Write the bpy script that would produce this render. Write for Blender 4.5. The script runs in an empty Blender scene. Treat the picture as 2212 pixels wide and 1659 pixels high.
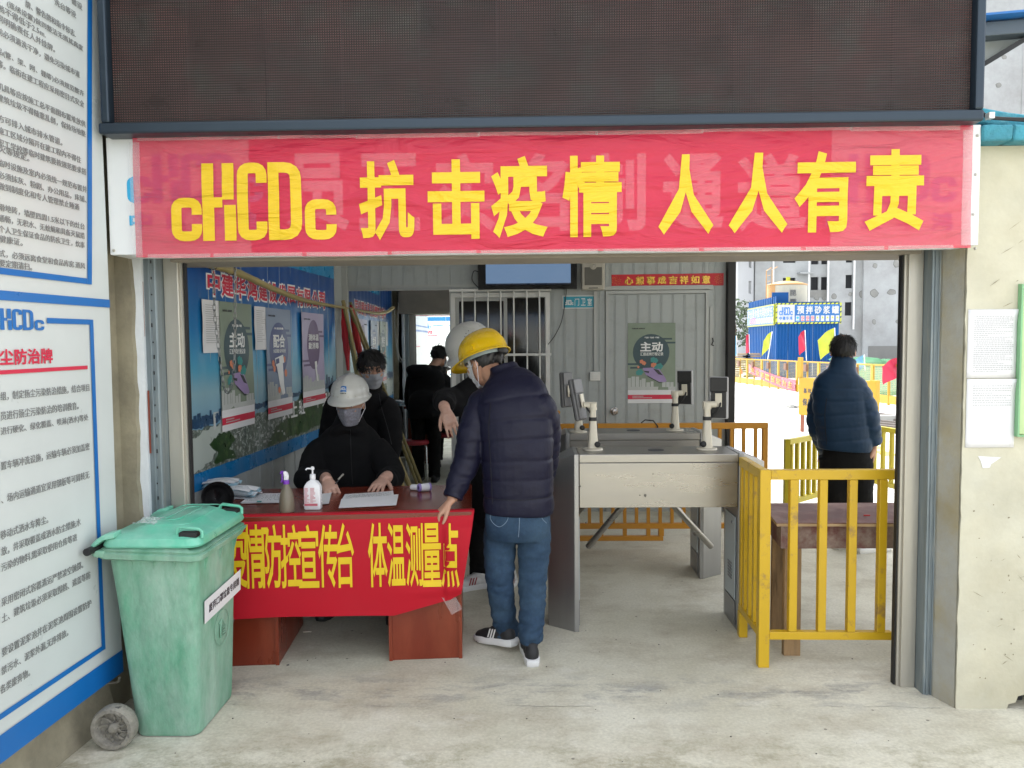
import bpy, bmesh, math, random
import numpy as np
from mathutils import Vector as V, Matrix, noise

random.seed(7)
SC = bpy.context.scene
COL = SC.collection
PI = math.pi

# ------------------------------------------------------------------ camera
H = 1.59; F = 1650.0
YAW, PITCH, ROLL = math.radians(1.3), math.radians(-3.3), math.radians(0.5)
cf = V((-math.sin(YAW)*math.cos(PITCH), math.cos(YAW)*math.cos(PITCH), math.sin(PITCH)))
r0 = cf.cross(V((0, 0, 1))).normalized(); u0 = r0.cross(cf)
cr_ = r0*math.cos(ROLL) - u0*math.sin(ROLL)
cu_ = u0*math.cos(ROLL) + r0*math.sin(ROLL)
cam_d = bpy.data.cameras.new('camera'); cam = bpy.data.objects.new('camera', cam_d); COL.objects.link(cam)
cam.matrix_world = Matrix(((cr_.x, cu_.x, -cf.x, 0), (cr_.y, cu_.y, -cf.y, 0), (cr_.z, cu_.z, -cf.z, H), (0, 0, 0, 1)))
cam_d.sensor_width = 36; cam_d.lens = 36*F/2212; cam_d.clip_start = 0.05; cam_d.clip_end = 600
SC.camera = cam

# ------------------------------------------------------------------ light
SUN_EL, SUN_AZ = math.radians(62), math.radians(-18)      # azimuth from +Y towards +X
world = bpy.data.worlds.new('World'); SC.world = world; world.use_nodes = True
wn = world.node_tree.nodes; wl = world.node_tree.links
sky = wn.new('ShaderNodeTexSky'); sky.sky_type = 'NISHITA'; sky.sun_disc = False
sky.sun_elevation = SUN_EL; sky.sun_rotation = SUN_AZ; sky.dust_density = 3.0; sky.air_density = 1.0; sky.altitude = 50
hs = wn.new('ShaderNodeHueSaturation'); hs.inputs['Saturation'].default_value = 0.22
wl.new(sky.outputs[0], hs.inputs['Color']); wl.new(hs.outputs[0], wn['Background'].inputs['Color'])
wn['Background'].inputs['Strength'].default_value = 0.15
sl = bpy.data.lights.new('sun', 'SUN'); sl.energy = 0.8; sl.angle = math.radians(14); sl.color = (1.0, 0.97, 0.92)
so = bpy.data.objects.new('sun', sl); COL.objects.link(so)
sd = V((math.sin(SUN_AZ)*math.cos(SUN_EL), math.cos(SUN_AZ)*math.cos(SUN_EL), math.sin(SUN_EL)))
so.rotation_euler = sd.to_track_quat('Z', 'Y').to_euler(); so.location = (0, 0, 12)
SC.view_settings.view_transform = 'Standard'; SC.view_settings.look = 'None'
SC.view_settings.gamma = 1; SC.view_settings.use_curve_mapping = False
SC.view_settings.exposure = 2.3
SC.cycles.max_bounces = 8; SC.cycles.diffuse_bounces = 4; SC.cycles.glossy_bounces = 4; SC.cycles.transparent_max_bounces = 8
SC.cycles.use_denoising = True

# ------------------------------------------------------------------ placing helpers
CO = V((0, 0, H))
def ray(px, py): return cf + cr_*((px-1106)/F) + cu_*((829.5-py)/F)
def P(px, py, Y):
    d = ray(px, py); return CO + d*(Y/d.y)
def G(px, py, z=0.0):
    d = ray(px, py); return CO + d*((z-H)/d.z)
class Fr:
    """A plane in the place: origin, direction to the right, up; w counts outwards."""
    def __init__(s, o, u, v=(0, 0, 1)):
        s.o = V(o); s.u = V(u).normalized(); s.v = V(v).normalized(); s.n = s.u.cross(s.v).normalized(); s.v = s.n.cross(s.u)
    def at(s, a, b, w=0.0): return s.o + s.u*a + s.v*b + s.n*w
    def uv(s, px, py, w=0.0):
        d = ray(px, py); o = s.o + s.n*w
        t = (o-CO).dot(s.n)/d.dot(s.n); p = CO + d*t - o
        return p.dot(s.u), p.dot(s.v)
def front(Y): return Fr((0, Y, 0), (1, 0, 0))

# ------------------------------------------------------------------ materials
def mat(name, c, rough=0.6, metal=0.0, var=0.12, scale=4.0, bump=0.0, bscale=60.0, c2=None, c2a=0.5, c2scale=3.0, c2soft=0.12,
        stretch=(1, 1, 1), spec=None, emit=None, alpha=None, coat=0.0, rvar=0.1, sheen=0.0, objrand=0.0):
    m = bpy.data.materials.new(name); m.use_nodes = True
    n = m.node_tree.nodes; l = m.node_tree.links; b = n['Principled BSDF']
    geo = n.new('ShaderNodeNewGeometry'); mp = n.new('ShaderNodeMapping'); mp.inputs['Scale'].default_value = stretch
    l.new(geo.outputs['Position'], mp.inputs['Vector'])
    nz = n.new('ShaderNodeTexNoise'); nz.inputs['Scale'].default_value = scale; nz.inputs['Detail'].default_value = 7; nz.inputs['Roughness'].default_value = 0.65
    l.new(mp.outputs[0], nz.inputs['Vector'])
    mr = n.new('ShaderNodeMapRange'); mr.inputs['From Min'].default_value = 0.3; mr.inputs['From Max'].default_value = 0.7
    mr.inputs['To Min'].default_value = 1-var; mr.inputs['To Max'].default_value = 1+var
    l.new(nz.outputs['Fac'], mr.inputs['Value'])
    vm = n.new('ShaderNodeVectorMath'); vm.operation = 'SCALE'
    col = n.new('ShaderNodeRGB'); col.outputs[0].default_value = (*c, 1); src = col.outputs[0]
    if c2:
        n2 = n.new('ShaderNodeTexNoise'); n2.inputs['Scale'].default_value = c2scale; n2.inputs['Detail'].default_value = 9; n2.inputs['Roughness'].default_value = 0.7
        l.new(mp.outputs[0], n2.inputs['Vector'])
        m2 = n.new('ShaderNodeMapRange'); th = 0.72-0.42*c2a
        m2.inputs['From Min'].default_value = th-c2soft/2; m2.inputs['From Max'].default_value = th+c2soft/2
        l.new(n2.outputs['Fac'], m2.inputs['Value'])
        mx = n.new('ShaderNodeMix'); mx.data_type = 'RGBA'; mx.inputs['B'].default_value = (*c2, 1)
        l.new(m2.outputs[0], mx.inputs['Factor']); l.new(src, mx.inputs['A']); src = mx.outputs['Result']
    l.new(src, vm.inputs[0]); l.new(mr.outputs[0], vm.inputs['Scale']); src = vm.outputs[0]
    if objrand:
        oi = n.new('ShaderNodeObjectInfo'); m3 = n.new('ShaderNodeMapRange'); m3.inputs['To Min'].default_value = 1-objrand; m3.inputs['To Max'].default_value = 1+objrand
        l.new(oi.outputs['Random'], m3.inputs['Value']); v2 = n.new('ShaderNodeVectorMath'); v2.operation = 'SCALE'
        l.new(src, v2.inputs[0]); l.new(m3.outputs[0], v2.inputs['Scale']); src = v2.outputs[0]
    l.new(src, b.inputs['Base Color'])
    b.inputs['Metallic'].default_value = metal
    if rvar:
        m4 = n.new('ShaderNodeMapRange'); m4.inputs['From Min'].default_value = 0.3; m4.inputs['From Max'].default_value = 0.7
        m4.inputs['To Min'].default_value = max(0.02, rough-rvar); m4.inputs['To Max'].default_value = min(1, rough+rvar)
        l.new(nz.outputs['Fac'], m4.inputs['Value']); l.new(m4.outputs[0], b.inputs['Roughness'])
    else: b.inputs['Roughness'].default_value = rough
    if spec is not None: b.inputs['Specular IOR Level'].default_value = spec
    if coat: b.inputs['Coat Weight'].default_value = coat
    if sheen: b.inputs['Sheen Weight'].default_value = sheen
    if emit: b.inputs['Emission Color'].default_value = (*emit[0], 1); b.inputs['Emission Strength'].default_value = emit[1]
    if alpha is not None: b.inputs['Alpha'].default_value = alpha
    if bump:
        nb = n.new('ShaderNodeTexNoise'); nb.inputs['Scale'].default_value = bscale; nb.inputs['Detail'].default_value = 5
        l.new(mp.outputs[0], nb.inputs['Vector']); bp = n.new('ShaderNodeBump'); bp.inputs['Strength'].default_value = bump; bp.inputs['Distance'].default_value = 0.01
        l.new(nb.outputs['Fac'], bp.inputs['Height']); l.new(bp.outputs[0], b.inputs['Normal'])
    m.diffuse_color = (*c, 1)
    return m
def srgb(r, g, b):
    f = lambda x: (x/255/12.92 if x <= 10 else ((x/255+0.055)/1.055)**2.4)
    return (f(r), f(g), f(b))

# ------------------------------------------------------------------ objects
def world_off(o):
    p = V((0, 0, 0))
    while o is not None: p += o.location; o = o.parent
    return p
def tagp(o, label=None, cat=None, group=None, kind=None):
    if label: o['label'] = label
    if cat: o['category'] = cat
    if group: o['group'] = group
    if kind: o['kind'] = kind
    return o
def thing(name, label, cat, loc, group=None):
    o = bpy.data.objects.new(name, None); COL.objects.link(o); o.location = V(loc); o.empty_display_size = 0.1
    return tagp(o, label, cat, group)
def copy_thing(root, delta, label, group=None):
    def rec(o, parent):
        c = o.copy(); COL.objects.link(c)
        if parent is not None: c.parent = parent
        for k in list(kids.get(o.name, ())): rec(k, c)
        return c
    kids = {}
    for o in list(SC.objects):
        if o.parent: kids.setdefault(o.parent.name, []).append(o)
    r = rec(root, None); r.location = root.location + V(delta); r['label'] = label
    if group: r['group'] = group
    return r

class MB:
    def __init__(s): s.v = []; s.f = []; s.mi = []; s.cur = 0
    def add(s, vs, fs):
        k = len(s.v); s.v += [tuple(v) for v in vs]; s.f += [tuple(i+k for i in f) for f in fs]; s.mi += [s.cur]*len(fs); return s
    def box(s, a, b):
        x0, y0, z0 = (min(a[i], b[i]) for i in range(3)); x1, y1, z1 = (max(a[i], b[i]) for i in range(3))
        return s.add([(x0, y0, z0), (x1, y0, z0), (x1, y1, z0), (x0, y1, z0), (x0, y0, z1), (x1, y0, z1), (x1, y1, z1), (x0, y1, z1)],
                     [(3, 2, 1, 0), (4, 5, 6, 7), (0, 1, 5, 4), (1, 2, 6, 5), (2, 3, 7, 6), (3, 0, 4, 7)])
    def obox(s, c, ax, ay, az):
        c = V(c); ax = V(ax); ay = V(ay); az = V(az)
        vs = [c+ax*i+ay*j+az*k for k in (-1, 1) for i, j in ((-1, -1), (1, -1), (1, 1), (-1, 1))]
        return s.add(vs, [(3, 2, 1, 0), (4, 5, 6, 7), (0, 1, 5, 4), (1, 2, 6, 5), (2, 3, 7, 6), (3, 0, 4, 7)])
    def fbox(s, fr, a0, b0, a1, b1, w0, w1):
        c = fr.at((a0+a1)/2, (b0+b1)/2, (w0+w1)/2)
        return s.obox(c, fr.u*((a1-a0)/2), fr.n*((w1-w0)/2), fr.v*((b1-b0)/2))
    def beam(s, a, b, w, h, up=(0, 0, 1)):
        a = V(a); b = V(b); d = (b-a); L = d.length; d.normalize(); up = V(up)
        if abs(d.dot(up)) > 0.98: up = V((0, 1, 0))
        x = d.cross(up).normalized(); z = x.cross(d)
        return s.obox((a+b)/2, x*(w/2), d*(L/2), z*(h/2))
    def quad(s, *p): return s.add(p, [tuple(range(len(p)))])
    def prism(s, pts, ext):
        ext = V(ext); n = len(pts); a = [V(p) for p in pts]
        return s.add(a+[p+ext for p in a], [tuple(range(n-1, -1, -1)), tuple(range(n, 2*n))]+[(i, (i+1) % n, n+(i+1) % n, n+i) for i in range(n)])
    def ring_loft(s, rings, cap=True, close=False):
        n = len(rings[0]); vs = [p for r in rings for p in r]; fs = []; m = len(rings)
        for k in range(m-1 if not close else m):
            k2 = (k+1) % m
            for i in range(n): fs.append((k*n+i, k*n+(i+1) % n, k2*n+(i+1) % n, k2*n+i))
        if cap and not close: fs += [tuple(range(n-1, -1, -1)), tuple((m-1)*n+i for i in range(n))]
        return s.add(vs, fs)
    def tube(s, path, r, n=8, cap=True):
        path = [V(p) for p in path]; m = len(path)
        rr = r if isinstance(r, (list, tuple)) else [r]*m
        rings = []; prev = None
        for i, p in enumerate(path):
            t = (path[min(i+1, m-1)]-path[max(i-1, 0)]).normalized()
            if prev is None:
                x = t.orthogonal().normalized()
            else: x = (prev-t*prev.dot(t)).normalized()
            prev = x; y = t.cross(x)
            rings.append([p+(x*math.cos(2*PI*j/n)+y*math.sin(2*PI*j/n))*rr[i] for j in range(n)])
        return s.ring_loft(rings, cap)
    def lathe(s, c, prof, n=20, ax=(0, 0, 1), cap=True):
        c = V(c); az = V(ax).normalized(); x = az.orthogonal().normalized(); y = az.cross(x)
        return s.ring_loft([[c+az*z+(x*math.cos(2*PI*j/n)+y*math.sin(2*PI*j/n))*max(r, 1e-4) for j in range(n)] for r, z in prof], cap)
    def ell(s, c, rx, ry, rz, R=None, n=16, m=10):
        c = V(c); R = R or Matrix.Identity(3); rings = []
        for k in range(1, m):
            a = -PI/2+PI*k/m
            rings.append([c+R@V((rx*math.cos(a)*math.cos(2*PI*j/n), ry*math.cos(a)*math.sin(2*PI*j/n), rz*math.sin(a))) for j in range(n)])
        return s.ring_loft(rings, True)
    def grid(s, fn, nu, nv):
        vs = [fn(i/nu, j/nv) for j in range(nv+1) for i in range(nu+1)]
        return s.add(vs, [(j*(nu+1)+i, j*(nu+1)+i+1, (j+1)*(nu+1)+i+1, (j+1)*(nu+1)+i) for j in range(nv) for i in range(nu)])
    def build(s, name, m, parent=None, smooth=False, bevel=0.0, loc=None, kind=None, label=None, cat=None, group=None, solid=0.0):
        me = bpy.data.meshes.new(name); me.from_pydata(s.v, [], s.f)
        for mm in (m if isinstance(m, (list, tuple)) else [m]): me.materials.append(mm)
        if isinstance(m, (list, tuple)): me.polygons.foreach_set('material_index', s.mi)
        o = bpy.data.objects.new(name, me); COL.objects.link(o)
        off = world_off(parent) if parent is not None else V(loc if loc is not None else (0, 0, 0))
        bm = bmesh.new(); bm.from_mesh(me)
        if off.length: bmesh.ops.translate(bm, verts=bm.verts, vec=-off)
        bmesh.ops.recalc_face_normals(bm, faces=bm.faces)
        if solid: bmesh.ops.solidify(bm, geom=bm.faces[:], thickness=solid)
        if bevel:
            es = [e for e in bm.edges if len(e.link_faces) == 2 and e.calc_face_angle(0) > 0.5]
            bmesh.ops.bevel(bm, geom=es, offset=bevel, segments=2, affect='EDGES', profile=0.5, clamp_overlap=True)
        bm.to_mesh(me); bm.free()
        if smooth: 
            me.polygons.foreach_set('use_smooth', [True]*len(me.polygons))
            if smooth != 'all': me.set_sharp_from_angle(angle=math.radians(40))
        if parent is not None: o.parent = parent
        elif loc is not None: o.location = V(loc)
        return tagp(o, label, cat, group, kind)

def catmull(pts, k):
    """pts: list of tuples of floats; returns a denser list."""
    out = []; n = len(pts)
    for i in range(n-1):
        p0 = pts[max(i-1, 0)]; p1 = pts[i]; p2 = pts[i+1]; p3 = pts[min(i+2, n-1)]
        for j in range(k):
            t = j/k
            out.append(tuple(0.5*((2*b)+(-a+c)*t+(2*a-5*b+4*c-d)*t*t+(-a+3*b-3*c+d)*t**3) for a, b, c, d in zip(p0, p1, p2, p3)))
    out.append(tuple(pts[-1])); return out

def text_verts(s, bold=0.0, res=2):
    c = bpy.data.curves.new('text', 'FONT'); c.body = s; c.resolution_u = res
    if bold: c.bevel_depth = bold; c.bevel_resolution = 0
    o = bpy.data.objects.new('text', c); me = bpy.data.meshes.new_from_object(o)
    n = len(me.vertices); co = np.empty(n*3); me.vertices.foreach_get('co', co); co = co.reshape(-1, 3)
    fs = [tuple(p.vertices) for p in me.polygons]
    bpy.data.objects.remove(o); bpy.data.curves.remove(c); bpy.data.meshes.remove(me)
    return co, fs
def add_text(mb, s, fr, rect, w=0.001, bold=0.0, warp=None, keep=False, raise_=0.0006, sub=0.0):
    """lettering that fills rect (a0,b0,a1,b1) of the plane"""
    co, fs = text_verts(s, bold)
    if not len(co): return mb
    lo = co.min(0); hi = co.max(0); a0, b0, a1, b1 = rect
    sx = (a1-a0)/max(hi[0]-lo[0], 1e-6); sy = (b1-b0)/max(hi[1]-lo[1], 1e-6)
    if keep: sx = sy
    zb = max(hi[2], 1e-6)
    if sub:
        bm = bmesh.new(); bv = [bm.verts.new(((x-lo[0])*sx, (y-lo[1])*sy, z)) for x, y, z in co]
        for f in fs:
            try: bm.faces.new([bv[i] for i in f])
            except ValueError: pass
        for _ in range(4):
            bmesh.ops.triangulate(bm, faces=bm.faces[:]); es = [e for e in bm.edges if e.calc_length() > sub]
            if not es: break
            bmesh.ops.subdivide_edges(bm, edges=es, cuts=1)
        bmesh.ops.triangulate(bm, faces=bm.faces[:]); bm.verts.index_update()
        co = np.array([(v.co.x/sx+lo[0], v.co.y/sy+lo[1], v.co.z) for v in bm.verts]); fs = [tuple(v.index for v in f.verts) for f in bm.faces]; bm.free()
    vs = []
    for x, y, z in co:
        a = a0+(x-lo[0])*sx; b = b0+(y-lo[1])*sy
        ww = w+(z/zb*raise_ if bold else 0)
        if warp: ww += warp(a, b)
        vs.append(fr.at(a, b, ww))
    return mb.add(vs, fs)
def pxrect(fr, x0, y0, x1, y1):
    """rect on the plane spanned by the lower left and upper right pixel"""
    a0, b0 = fr.uv(x0, y1); a1, b1 = fr.uv(x1, y0); return (a0, b0, a1, b1)

def arcpath(pts, r, k=4):
    out = [V((*pts[0], 0))]
    for i in range(1, len(pts)-1):
        p = V((*pts[i], 0)); a = (V((*pts[i-1], 0))-p).normalized()*r+p; b = (V((*pts[i+1], 0))-p).normalized()*r+p
        for j in range(k+1):
            t = j/k; out.append(a*(1-t)**2+p*2*t*(1-t)+b*t*t)
    out.append(V((*pts[-1], 0))); return out
def logo_mesh(mb, fr, rect, w=0.001, warp=None):
    """the company mark, letters c H C D c, in a box 2.035 wide and 1 high"""
    a0, b0, a1, b1 = rect; sx = (a1-a0)/2.035; sy = (b1-b0)
    def put(x, y): 
        a = a0+x*sx; b = b0+y*sy; return fr.at(a, b, w+(warp(a, b) if warp else 0))
    def rect_(x0, y0, x1, y1): mb.grid(lambda i, j: put(x0+(x1-x0)*i, y0+(y1-y0)*j), 2 if warp else 1, 10 if warp else 1)
    def stroke(pts, t, r=0.09, closed=False):
        ps = arcpath(pts, r); L = []; R = []
        if warp:
            q = [ps[0]]
            for a, b in zip(ps, ps[1:]):
                m = max(1, int((b-a).length/.08)); q += [a.lerp(b, (k+1)/m) for k in range(m)]
            ps = q
        n = len(ps)
        for i, p in enumerate(ps):
            if closed and i in (0, n-1): d = (ps[1]-ps[n-2])
            else: d = ps[min(i+1, n-1)]-ps[max(i-1, 0)]
            d.normalize(); q = V((-d.y, d.x, 0))*t/2; L.append(p+q); R.append(p-q)
        for i in range(n-1): mb.quad(put(L[i].x, L[i].y), put(R[i].x, R[i].y), put(R[i+1].x, R[i+1].y), put(L[i+1].x, L[i+1].y))
    def cee(x0, x1, y0, y1, t, o0, o1):
        h = t/2; stroke([(x1-h, o1), (x1-h, y1-h), (x0+h, y1-h), (x0+h, y0+h), (x1-h, y0+h), (x1-h, o0)], t)
    cee(0, .375, 0, .56, .125, .22, .34); rect_(.385, 0, .53, 1); rect_(.53, .43, .635, .56)
    rect_(.635, .53, .78, 1); rect_(.655, 0, .80, .46)
    cee(.82, 1.19, 0, 1, .135, .24, .74)
    h = .0675; rect_(1.205, 0, 1.34, 1); stroke([(1.3405, 1-h), (1.615-h, 1-h), (1.615-h, h), (1.3405, h)], .135, .15)
    cee(1.65, 2.035, 0, .52, .125, .2, .32)
    return mb
def remesh(mb, voxel, smooth=2):
    me = bpy.data.meshes.new('tmp'); me.from_pydata([tuple(v) for v in mb.v], [], mb.f)
    bm = bmesh.new(); bm.from_mesh(me); bmesh.ops.recalc_face_normals(bm, faces=bm.faces); bm.to_mesh(me); bm.free()
    o = bpy.data.objects.new('tmp', me); COL.objects.link(o)
    md = o.modifiers.new('r', 'REMESH'); md.mode = 'VOXEL'; md.voxel_size = voxel
    if smooth: ms = o.modifiers.new('s', 'SMOOTH'); ms.iterations = smooth; ms.factor = 0.5
    dg = bpy.context.evaluated_depsgraph_get(); ev = o.evaluated_get(dg); m2 = bpy.data.meshes.new_from_object(ev)
    out = MB(); n = len(m2.vertices); co = np.empty(n*3); m2.vertices.foreach_get('co', co)
    out.v = [tuple(c) for c in co.reshape(-1, 3).tolist()]; out.f = [tuple(p.vertices) for p in m2.polygons]; out.mi = [0]*len(out.f)
    bpy.data.objects.remove(o); bpy.data.meshes.remove(me); bpy.data.meshes.remove(m2)
    return out
# ------------------------------------------------------------------ shared materials
M = {}
M['white_board'] = mat('white vinyl', (0.55, 0.59, 0.585), 0.35, var=0.03, bump=0.05, bscale=3)
M['blue_print'] = mat('blue print', (0.006, 0.13, 0.42), 0.35, var=0.05)
M['grey_print'] = mat('grey print', (0.19, 0.195, 0.195), 0.5, var=0.05)
M['red_print'] = mat('red print', (0.56, 0.02, 0.06), 0.4, var=0.05)
M['yellow_print'] = mat('yellow print', (0.80, 0.60, 0.01), 0.5, var=0.04)
M['white_print'] = mat('white print', (0.75, 0.76, 0.76), 0.5, var=0.04)
M['dark_print'] = mat('dark print', (0.04, 0.04, 0.05), 0.5, var=0.04)
M['concrete_wall'] = mat('weathered concrete wall', (0.30, 0.27, 0.19), 0.9, var=0.22, scale=3, bump=0.5, bscale=22, c2=(0.17, 0.15, 0.11), c2a=0.4, c2scale=2.2, c2soft=0.3)
M['plaster'] = mat('cream plaster', (0.42, 0.385, 0.27), 0.9, var=0.14, scale=2.5, bump=0.25, bscale=30, c2=(0.53, 0.52, 0.43), c2a=0.62, c2scale=1.1, c2soft=0.5)
M['plaster_grey'] = mat('grey plaster reveal', (0.33, 0.33, 0.30), 0.85, var=0.12, bump=0.3, bscale=25, c2=(0.32, 0.27, 0.15), c2a=0.35, c2soft=0.3)
M['white_strip'] = mat('white filler strip', (0.62, 0.65, 0.68), 0.7, var=0.08, bump=0.2, bscale=40)
M['galv'] = mat('galvanised steel', (0.21, 0.25, 0.27), 0.5, metal=0.5, var=0.25, scale=6, stretch=(6, 6, 0.6), c2=(0.30, 0.29, 0.24), c2a=0.25, c2scale=3, c2soft=0.2)
M['alu'] = mat('champagne aluminium', (0.44, 0.42, 0.37), 0.38, metal=0.6, var=0.06, scale=5, stretch=(5, 5, 0.4))
M['black_rubber'] = mat('black rubber', (0.012, 0.012, 0.013), 0.6, var=0.2)
M['rust'] = mat('rust', (0.20, 0.05, 0.03), 0.9)
M['frame_navy'] = mat('navy screen frame', (0.021, 0.034, 0.049), 0.38, metal=0.4, var=0.12, scale=3)
M['hut_panel'] = mat('grey sandwich panel', (0.36, 0.385, 0.385), 0.42, var=0.04, scale=2, c2=(0.26, 0.27, 0.26), c2a=0.12, c2scale=5, c2soft=0.3)
M['hut_trim'] = mat('grey steel trim', (0.38, 0.39, 0.38), 0.45, metal=0.2, var=0.06)
M['roof'] = mat('roof sheet', (0.25, 0.27, 0.28), 0.6)
M['glass_dark'] = mat('dark window glass', (0.012, 0.013, 0.013), 0.08, var=0.1, rvar=0.02)
M['white_paint'] = mat('white paint', (0.66, 0.66, 0.64), 0.4, var=0.05)
M['faint_print'] = mat('faint grey print', (0.42, 0.42, 0.43), 0.6)
M['paper'] = mat('white paper', (0.68, 0.68, 0.70), 0.8, var=0.02, bump=0.08, bscale=9)
M['dark_wood'] = mat('dark wood', (0.1, 0.05, 0.03), 0.6)

# ------------------------------------------------------------------ ground
def gz(y):
    pts = [(-60, 0), (8, 0), (23, -0.5), (42, -0.7), (70, -0.75), (300, -0.75)]
    for (y0, z0), (y1, z1) in zip(pts, pts[1:]):
        if y <= y1: return z0+(z1-z0)*(y-y0)/(y1-y0)
    return -0.75
def ground_mat():
    m = bpy.data.materials.new('entrance concrete'); m.use_nodes = True; n = m.node_tree.nodes; l = m.node_tree.links; b = n['Principled BSDF']
    geo = n.new('ShaderNodeNewGeometry')
    def noise_(scale, det=8, rough=0.65, st=(1, 1, 1), dist=0.0):
        mp = n.new('ShaderNodeMapping'); mp.inputs['Scale'].default_value = st; l.new(geo.outputs['Position'], mp.inputs[0])
        q = n.new('ShaderNodeTexNoise'); q.inputs['Scale'].default_value = scale; q.inputs['Detail'].default_value = det; q.inputs['Roughness'].default_value = rough; q.inputs['Distortion'].default_value = dist
        l.new(mp.outputs[0], q.inputs['Vector']); return q.outputs['Fac']
    def rng(v, a, c, lo=0.0, hi=1.0):
        q = n.new('ShaderNodeMapRange'); q.inputs['From Min'].default_value = a; q.inputs['From Max'].default_value = c; q.inputs['To Min'].default_value = lo; q.inputs['To Max'].default_value = hi
        l.new(v, q.inputs['Value']); return q.outputs[0]
    def math_(op, a, c):
        q = n.new('ShaderNodeMath'); q.operation = op
        for i, v in enumerate((a, c)):
            if isinstance(v, (int, float)): q.inputs[i].default_value = v
            else: l.new(v, q.inputs[i])
        return q.outputs[0]
    def mix(a, bb, f):
        q = n.new('ShaderNodeMix'); q.data_type = 'RGBA'
        for nm, v in (('A', a), ('B', bb)):
            if isinstance(v, tuple): q.inputs[nm].default_value = (*v, 1)
            else: l.new(v, q.inputs[nm])
        l.new(f, q.inputs['Factor']); return q.outputs['Result']
    big = rng(noise_(0.9, 6), 0.38, 0.62)
    col = mix((0.49, 0.465, 0.365), (0.60, 0.58, 0.485), big)
    col = mix(col, (0.37, 0.33, 0.25), rng(noise_(2.3, 8, 0.7, (1, 1.3, 1)), 0.48, 0.66, 0, 0.75))
    col = mix(col, (0.64, 0.625, 0.55), rng(noise_(3.1, 8, 0.72, (0.8, 1.4, 1)), 0.56, 0.70, 0, 0.7))
    sep = n.new('ShaderNodeSeparateXYZ'); l.new(geo.outputs['Position'], sep.inputs[0])
    # greyer damp stains where the slabs meet near the shutter line
    dist = math_('ABSOLUTE', math_('SUBTRACT', sep.outputs['Y'], 3.38), 0)
    band = rng(dist, 0.0, 0.22, 1, 0)
    st = math_('MULTIPLY', band, rng(noise_(5.5, 10, 0.75, (0.6, 1.5, 1)), 0.49, 0.60))
    col = mix(col, (0.23, 0.23, 0.225), math_('MULTIPLY', st, 0.75))
    # dark joint line
    wob = math_('MULTIPLY', math_('SUBTRACT', noise_(3, 6), 0.5), 0.09)
    jd = math_('ABSOLUTE', math_('SUBTRACT', math_('ADD', sep.outputs['Y'], wob), 3.24), 0)
    jl = math_('MULTIPLY', rng(jd, 0.0, 0.008, 1, 0), rng(noise_(2.4, 6), 0.50, 0.62))
    col = mix(col, (0.16, 0.15, 0.13), math_('MULTIPLY', jl, 0.5))
    # coarse worn aggregate and olive grime towards the street
    fr_ = rng(sep.outputs['Y'], 3.1, 2.7, 0, 1)
    ag = math_('MULTIPLY', fr_, rng(noise_(5, 12, 0.8, (1, 1.4, 1)), 0.47, 0.60))
    col = mix(col, (0.24, 0.22, 0.14), math_('MULTIPLY', ag, 0.85))
    # pock marks
    vo = n.new('ShaderNodeTexVoronoi'); vo.inputs['Scale'].default_value = 5.5; l.new(geo.outputs['Position'], vo.inputs['Vector'])
    col = mix(col, (0.12, 0.11, 0.09), rng(vo.outputs['Distance'], 0.03, 0.045, 0.75, 0))
    fine = rng(noise_(70, 4), 0.3, 0.7, 0.86, 1.12)
    vs = n.new('ShaderNodeVectorMath'); vs.operation = 'SCALE'; l.new(col, vs.inputs[0]); l.new(fine, vs.inputs['Scale'])
    l.new(vs.outputs[0], b.inputs['Base Color'])
    l.new(rng(noise_(2.0), 0.3, 0.7, 0.6, 0.85), b.inputs['Roughness'])
    hsum = math_('ADD', math_('MULTIPLY', noise_(40, 8), 0.5), math_('ADD', math_('MULTIPLY', noise_(6, 8), 1.0), math_('MULTIPLY', jl, -1.2)))
    bp = n.new('ShaderNodeBump'); bp.inputs['Strength'].default_value = 0.45; bp.inputs['Distance'].default_value = 0.006
    l.new(hsum, bp.inputs['Height']); l.new(bp.outputs[0], b.inputs['Normal'])
    return m
M['ground'] = ground_mat()
M['site_concrete'] = mat('bright site concrete', (0.60, 0.59, 0.56), 0.85, var=0.06, scale=0.5, bump=0.2, bscale=8)
mb = MB()
ys = [-60, -30, -12, -4, 0, 2, 4, 6, 7.06]
for a, b in zip(ys, ys[1:]):
    mb.quad((-40, a, 0), (40, a, 0), (40, b, 0), (-40, b, 0))
mb.build('ground', M['ground'], kind='structure')
mb = MB()
ys = [7.06, 8, 12, 16, 20, 23, 30, 42, 60, 90, 150, 300]
for a, b in zip(ys, ys[1:]):
    mb.quad((-200, a, gz(a)-0.02*(a < 7.5)), (200, a, gz(a)-0.02*(a < 7.5)), (200, b, gz(b)), (-200, b, gz(b)))
mb.build('road', M['site_concrete'], kind='structure')

# ------------------------------------------------------------------ left wall with the long notice board
LF = Fr(P(243, 900, 3.12), (0.0435, 1, 0))          # plane of the board; a = 0 at its far end
A0 = -3.3
mb = MB(); mb.fbox(LF, A0, -LF.o.z-0.02, 0.30, 3.9-LF.o.z, -0.42, -0.075)
# sloping footing of the wall
foot = []
for k in range(15):
    a = A0+(0.0-A0)*k/14; wv = 0.012*math.sin(k*1.9)
    foot.append([LF.at(a, -LF.o.z-0.02, -0.03+wv), LF.at(a, -LF.o.z+0.10+wv, -0.055), LF.at(a, -LF.o.z+0.26, -0.0745), LF.at(a, -LF.o.z+0.26, -0.2), LF.at(a, -LF.o.z-0.02, -0.2)])
mb.ring_loft(foot)
mb.build('concrete_wall', M['concrete_wall'], loc=(LF.o.x, 1.5, 0), label='weathered beige concrete wall behind the long white notice board', cat='wall')

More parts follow.
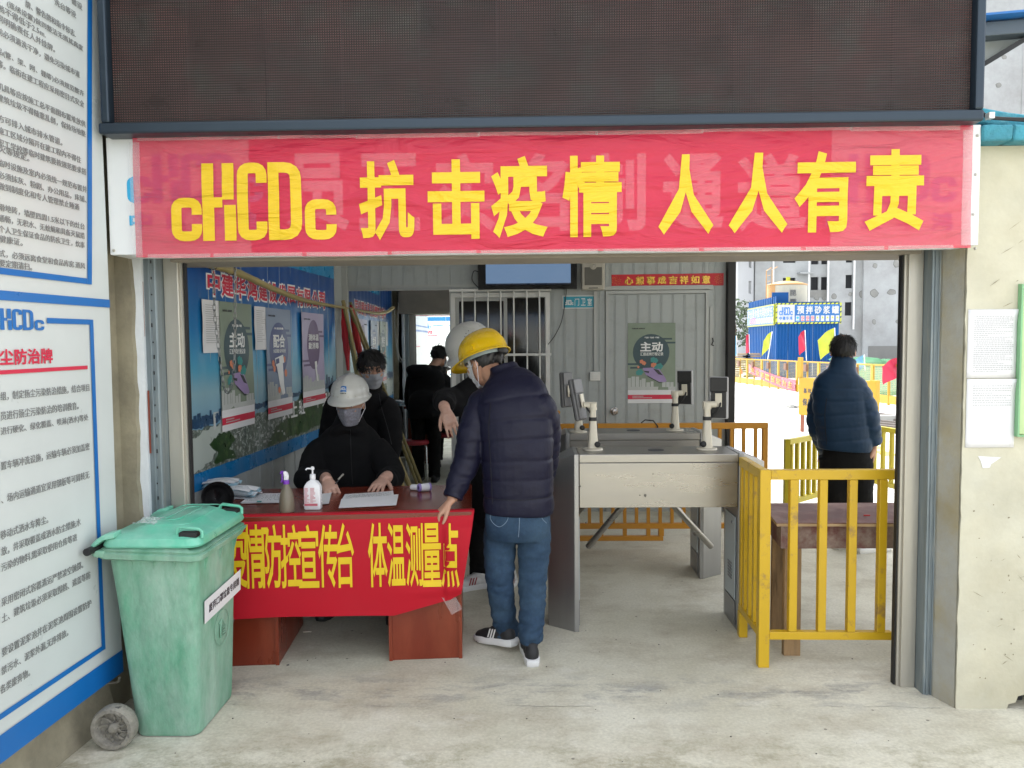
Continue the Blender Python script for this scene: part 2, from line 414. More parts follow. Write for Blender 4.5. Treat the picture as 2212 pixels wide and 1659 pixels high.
zb = LF.o.z
wob = lambda a, b: 0.006*noise.noise(V((a*0.9, b*0.8, 3)))
bd = thing('notice_board', 'tall white notice board with blue borders and grey Chinese rules beside the green bin', 'notice board', (LF.o.x, 1.5, 0.2))
def bz(px, py): return LF.uv(px, py)[1]
b_bot = bz(240, 1469)
mb = MB(); mb.fbox(LF, A0, b_bot+0.004, -0.012, 3.3-zb, -0.07, -0.004); mb.build('board_panel', M['hut_trim'], bd)
mb = MB(); mb.grid(lambda i, j: LF.at(A0+(0.004-A0)*i, b_bot+(3.3-zb-b_bot)*j, wob(A0+(0.004-A0)*i, b_bot+(3.3-zb-b_bot)*j)), 60, 60)
mb.grid(lambda i, j: LF.at(0.004, b_bot+(3.3-zb-b_bot)*j, wob(0.004, b_bot+(3.3-zb-b_bot)*j)*(1-i)-0.06*i), 3, 40)
mb.build('board_face', M['white_board'], bd, smooth='all')
def strip(mb, fr, a0, b0, a1, b1, w, warp=None, n=24):
    if abs(a1-a0) > abs(b1-b0): f = lambda i, j: (a0+(a1-a0)*i, b0+(b1-b0)*j)
    else: f = lambda i, j: (a0+(a1-a0)*j, b0+(b1-b0)*i)
    def g(i, j):
        a, b = f(i, j); return fr.at(a, b, w+(warp(a, b) if warp else 0))
    mb.grid(g, n, 1)
E1 = 0.004
mb = MB()
strip(mb, LF, A0, bz(240, 1469), 0.002, bz(242, 1418), E1, wob)                       # bottom band
strip(mb, LF, A0, bz(240, 665), 0.002, bz(239, 648), E1, wob)                          # band between the two notices
aR = LF.uv(207, 900)[0]
lw = 0.03
bU = bz(205, 616); 
aRt = LF.uv(197.5, 0)[0]; bTop = 3.3-zb; aTT = aR+(aRt-aR)*(bTop-bU)/(LF.uv(197.5, 0)[1]-bU)     # the printed frame leans a little
mb.grid(lambda i, j: (lambda a, b: LF.at(a, b, E1+wob(a, b)))(aR+(aTT-aR)*j-.028*(1-i), bU+(bTop-bU)*j), 1, 30); strip(mb, LF, A0, bU, aR-0.028, bU+0.022, E1, wob)
bT = bz(207, 691); bB = bz(207, 1415)
strip(mb, LF, aR-0.024, bB, aR, bT, E1, wob); strip(mb, LF, A0, bB, aR-0.024, bB+0.02, E1, wob)
strip(mb, LF, LF.uv(99, 690)[0], bT-0.02, aR-0.024, bT, E1, wob)
mb.build('border', M['blue_print'], bd)
mb = MB(); aL = LF.uv(-2, 700)[0]-0.04; l0 = LF.uv(94, 714)
logo_mesh(mb, LF, (LF.uv(-26, 700)[0], l0[1], l0[0], LF.uv(94, 671)[1]), E1, wob); mb.build('logo', M['blue_print'], bd)
mb = MB(); add_text(mb, '尘防治牌', LF, (LF.uv(-4, 770)[0], LF.uv(112, 785)[1], LF.uv(112, 770)[0], LF.uv(112, 752)[1]), E1, 0.03, wob)
t = LF.uv(187, 793); strip(mb, LF, A0+1.5, t[1]-0.008, t[0], t[1]+0.006, E1, wob); mb.build('title', M['red_print'], bd)
UP = [('需设', 154, 176, 16), ('洗台等设', 118, 163, 33), ('牌、警告牌和指令标志.', 58, 162, 74), ('档不得低于2.5m.', -2, 98, 75), ('(连续设置)做到整洁无损其高度', 20, 178, 106),
      ('同明确责任人并挂牌。', -2, 118, 107), ('前必须清洗干净，避免污染城市道', -2, 171, 162), ('品(管、架、网、棚等)必须规范整齐', -2, 180, 204), ('等。临街在建工程应采用密目式安全', -2, 180, 226),
      ('机具等应按施工总平面图布置堆放供', -2, 183, 269), ('建筑垃圾不得随意乱倒，保持场地整', -2, 183, 290), ('方可排入城市排水管道。', -2, 133, 308), ('施工区域分隔开在建工程内不得住', -2, 173, 346),
      ('火等规定。', -2, 62, 342), ('职工学校等临时建筑要按规范要求搭', -2, 184, 372), ('临时设施及室内必须统一规范布置并', -2, 185, 410), ('必须抹灰、粉剧、办公用品，床铺、', -2, 184, 432), ('做到制度化和专人管理禁止睡通', -2, 169, 448),
      ('滑地砖，墙壁四周1.5米以下的灶台', -2, 180, 490), ('通畅，无积水、无蚊蝇和具备灭鼠措', -2, 180, 510), ('个人卫生保证食品的防疾卫生，炊事', -2, 180, 530), ('健康证。', -2, 47, 524), ('式，必须远离食堂和食品库房.通风', -2, 181, 575), ('要定期清扫。', -2, 67, 577)]
LO = [('组，制定扬尘污染防治措施，结合项目', 191, 837), ('员进行扬尘污染防治的培训教育。', 168, 876), ('进行硬化、绿化覆盖、喷淋(洒水)等处', 189, 902), ('置车辆冲洗设施，运输车辆必须加盖密', 192, 964), ('、场内运输通道宜采用钢板等可周转无', 192, 1025),
      ('移动式洒水车降尘。', 103, 1121), ('放，井采取覆盖或洒水防尘措施;水', 174, 1127), ('污染的物料,需采取使用仓库等进', 166, 1160), ('采用密闭式容器清运严禁凌空抛掷。', 179, 1219), ('土、建筑垃圾必须采取围档、遮盖等防', 195, 1241),
      ('要设置泥浆池并在泥浆池周围设置防护', 197, 1302), ('禁污水、泥浆外漏,无序排放。', 147, 1365), ('各类废弃物。', 64, 1451)]
mb = MB()
for s, x0, x1, y in UP:
    a1, b = LF.uv(x1, y); a0, _ = LF.uv(max(x0, -2) if x0 > 0 else -2, y)
    if x0 > 0: a0 = LF.uv(x0, y)[0]
    add_text(mb, s, LF, (a0, b-0.0125, a1, b+0.0125), E1, 0.004, wob)
for s, x1, y in LO:
    a1, b = LF.uv(x1, y); a0 = LF.uv(-2, y)[0]
    add_text(mb, s, LF, (a0, b-0.015, a1, b+0.015), E1, 0.004, wob)
mb.build('lettering', M['grey_print'], bd)
mb = MB(); hk = LF.at(-0.02, bz(240, 1475)-0.03, -0.07)
mb.tube([hk, hk+V((0.05, 0, 0)), hk+V((0.07, -0.01, 0.012)), hk+V((0.075, -0.015, 0.03))], 0.005, 6)
mb.build('wall_hook', M['alu'], loc=hk, label='small bent steel hook sticking out under the blue board edge', cat='hook')

# ------------------------------------------------------------------ left gate post strips and the shutter guides
def vstrip(x0, x1, Y, z1, xb0=None, xb1=None, ybase=1600, depth=0.12, z0=-0.01):
    """upright strip between two pixel columns (top at y 560) standing on the ground"""
    a = P(x0, 560, Y).x; b = P(x1, 560, Y).x
    return (a, b)
# concrete column beside the board
c0 = P(228, 560, 3.42).x; c1 = P(286, 560, 3.36)
mb = MB(); xs = [P(x, 900, 3.30).x for x in (232, 293)]
def ragged(x, seed, n=44, amp=0.01, z1=2.4):
    return [(x+amp*noise.noise(V((seed, k*0.35, 0)))+amp*0.8*noise.noise(V((seed+9, k*1.3, 0))), z1*k/n) for k in range(n+1)]
rg = ragged(xs[1], 3)
mb.prism([(xs[0]-0.12, 3.30, 0)]+[(x, 3.30, z) for x, z in rg]+[(xs[0]-0.12, 3.30, 2.4)], (0, 0.3, 0))
mb.build('gate_column', M['concrete_wall'], loc=(xs[0], 3.3, 0), label='cracked beige concrete gate column between the notice board and the shutter guide', cat='column')
mb = MB(); x2 = [P(x, 900, 3.33).x for x in (286, 316)]
mb.box((x2[0]-0.02, 3.33, -0.01), (x2[1], 3.6, 2.39)); mb.build('filler_strip', M['white_strip'], loc=(x2[0], 3.33, 0), label='narrow white painted strip along the cracked gate column', cat='strip')
def guide(name, xa, xb, xc, xd, label, mirror=1):
    """xa..xb galvanised channel, xb..xc aluminium profile, xc..xd black seal; widths in metres"""
    t = thing(name, label, 'shutter guide', (xb, 3.4, 0))
    mb = MB(); w = xb-xa
    mb.box((xa, 3.35, -0.01), (xb, 3.55, 2.38)); o = mb.build('channel', M['galv'], t, bevel=0.006)
    mb = MB()
    for k in range(2):
        x = xa+w*(0.3+0.38*k); mb.box((x-0.005, 3.344, 0), (x+0.005, 3.352, 2.37))
    mb.build('channel_rib', M['galv'], t, bevel=0.002)
    if mirror == 1:
        mb = MB(); x = xa+w*0.42
        mb.box((x-0.0035, 3.3415, 1.62), (x+0.0035, 3.3445, 1.86)); mb.box((x+0.006, 3.3415, 1.10), (x+0.013, 3.3445, 1.38)); mb.build('rust_streak', M['rust'], t)
        mb = MB()
        for k in range(26):
            zz = 0.4+k*0.07; 
            for xx in (0.18, 0.78): 
                h = random.uniform(0.006, 0.02); q = xa+w*xx+random.uniform(-.004, .004); mb.box((q-0.0025, 3.3475, zz), (q+0.0025, 3.351, zz+h))
        mb.build('dark_mark', M['black_rubber'], t)
    mb = MB(); mb.box((min(xb, xc), 3.42, 0.0), (max(xb, xc), 3.50, 2.38)); mb.build('profile', M['alu'], t, bevel=0.004)
    mb = MB(); s = 1 if xd > xc else -1
    mb.box((xc, 3.435, 0.0), (xc+s*0.012, 3.445, 2.38)); mb.box((xc, 3.475, 0.0), (xc+s*0.014, 3.485, 2.38)); mb.build('lip', M['alu'], t)
    mb = MB(); mb.box((xc, 3.446, 0.002), (xd, 3.474, 2.37)); mb.build('seal', M['black_rubber'], t)
    return t
gx = [P(x, 1000, 3.38).x for x in (311, 357)]+[P(402, 1000, 3.44).x, P(411, 1000, 3.44).x]
guide('shutter_guide', gx[0], gx[1], gx[2], gx[3], 'grey steel and aluminium shutter guide with rust streaks on the left of the opening')
gr = [P(2021, 1000, 3.38).x, P(1992, 1000, 3.40).x, P(1950, 1000, 3.44).x, P(1941, 1000, 3.44).x]
t = guide('shutter_guide', gr[0], gr[1], gr[2], gr[3], 'grey steel and aluminium shutter guide on the right of the opening by the cream wall', mirror=-1)
# lintel box that holds the rolled shutter
M['lintel'] = mat('dusty lintel', (0.25, 0.22, 0.18), 0.8, var=0.15)
mb = MB(); mb.box((-1.75, 3.5, 1.955), (1.82, 3.72, 2.40)); mb.box((-1.60, 3.40, 1.95), (1.72, 3.4995, 2.38))
mb.build('shutter_box', M['lintel'], loc=(0, 3.45, 1.95), label='dusty brown shutter housing under the red banner', cat='shutter box', bevel=0.006)

# ------------------------------------------------------------------ cream wall on the right
WX = 1.812
WF = front(3.22)
mb = MB(); zt = 2.365
edge = ragged(WX, 21, 60, 0.006, zt); hole = [(2.62, -0.02), (2.60, 0.03), (2.565, 0.05), (2.53, 0.045), (2.50, 0.075), (2.47, 0.07), (2.452, 0.04), (2.46, 0.015), (2.43, -0.02)]
hole = []
pts = [(x, 3.22, z) for x, z in edge[::-1]]
pts = [(4.6, 3.22, zt)]+pts+[(WX, 3.22, -0.02)]
hx = P(2176, 1590, 3.22).x
pts += [(hx-0.01, 3.22, -0.02), (hx, 3.22, 0.02), (hx+0.03, 3.22, 0.028), (hx+0.04, 3.22, 0.055), (hx+0.09, 3.22, 0.07), (hx+0.14, 3.22, 0.062), (hx+0.22, 3.22, 0.075), (hx+0.3, 3.22, 0.03), (hx+0.33, 3.22, -0.02), (4.6, 3.22, -0.02)]
mb.prism(pts, (0, 0.26, 0)); 
pw = mb.build('plaster_wall', M['plaster'], loc=(WX, 3.22, 0), label='cream plastered wall with scratches on the right of the gateway', cat='wall')
# footing
mb = MB()
ring = []
for k in range(12):
    x = WX+0.01+k*0.06; ring.append([(x, 3.16-0.012*math.sin(k)*1.0, -0.01), (x, 3.205, 0.03+0.01*math.sin(k*2.3)), (x, 3.2195, 0.075+0.015*math.sin(k*1.3)), (x, 3.2195, -0.01)])
ring = [r for r in ring if r[0][0] < hx-0.02]

mb = MB(); rv = ragged(P(2024, 1000, 3.36).x, 5, 50, 0.006, 2.36)
x1 = WX-0.004
mb.prism([(x, 3.335, z) for x, z in rv[::-1]]+[(x1+0.02, 3.335, 0), (x1+0.02, 3.335, 2.36)], (0, 0.2, 0))
mb.quad((x1, 3.226, 0), (x1, 3.34, 0), (x1, 3.34, 2.36), (x1, 3.226, 2.36))
mb.prism([(x1, 3.23, 0), (x1-0.035, 3.33, 0), (x1-0.035, 3.36, 0), (x1+0.02, 3.36, 0)], (0, 0, 2.36))
mb.build('reveal', M['plaster_grey'], pw)
mb = MB(); mb.box((WX+.3, 3.44, -.01), (4.6, 3.479, .16)); mb.box((WX+.3, 3.30, -.01), (WX+.33, 3.44, .16)); mb.build('dark_backing', M['black_rubber'], pw)  # black backing stands in for the shade inside the hole
# scratches
M['scratch'] = mat('scratch', (0.24, 0.21, 0.15), 0.9)
mb = MB(); rs = random.Random(4)
for k in range(34):
    x = rs.uniform(WX+0.06, 2.35); z = rs.uniform(0.15, 2.2); L = rs.uniform(0.01, 0.07); an = rs.choice((0.5, 0.6, -0.7, 0.1))+rs.uniform(-.2, .2); ww = rs.uniform(0.0006, 0.0016)
    d = V((math.cos(an), 0, math.sin(an))); q = V((-d.z, 0, d.x))*ww; c = V((x, 3.2185, z)); mb.quad(c-d*L/2, c-q, c+d*L/2, c+q)
for k in range(40):
    x = rs.uniform(WX+0.03, 2.35); z = rs.uniform(0.1, 0.9); r = rs.uniform(0.0015, 0.005)
    mb.quad(*[V((x+r*math.cos(a)*rs.uniform(.6, 1.3), 3.2184, z+r*math.sin(a)*rs.uniform(.6, 1.3))) for a in (0, 1, 2, 3, 4, 5)])
mb.build('scratch', M['scratch'], pw, kind='stuff')
# painted coping bricks
M['blue_brick'] = mat('sky blue painted brick', (0.045, 0.23, 0.30), 0.85, var=0.2, scale=9, bump=0.9, bscale=45, c2=(0.13, 0.33, 0.37), c2a=0.3, c2scale=8)
def brick(parent, c, sx, sy, sz, yaw, pitch, seed):
    mb = MB(); R = Matrix.Rotation(yaw, 3, 'Z')@Matrix.Rotation(pitch, 3, 'Y'); rr = random.Random(seed)
    vs = []; n = 5
    def pt(i, j, k): return V((sx*(i-.5), sy*(j-.5), sz*(k-.5)))
    mb.obox(c, R@V((sx/2, 0, 0)), R@V((0, sy/2, 0)), R@V((0, 0, sz/2)))
    o = mb.build('brick', M['blue_brick'], parent)
    bm = bmesh.new(); bm.from_mesh(o.data); bmesh.ops.bevel(bm, geom=bm.edges[:], offset=0.006, segments=1, affect='EDGES')
    bmesh.ops.subdivide_edges(bm, edges=bm.edges[:], cuts=2, use_grid_fill=True)
    for v in bm.verts: v.co += V([noise.noise(v.co*28+V((seed, k*7, 0))) for k in range(3)])*0.0045
    bm.to_mesh(o.data); bm.free(); return o
wc = thing('wall_coping', 'sky blue painted brick coping on top of the cream wall beside the banner', 'coping', (WX, 3.3, zt))
def wp(px, py, Y=3.19): return P(px, py, Y)
k = 0
for i in range(13):
    x = WX+0.055+i*0.128
    brick(wc, (x, 3.25, zt+0.032), 0.118, 0.24, 0.062, random.uniform(-.04, .04), 0.0, 100+i)
for i in range(8):
    x = WX+0.10+i*0.235
    brick(wc, (x, 3.24+random.uniform(-.02, .02), zt+0.100), 0.20, 0.13, 0.064, random.uniform(-.1, .1), 0.16 if i == 0 else random.uniform(-.03, .03), 200+i)

# papers on the cream wall
def paper(fr, quad_px, label, lines, name='paper_notice', curl=0.012):
    (x0, y0), (x1, y1) = quad_px; a0, b0, a1, b1 = pxrect(fr, x0, y0, x1, y1)
    t = thing(name, label, 'notice', fr.at((a0+a1)/2, b0, 0))
    mb = MB(); mb.grid(lambda i, j: fr.at(a0+(a1-a0)*i, b0+(b1-b0)*j, 0.003+curl*(max(0, i-.8)*max(0, j-.85)*25)+0.0012*noise.noise(V((i*3, j*4, a0)))), 8, 10)
    mb.build('sheet', M['paper'], t, smooth='all', solid=0.0004)
    if lines:
        mb = MB(); rr = random.Random(int(a0*100)+lines[0])
        n, top, bot = lines
        for q in range(n):
            b = b1-(b1-b0)*(top+(bot-top)*q/max(n-1, 1)); x = a0+(a1-a0)*(0.12 if rr.random() > .2 else 0.18); e = a0+(a1-a0)*(0.9 if rr.random() > .25 else rr.uniform(.4, .85))
            while x < e:
                w = rr.uniform(0.004, 0.010); mb.quad(fr.at(x, b-0.0016, 0.0062), fr.at(x+w, b-0.0016, 0.0062), fr.at(x+w, b+0.0016, 0.0062), fr.at(x, b+0.0016, 0.0062)); x += w+rr.uniform(0.0015, 0.004)
        mb.build('print', M['faint_print'], t, kind='stuff')
    return t
paper(WF, ((2087, 668), (2197, 817)), 'printed white paper notice full of text taped on the cream wall, upper of the two', (30, 0.1, 0.9))
paper(WF, ((2084, 818), (2193, 967)), 'mostly blank white paper notice with a few lines on top, lower of the two', (9, 0.1, 0.38))
mb = MB()
t0 = [WF.uv(x, y) for x, y in ((2112, 985), (2162, 988), (2140, 1003), (2138, 1010), (2122, 1011), (2118, 996))]
mb.prism([WF.at(a, b, 0.0015) for a, b in t0], (0, -0.0008, 0)); mb.build('paper_scrap', M['paper'], loc=WF.at(*t0[0], 0), label='torn white paper scrap left on the cream wall below the notices', cat='paper scrap')
a0, b0, a1, b1 = pxrect(WF, 2194, 618, 2212, 938)
M['green_board'] = mat('pale green board', (0.42, 0.55, 0.28), 0.4); M['green_edge'] = mat('green board edge', (0.20, 0.42, 0.22), 0.4)
gb = thing('green_sign', 'pale green sign board at the right edge of the cream wall', 'sign', WF.at(a0+0.3, b0))
mb = MB(); mb.fbox(WF, a0, b0, a0+0.6, b1, 0.001, 0.02); mb.build('board', M['green_board'], gb, bevel=0.004)
mb = MB(); mb.fbox(WF, a0-0.008, b0-0.008, a0-0.001, b1+.008, 0.001, 0.026); mb.fbox(WF, a0-0.001, b0-0.008, a0+0.6, b0-0.001, 0.001, 0.026); mb.build('frame', M['green_edge'], gb)
# ------------------------------------------------------------------ LED screen above the gate
def mixface(*a): pass
SF = front(3.09)
sx0, sx1 = P(247, 250, 3.09).x, P(2094, 250, 3.09).x
zbt = (P(247, 264, 3.09).z+P(2094, 247, 3.09).z)/2
NMX = 11; mw = (sx1-sx0)/NMX; mh = mw/2
led = thing('led_screen', 'large dark LED display screen in a navy frame above the red banner', 'led screen', (0, 3.2, zbt-0.06))
M['led_base'] = mat('led module plastic', (0.016, 0.0145, 0.014), 0.55, var=0.2, objrand=0.12)
M['led_dot'] = mat('led lens', (0.20, 0.095, 0.09), 0.35, var=0.35, scale=7, objrand=0.12, c2=(0.20, 0.185, 0.165), c2a=0.32, c2scale=5, c2soft=0.2)
M['led_louver'] = mat('led louver', (0.027, 0.0255, 0.025), 0.5)
basem = MB(); basem.box((0.0006, 0, 0.0006), (mw-0.0006, 0.03, mh-0.0006))
dots = MB(); pit = mw/32
for r in range(16):
    for c in range(32):
        x = pit*(c+.5); z = pit*(r+.5); a = 0.0024
        vs = [(x-a, -0.0002, z-a), (x+a, -0.0002, z-a), (x+a, -0.0002, z+a*.7), (x-a, -0.0002, z+a*.7), (x-a*.6, -0.0045, z-a*.4), (x+a*.6, -0.0045, z-a*.4), (x+a*.6, -0.004, z+a*.3), (x-a*.6, -0.004, z+a*.3)]
        dots.add(vs, [(4, 5, 6, 7), (0, 1, 5, 4), (1, 2, 6, 5), (2, 3, 7, 6), (3, 0, 4, 7)])
lou = MB()
for r in range(16): lou.box((0.002, -0.006, pit*(r+1)-0.0034), (mw-0.002, 0.0, pit*(r+1)-0.0016))
b0 = basem.build('led_module', M['led_base'], led); d0 = dots.build('led_dots', M['led_dot'], b0, kind='stuff'); l0_ = lou.build('louvers', M['led_louver'], b0, kind='stuff')
# the meshes were shifted by the thing's origin: put the shared meshes back at their own origin
for o in (b0, d0, l0_):
    o.data.transform(Matrix.Translation(led.location))
def place_module(b, i, j):
    b.location = V((sx0+i*mw, 3.09+random.uniform(-.0015, .0015), zbt+j*mh))-led.location
place_module(b0, 0, 0)
for j in range(5):
    for i in range(NMX):
        if i == 0 and j == 0: continue
        b = bpy.data.objects.new('led_module', b0.data); COL.objects.link(b); b.parent = led; place_module(b, i, j)
        for nm, q in (('led_dots', d0), ('louvers', l0_)):
            c = bpy.data.objects.new(nm, q.data); COL.objects.link(c); c.parent = b; c['kind'] = 'stuff'
zt_led = zbt+5*mh
def fpiece(a, b, nm='frame_bar'):
    mb = MB(); mb.box(a, b); mb.build(nm, M['frame_navy'], led, bevel=0.008)
fw = 0.036
fpiece((sx0-fw-0.01, 3.05, zbt-0.045), (sx1+fw, 3.30, zbt-0.002))
fpiece((sx0-fw, 3.052, zbt-0.0015), (sx0-0.001, 3.30, zt_led)); fpiece((sx1+0.001, 3.052, zbt-0.0015), (sx1+fw, 3.30, zt_led))
fpiece((sx0-fw, 3.052, zt_led+0.001), (sx1+fw, 3.30, zt_led+0.05))
mb = MB(); mb.box((sx0, 3.125, zbt), (sx1, 3.29, zt_led)); mb.build('cabinet', M['led_base'], led)

# ------------------------------------------------------------------ white sign box with old lettering, behind the banner
SB = front(3.14)
BX0, BX1 = P(233, 420, 3.14).x, P(2116, 420, 3.14).x
BZ0 = P(1100, 541, 3.14).z; BZ1 = P(1100, 287, 3.14).z+0.005
M['sign_white'] = mat('white sign sheet', (0.66, 0.68, 0.68), 0.4, var=0.04, c2=(0.45, 0.45, 0.42), c2a=0.12)
M['sign_red'] = mat('old red sheet', (0.45, 0.03, 0.06), 0.4)
M['cyan_print'] = mat('cyan print', (0.03, 0.36, 0.62), 0.4)
sb = thing('sign_box', 'white sign box with cyan company mark, mostly covered by the red banner', 'sign', (0, 3.2, BZ0))
mb = MB(); mb.box((BX0, 3.14, BZ0), (BX1, 3.30, BZ1)); mb.build('box', M['sign_white'], sb, bevel=0.003)
rx0, rx1 = P(540, 400, 3.14).x, P(1795, 400, 3.14).x
mb = MB(); mb.fbox(SB, rx0, BZ0+0.004, rx1, BZ1-0.004, 0.0008, 0.0016); mb.build('red_field', M['sign_red'], sb)
mb = MB()
for s, xa, xb in (('员', 620, 752), ('工', 777, 905), ('实', 940, 1070), ('名', 1100, 1230), ('制', 1262, 1395), ('通', 1430, 1565), ('道', 1590, 1745)):
    add_text(mb, s, SB, pxrect(SB, xa, 330, xb, 500), 0.0022, 0.03)
mb.build('lettering', M['white_print'], sb)
mb = MB()
for xa in (276, 1778):
    logo_mesh(mb, SB, pxrect(SB, xa, 330, xa+290, 440), 0.0022)
    for q, s in enumerate('中建华鸿'):
        add_text(mb, s, SB, pxrect(SB, xa+5+76*q, 458, xa+52+76*q, 498), 0.0022, 0.03)
mb.build('logo', M['cyan_print'], sb)
mb = MB()
for x, z in ((2111, 297), (2107, 381), (2102, 467), (2106, 541), (246, 545)):
    p = P(x, z-4, 3.139); mb.lathe(p, [(0.006, 0), (0.006, 0.003), (0.003, 0.007)], 8, (0, -1, 0))
mb.build('screw', M['alu'], sb)

# ------------------------------------------------------------------ red banner
BA0, BA1 = P(290, 420, 3.12).x, P(2098, 420, 3.12).x
BB0, BB1 = P(1194, 546, 3.12).z, P(1194, 278, 3.12).z
BF = front(3.128)
def bwarp(a, b):
    t = (b-BB0)/(BB1-BB0)
    w = 0.0085*noise.noise(V((a*2.2+b*1.5, b*3.0-a*1.2, 1.0)))+0.004*abs(noise.noise(V((a*3-b*5, b*2+a, 6.0))))+0.0022*math.sin((a*0.85+b*1.9)*17+3*noise.noise(V((a, b*2, 5))))*(0.4+0.6*abs(noise.noise(V((a*1.5, b, 9)))))
    return 0.009+w
def cloth_mat(name, c, bumpdir=(1.0, 1, 2.2), alpha=1.0, rough=0.42, transl=0.0):
    m = mat(name, c, rough, var=0.04, scale=1.5, rvar=0.04)
    n = m.node_tree.nodes; l = m.node_tree.links; b = n['Principled BSDF']
    geo = n.new('ShaderNodeNewGeometry'); mp = n.new('ShaderNodeMapping'); mp.inputs['Rotation'].default_value = (0, 0.55, 0); mp.inputs['Scale'].default_value = (1.2, 1, 5.5)
    l.new(geo.outputs['Position'], mp.inputs[0])
    nz = n.new('ShaderNodeTexNoise'); nz.inputs['Scale'].default_value = 2.2; nz.inputs['Detail'].default_value = 4; nz.inputs['Distortion'].default_value = 0.9; l.new(mp.outputs[0], nz.inputs['Vector'])
    bp = n.new('ShaderNodeBump'); bp.inputs['Strength'].default_value = 1.0; bp.inputs['Distance'].default_value = 0.035; l.new(nz.outputs['Fac'], bp.inputs['Height']); l.new(bp.outputs[0], b.inputs['Normal'])
    if alpha < 1: b.inputs['Alpha'].default_value = alpha
    b.inputs['Sheen Weight'].default_value = 0.3; b.inputs['Sheen Roughness'].default_value = 0.4
    return m
M['banner_red'] = cloth_mat('red banner cloth', (0.60, 0.018, 0.06), alpha=0.70)
M['banner_yellow'] = cloth_mat('yellow banner print', (0.70, 0.47, 0.004), alpha=0.95)
M['tape'] = mat('clear tape', (0.7, 0.68, 0.68), 0.12, alpha=0.22, var=0.02)
bn = thing('red_banner', 'red cloth banner with large yellow Chinese lettering stretched across the gateway', 'banner', (0, 3.12, BB0))
def bshape(i, j):
    a = BA0+(BA1-BA0)*i; b = BB0+(BB1-BB0)*j
    b += (0.004*math.sin(i*9)+0.003*math.sin(i*31))*(1 if j > .5 else -0.8)
    return BF.at(a, b, bwarp(a, b))
mb = MB(); mb.grid(bshape, 240, 40); mb.build('cloth', M['banner_red'], bn, smooth='all')
mb = MB(); logo_mesh(mb, BF, pxrect(BF, 375, 350, 725, 522), 0.0018, bwarp); mb.build('logo', M['banner_yellow'], bn)
for s, xa, ya, xb, yb in (('抗', 778, 346, 894, 520), ('击', 926, 345, 1046, 518), ('疫', 1062, 338, 1182, 516), ('情', 1215, 337, 1342, 513), ('人', 1421, 334, 1540, 508), ('人', 1572, 331, 1702, 505), ('有', 1714, 327, 1846, 503), ('责', 1865, 323, 1994, 500)):
    mb = MB(); add_text(mb, s, BF, pxrect(BF, xa, ya, xb, yb), 0.0016, 0.030, bwarp, raise_=0.0003, sub=0.04)
    mb.build('character', M['banner_yellow'], bn)
mb = MB()
rs = random.Random(2)
def tstrip(a0, b0, a1, b1, w=0.0035):
    mb.grid(lambda i, j: BF.at(a0+(a1-a0)*i, b0+(b1-b0)*j, bwarp(a0+(a1-a0)*i, b0+(b1-b0)*j)+w+0.001*noise.noise(V((i*20, j*3, a0)))), 30, 3)
x = BA0+0.02
while x < BA1-0.1:
    L = rs.uniform(0.3, 0.6); tstrip(x, BB1-0.028+rs.uniform(-.004, .004), min(x+L, BA1+.01), BB1+0.008+rs.uniform(-.004, .006)); x += L*0.98
tstrip(BA0-0.012, BB0, BA0+0.03, BB1-0.03, 0.0042); tstrip(BA1-0.04, BB0+0.01, BA1+0.012, BB1-0.03, 0.0042)
x = BA0+0.05
while x < BA1-0.1:
    L = rs.uniform(0.25, 0.5); tstrip(x, BB0-0.004, x+L, BB0+0.012, 0.004); x += L*1.05
mb.build('tape', M['tape'], bn, smooth='all', kind='stuff')

# ------------------------------------------------------------------ awning arm, cables at upper right
M['canopy_blue'] = mat('blue canopy edge', (0.015, 0.14, 0.42), 0.4); M['steel_grey'] = mat('grey steel beam', (0.07, 0.09, 0.11), 0.45, metal=0.3)
M['canopy_sheet'] = mat('pale canopy sheet', (0.30, 0.32, 0.30), 0.4)
aw = thing('awning', 'grey steel awning with blue top edge and black strut behind the LED screen', 'awning', P(2160, 80, 3.6))
def pz(px, py, Y): return P(px, py, Y)
mb = MB(); a = pz(2095, 72, 3.6); b = pz(2330, 52, 3.6); mb.beam(a, b, 0.08, 0.062); mb.build('beam', M['steel_grey'], aw, bevel=0.004)
mb = MB(); mb.beam(a+V((0, -0.03, 0.043)), b+V((0, -0.03, 0.045)), 0.14, 0.010); mb.build('top_edge', M['canopy_blue'], aw)
mb = MB(); mb.beam(pz(2090, 160, 3.62), pz(2225, 78, 3.62), 0.05, 0.022); mb.build('strut', M['black_rubber'], aw)
mb = MB(); q = [pz(2095, 92, 3.66), pz(2225, 82, 3.66), pz(2095, 158, 3.66)]; mb.prism(q, (0, 0.02, 0)); mb.build('side_sheet', M['canopy_sheet'], aw)
mb = MB()
for k in range(3):
    pts = [P(2105+k*2, 215-k*4, 3.26), P(2117, 232+k*3, 3.2), P(2126, 246+k*2, 3.17), P(2141, 252+k*2, 3.15), P(2170, 255+k*1.5, 3.15), P(2240, 257+k*3, 3.15)]
    mb.tube([V(c) for c in catmull([tuple(p) for p in pts], 6)], 0.0045, 6)
cb = mb.build('cable_bundle', M['black_rubber'], loc=P(2141, 254, 3.15), label='three black cables running over the blue coping bricks', cat='cable')
mb = MB(); c = P(2140, 250, 3.14); mb.box(c-V((.011, .01, .012)), c+V((.011, .02, .012))); mb.build('clip', M['white_paint'], cb)
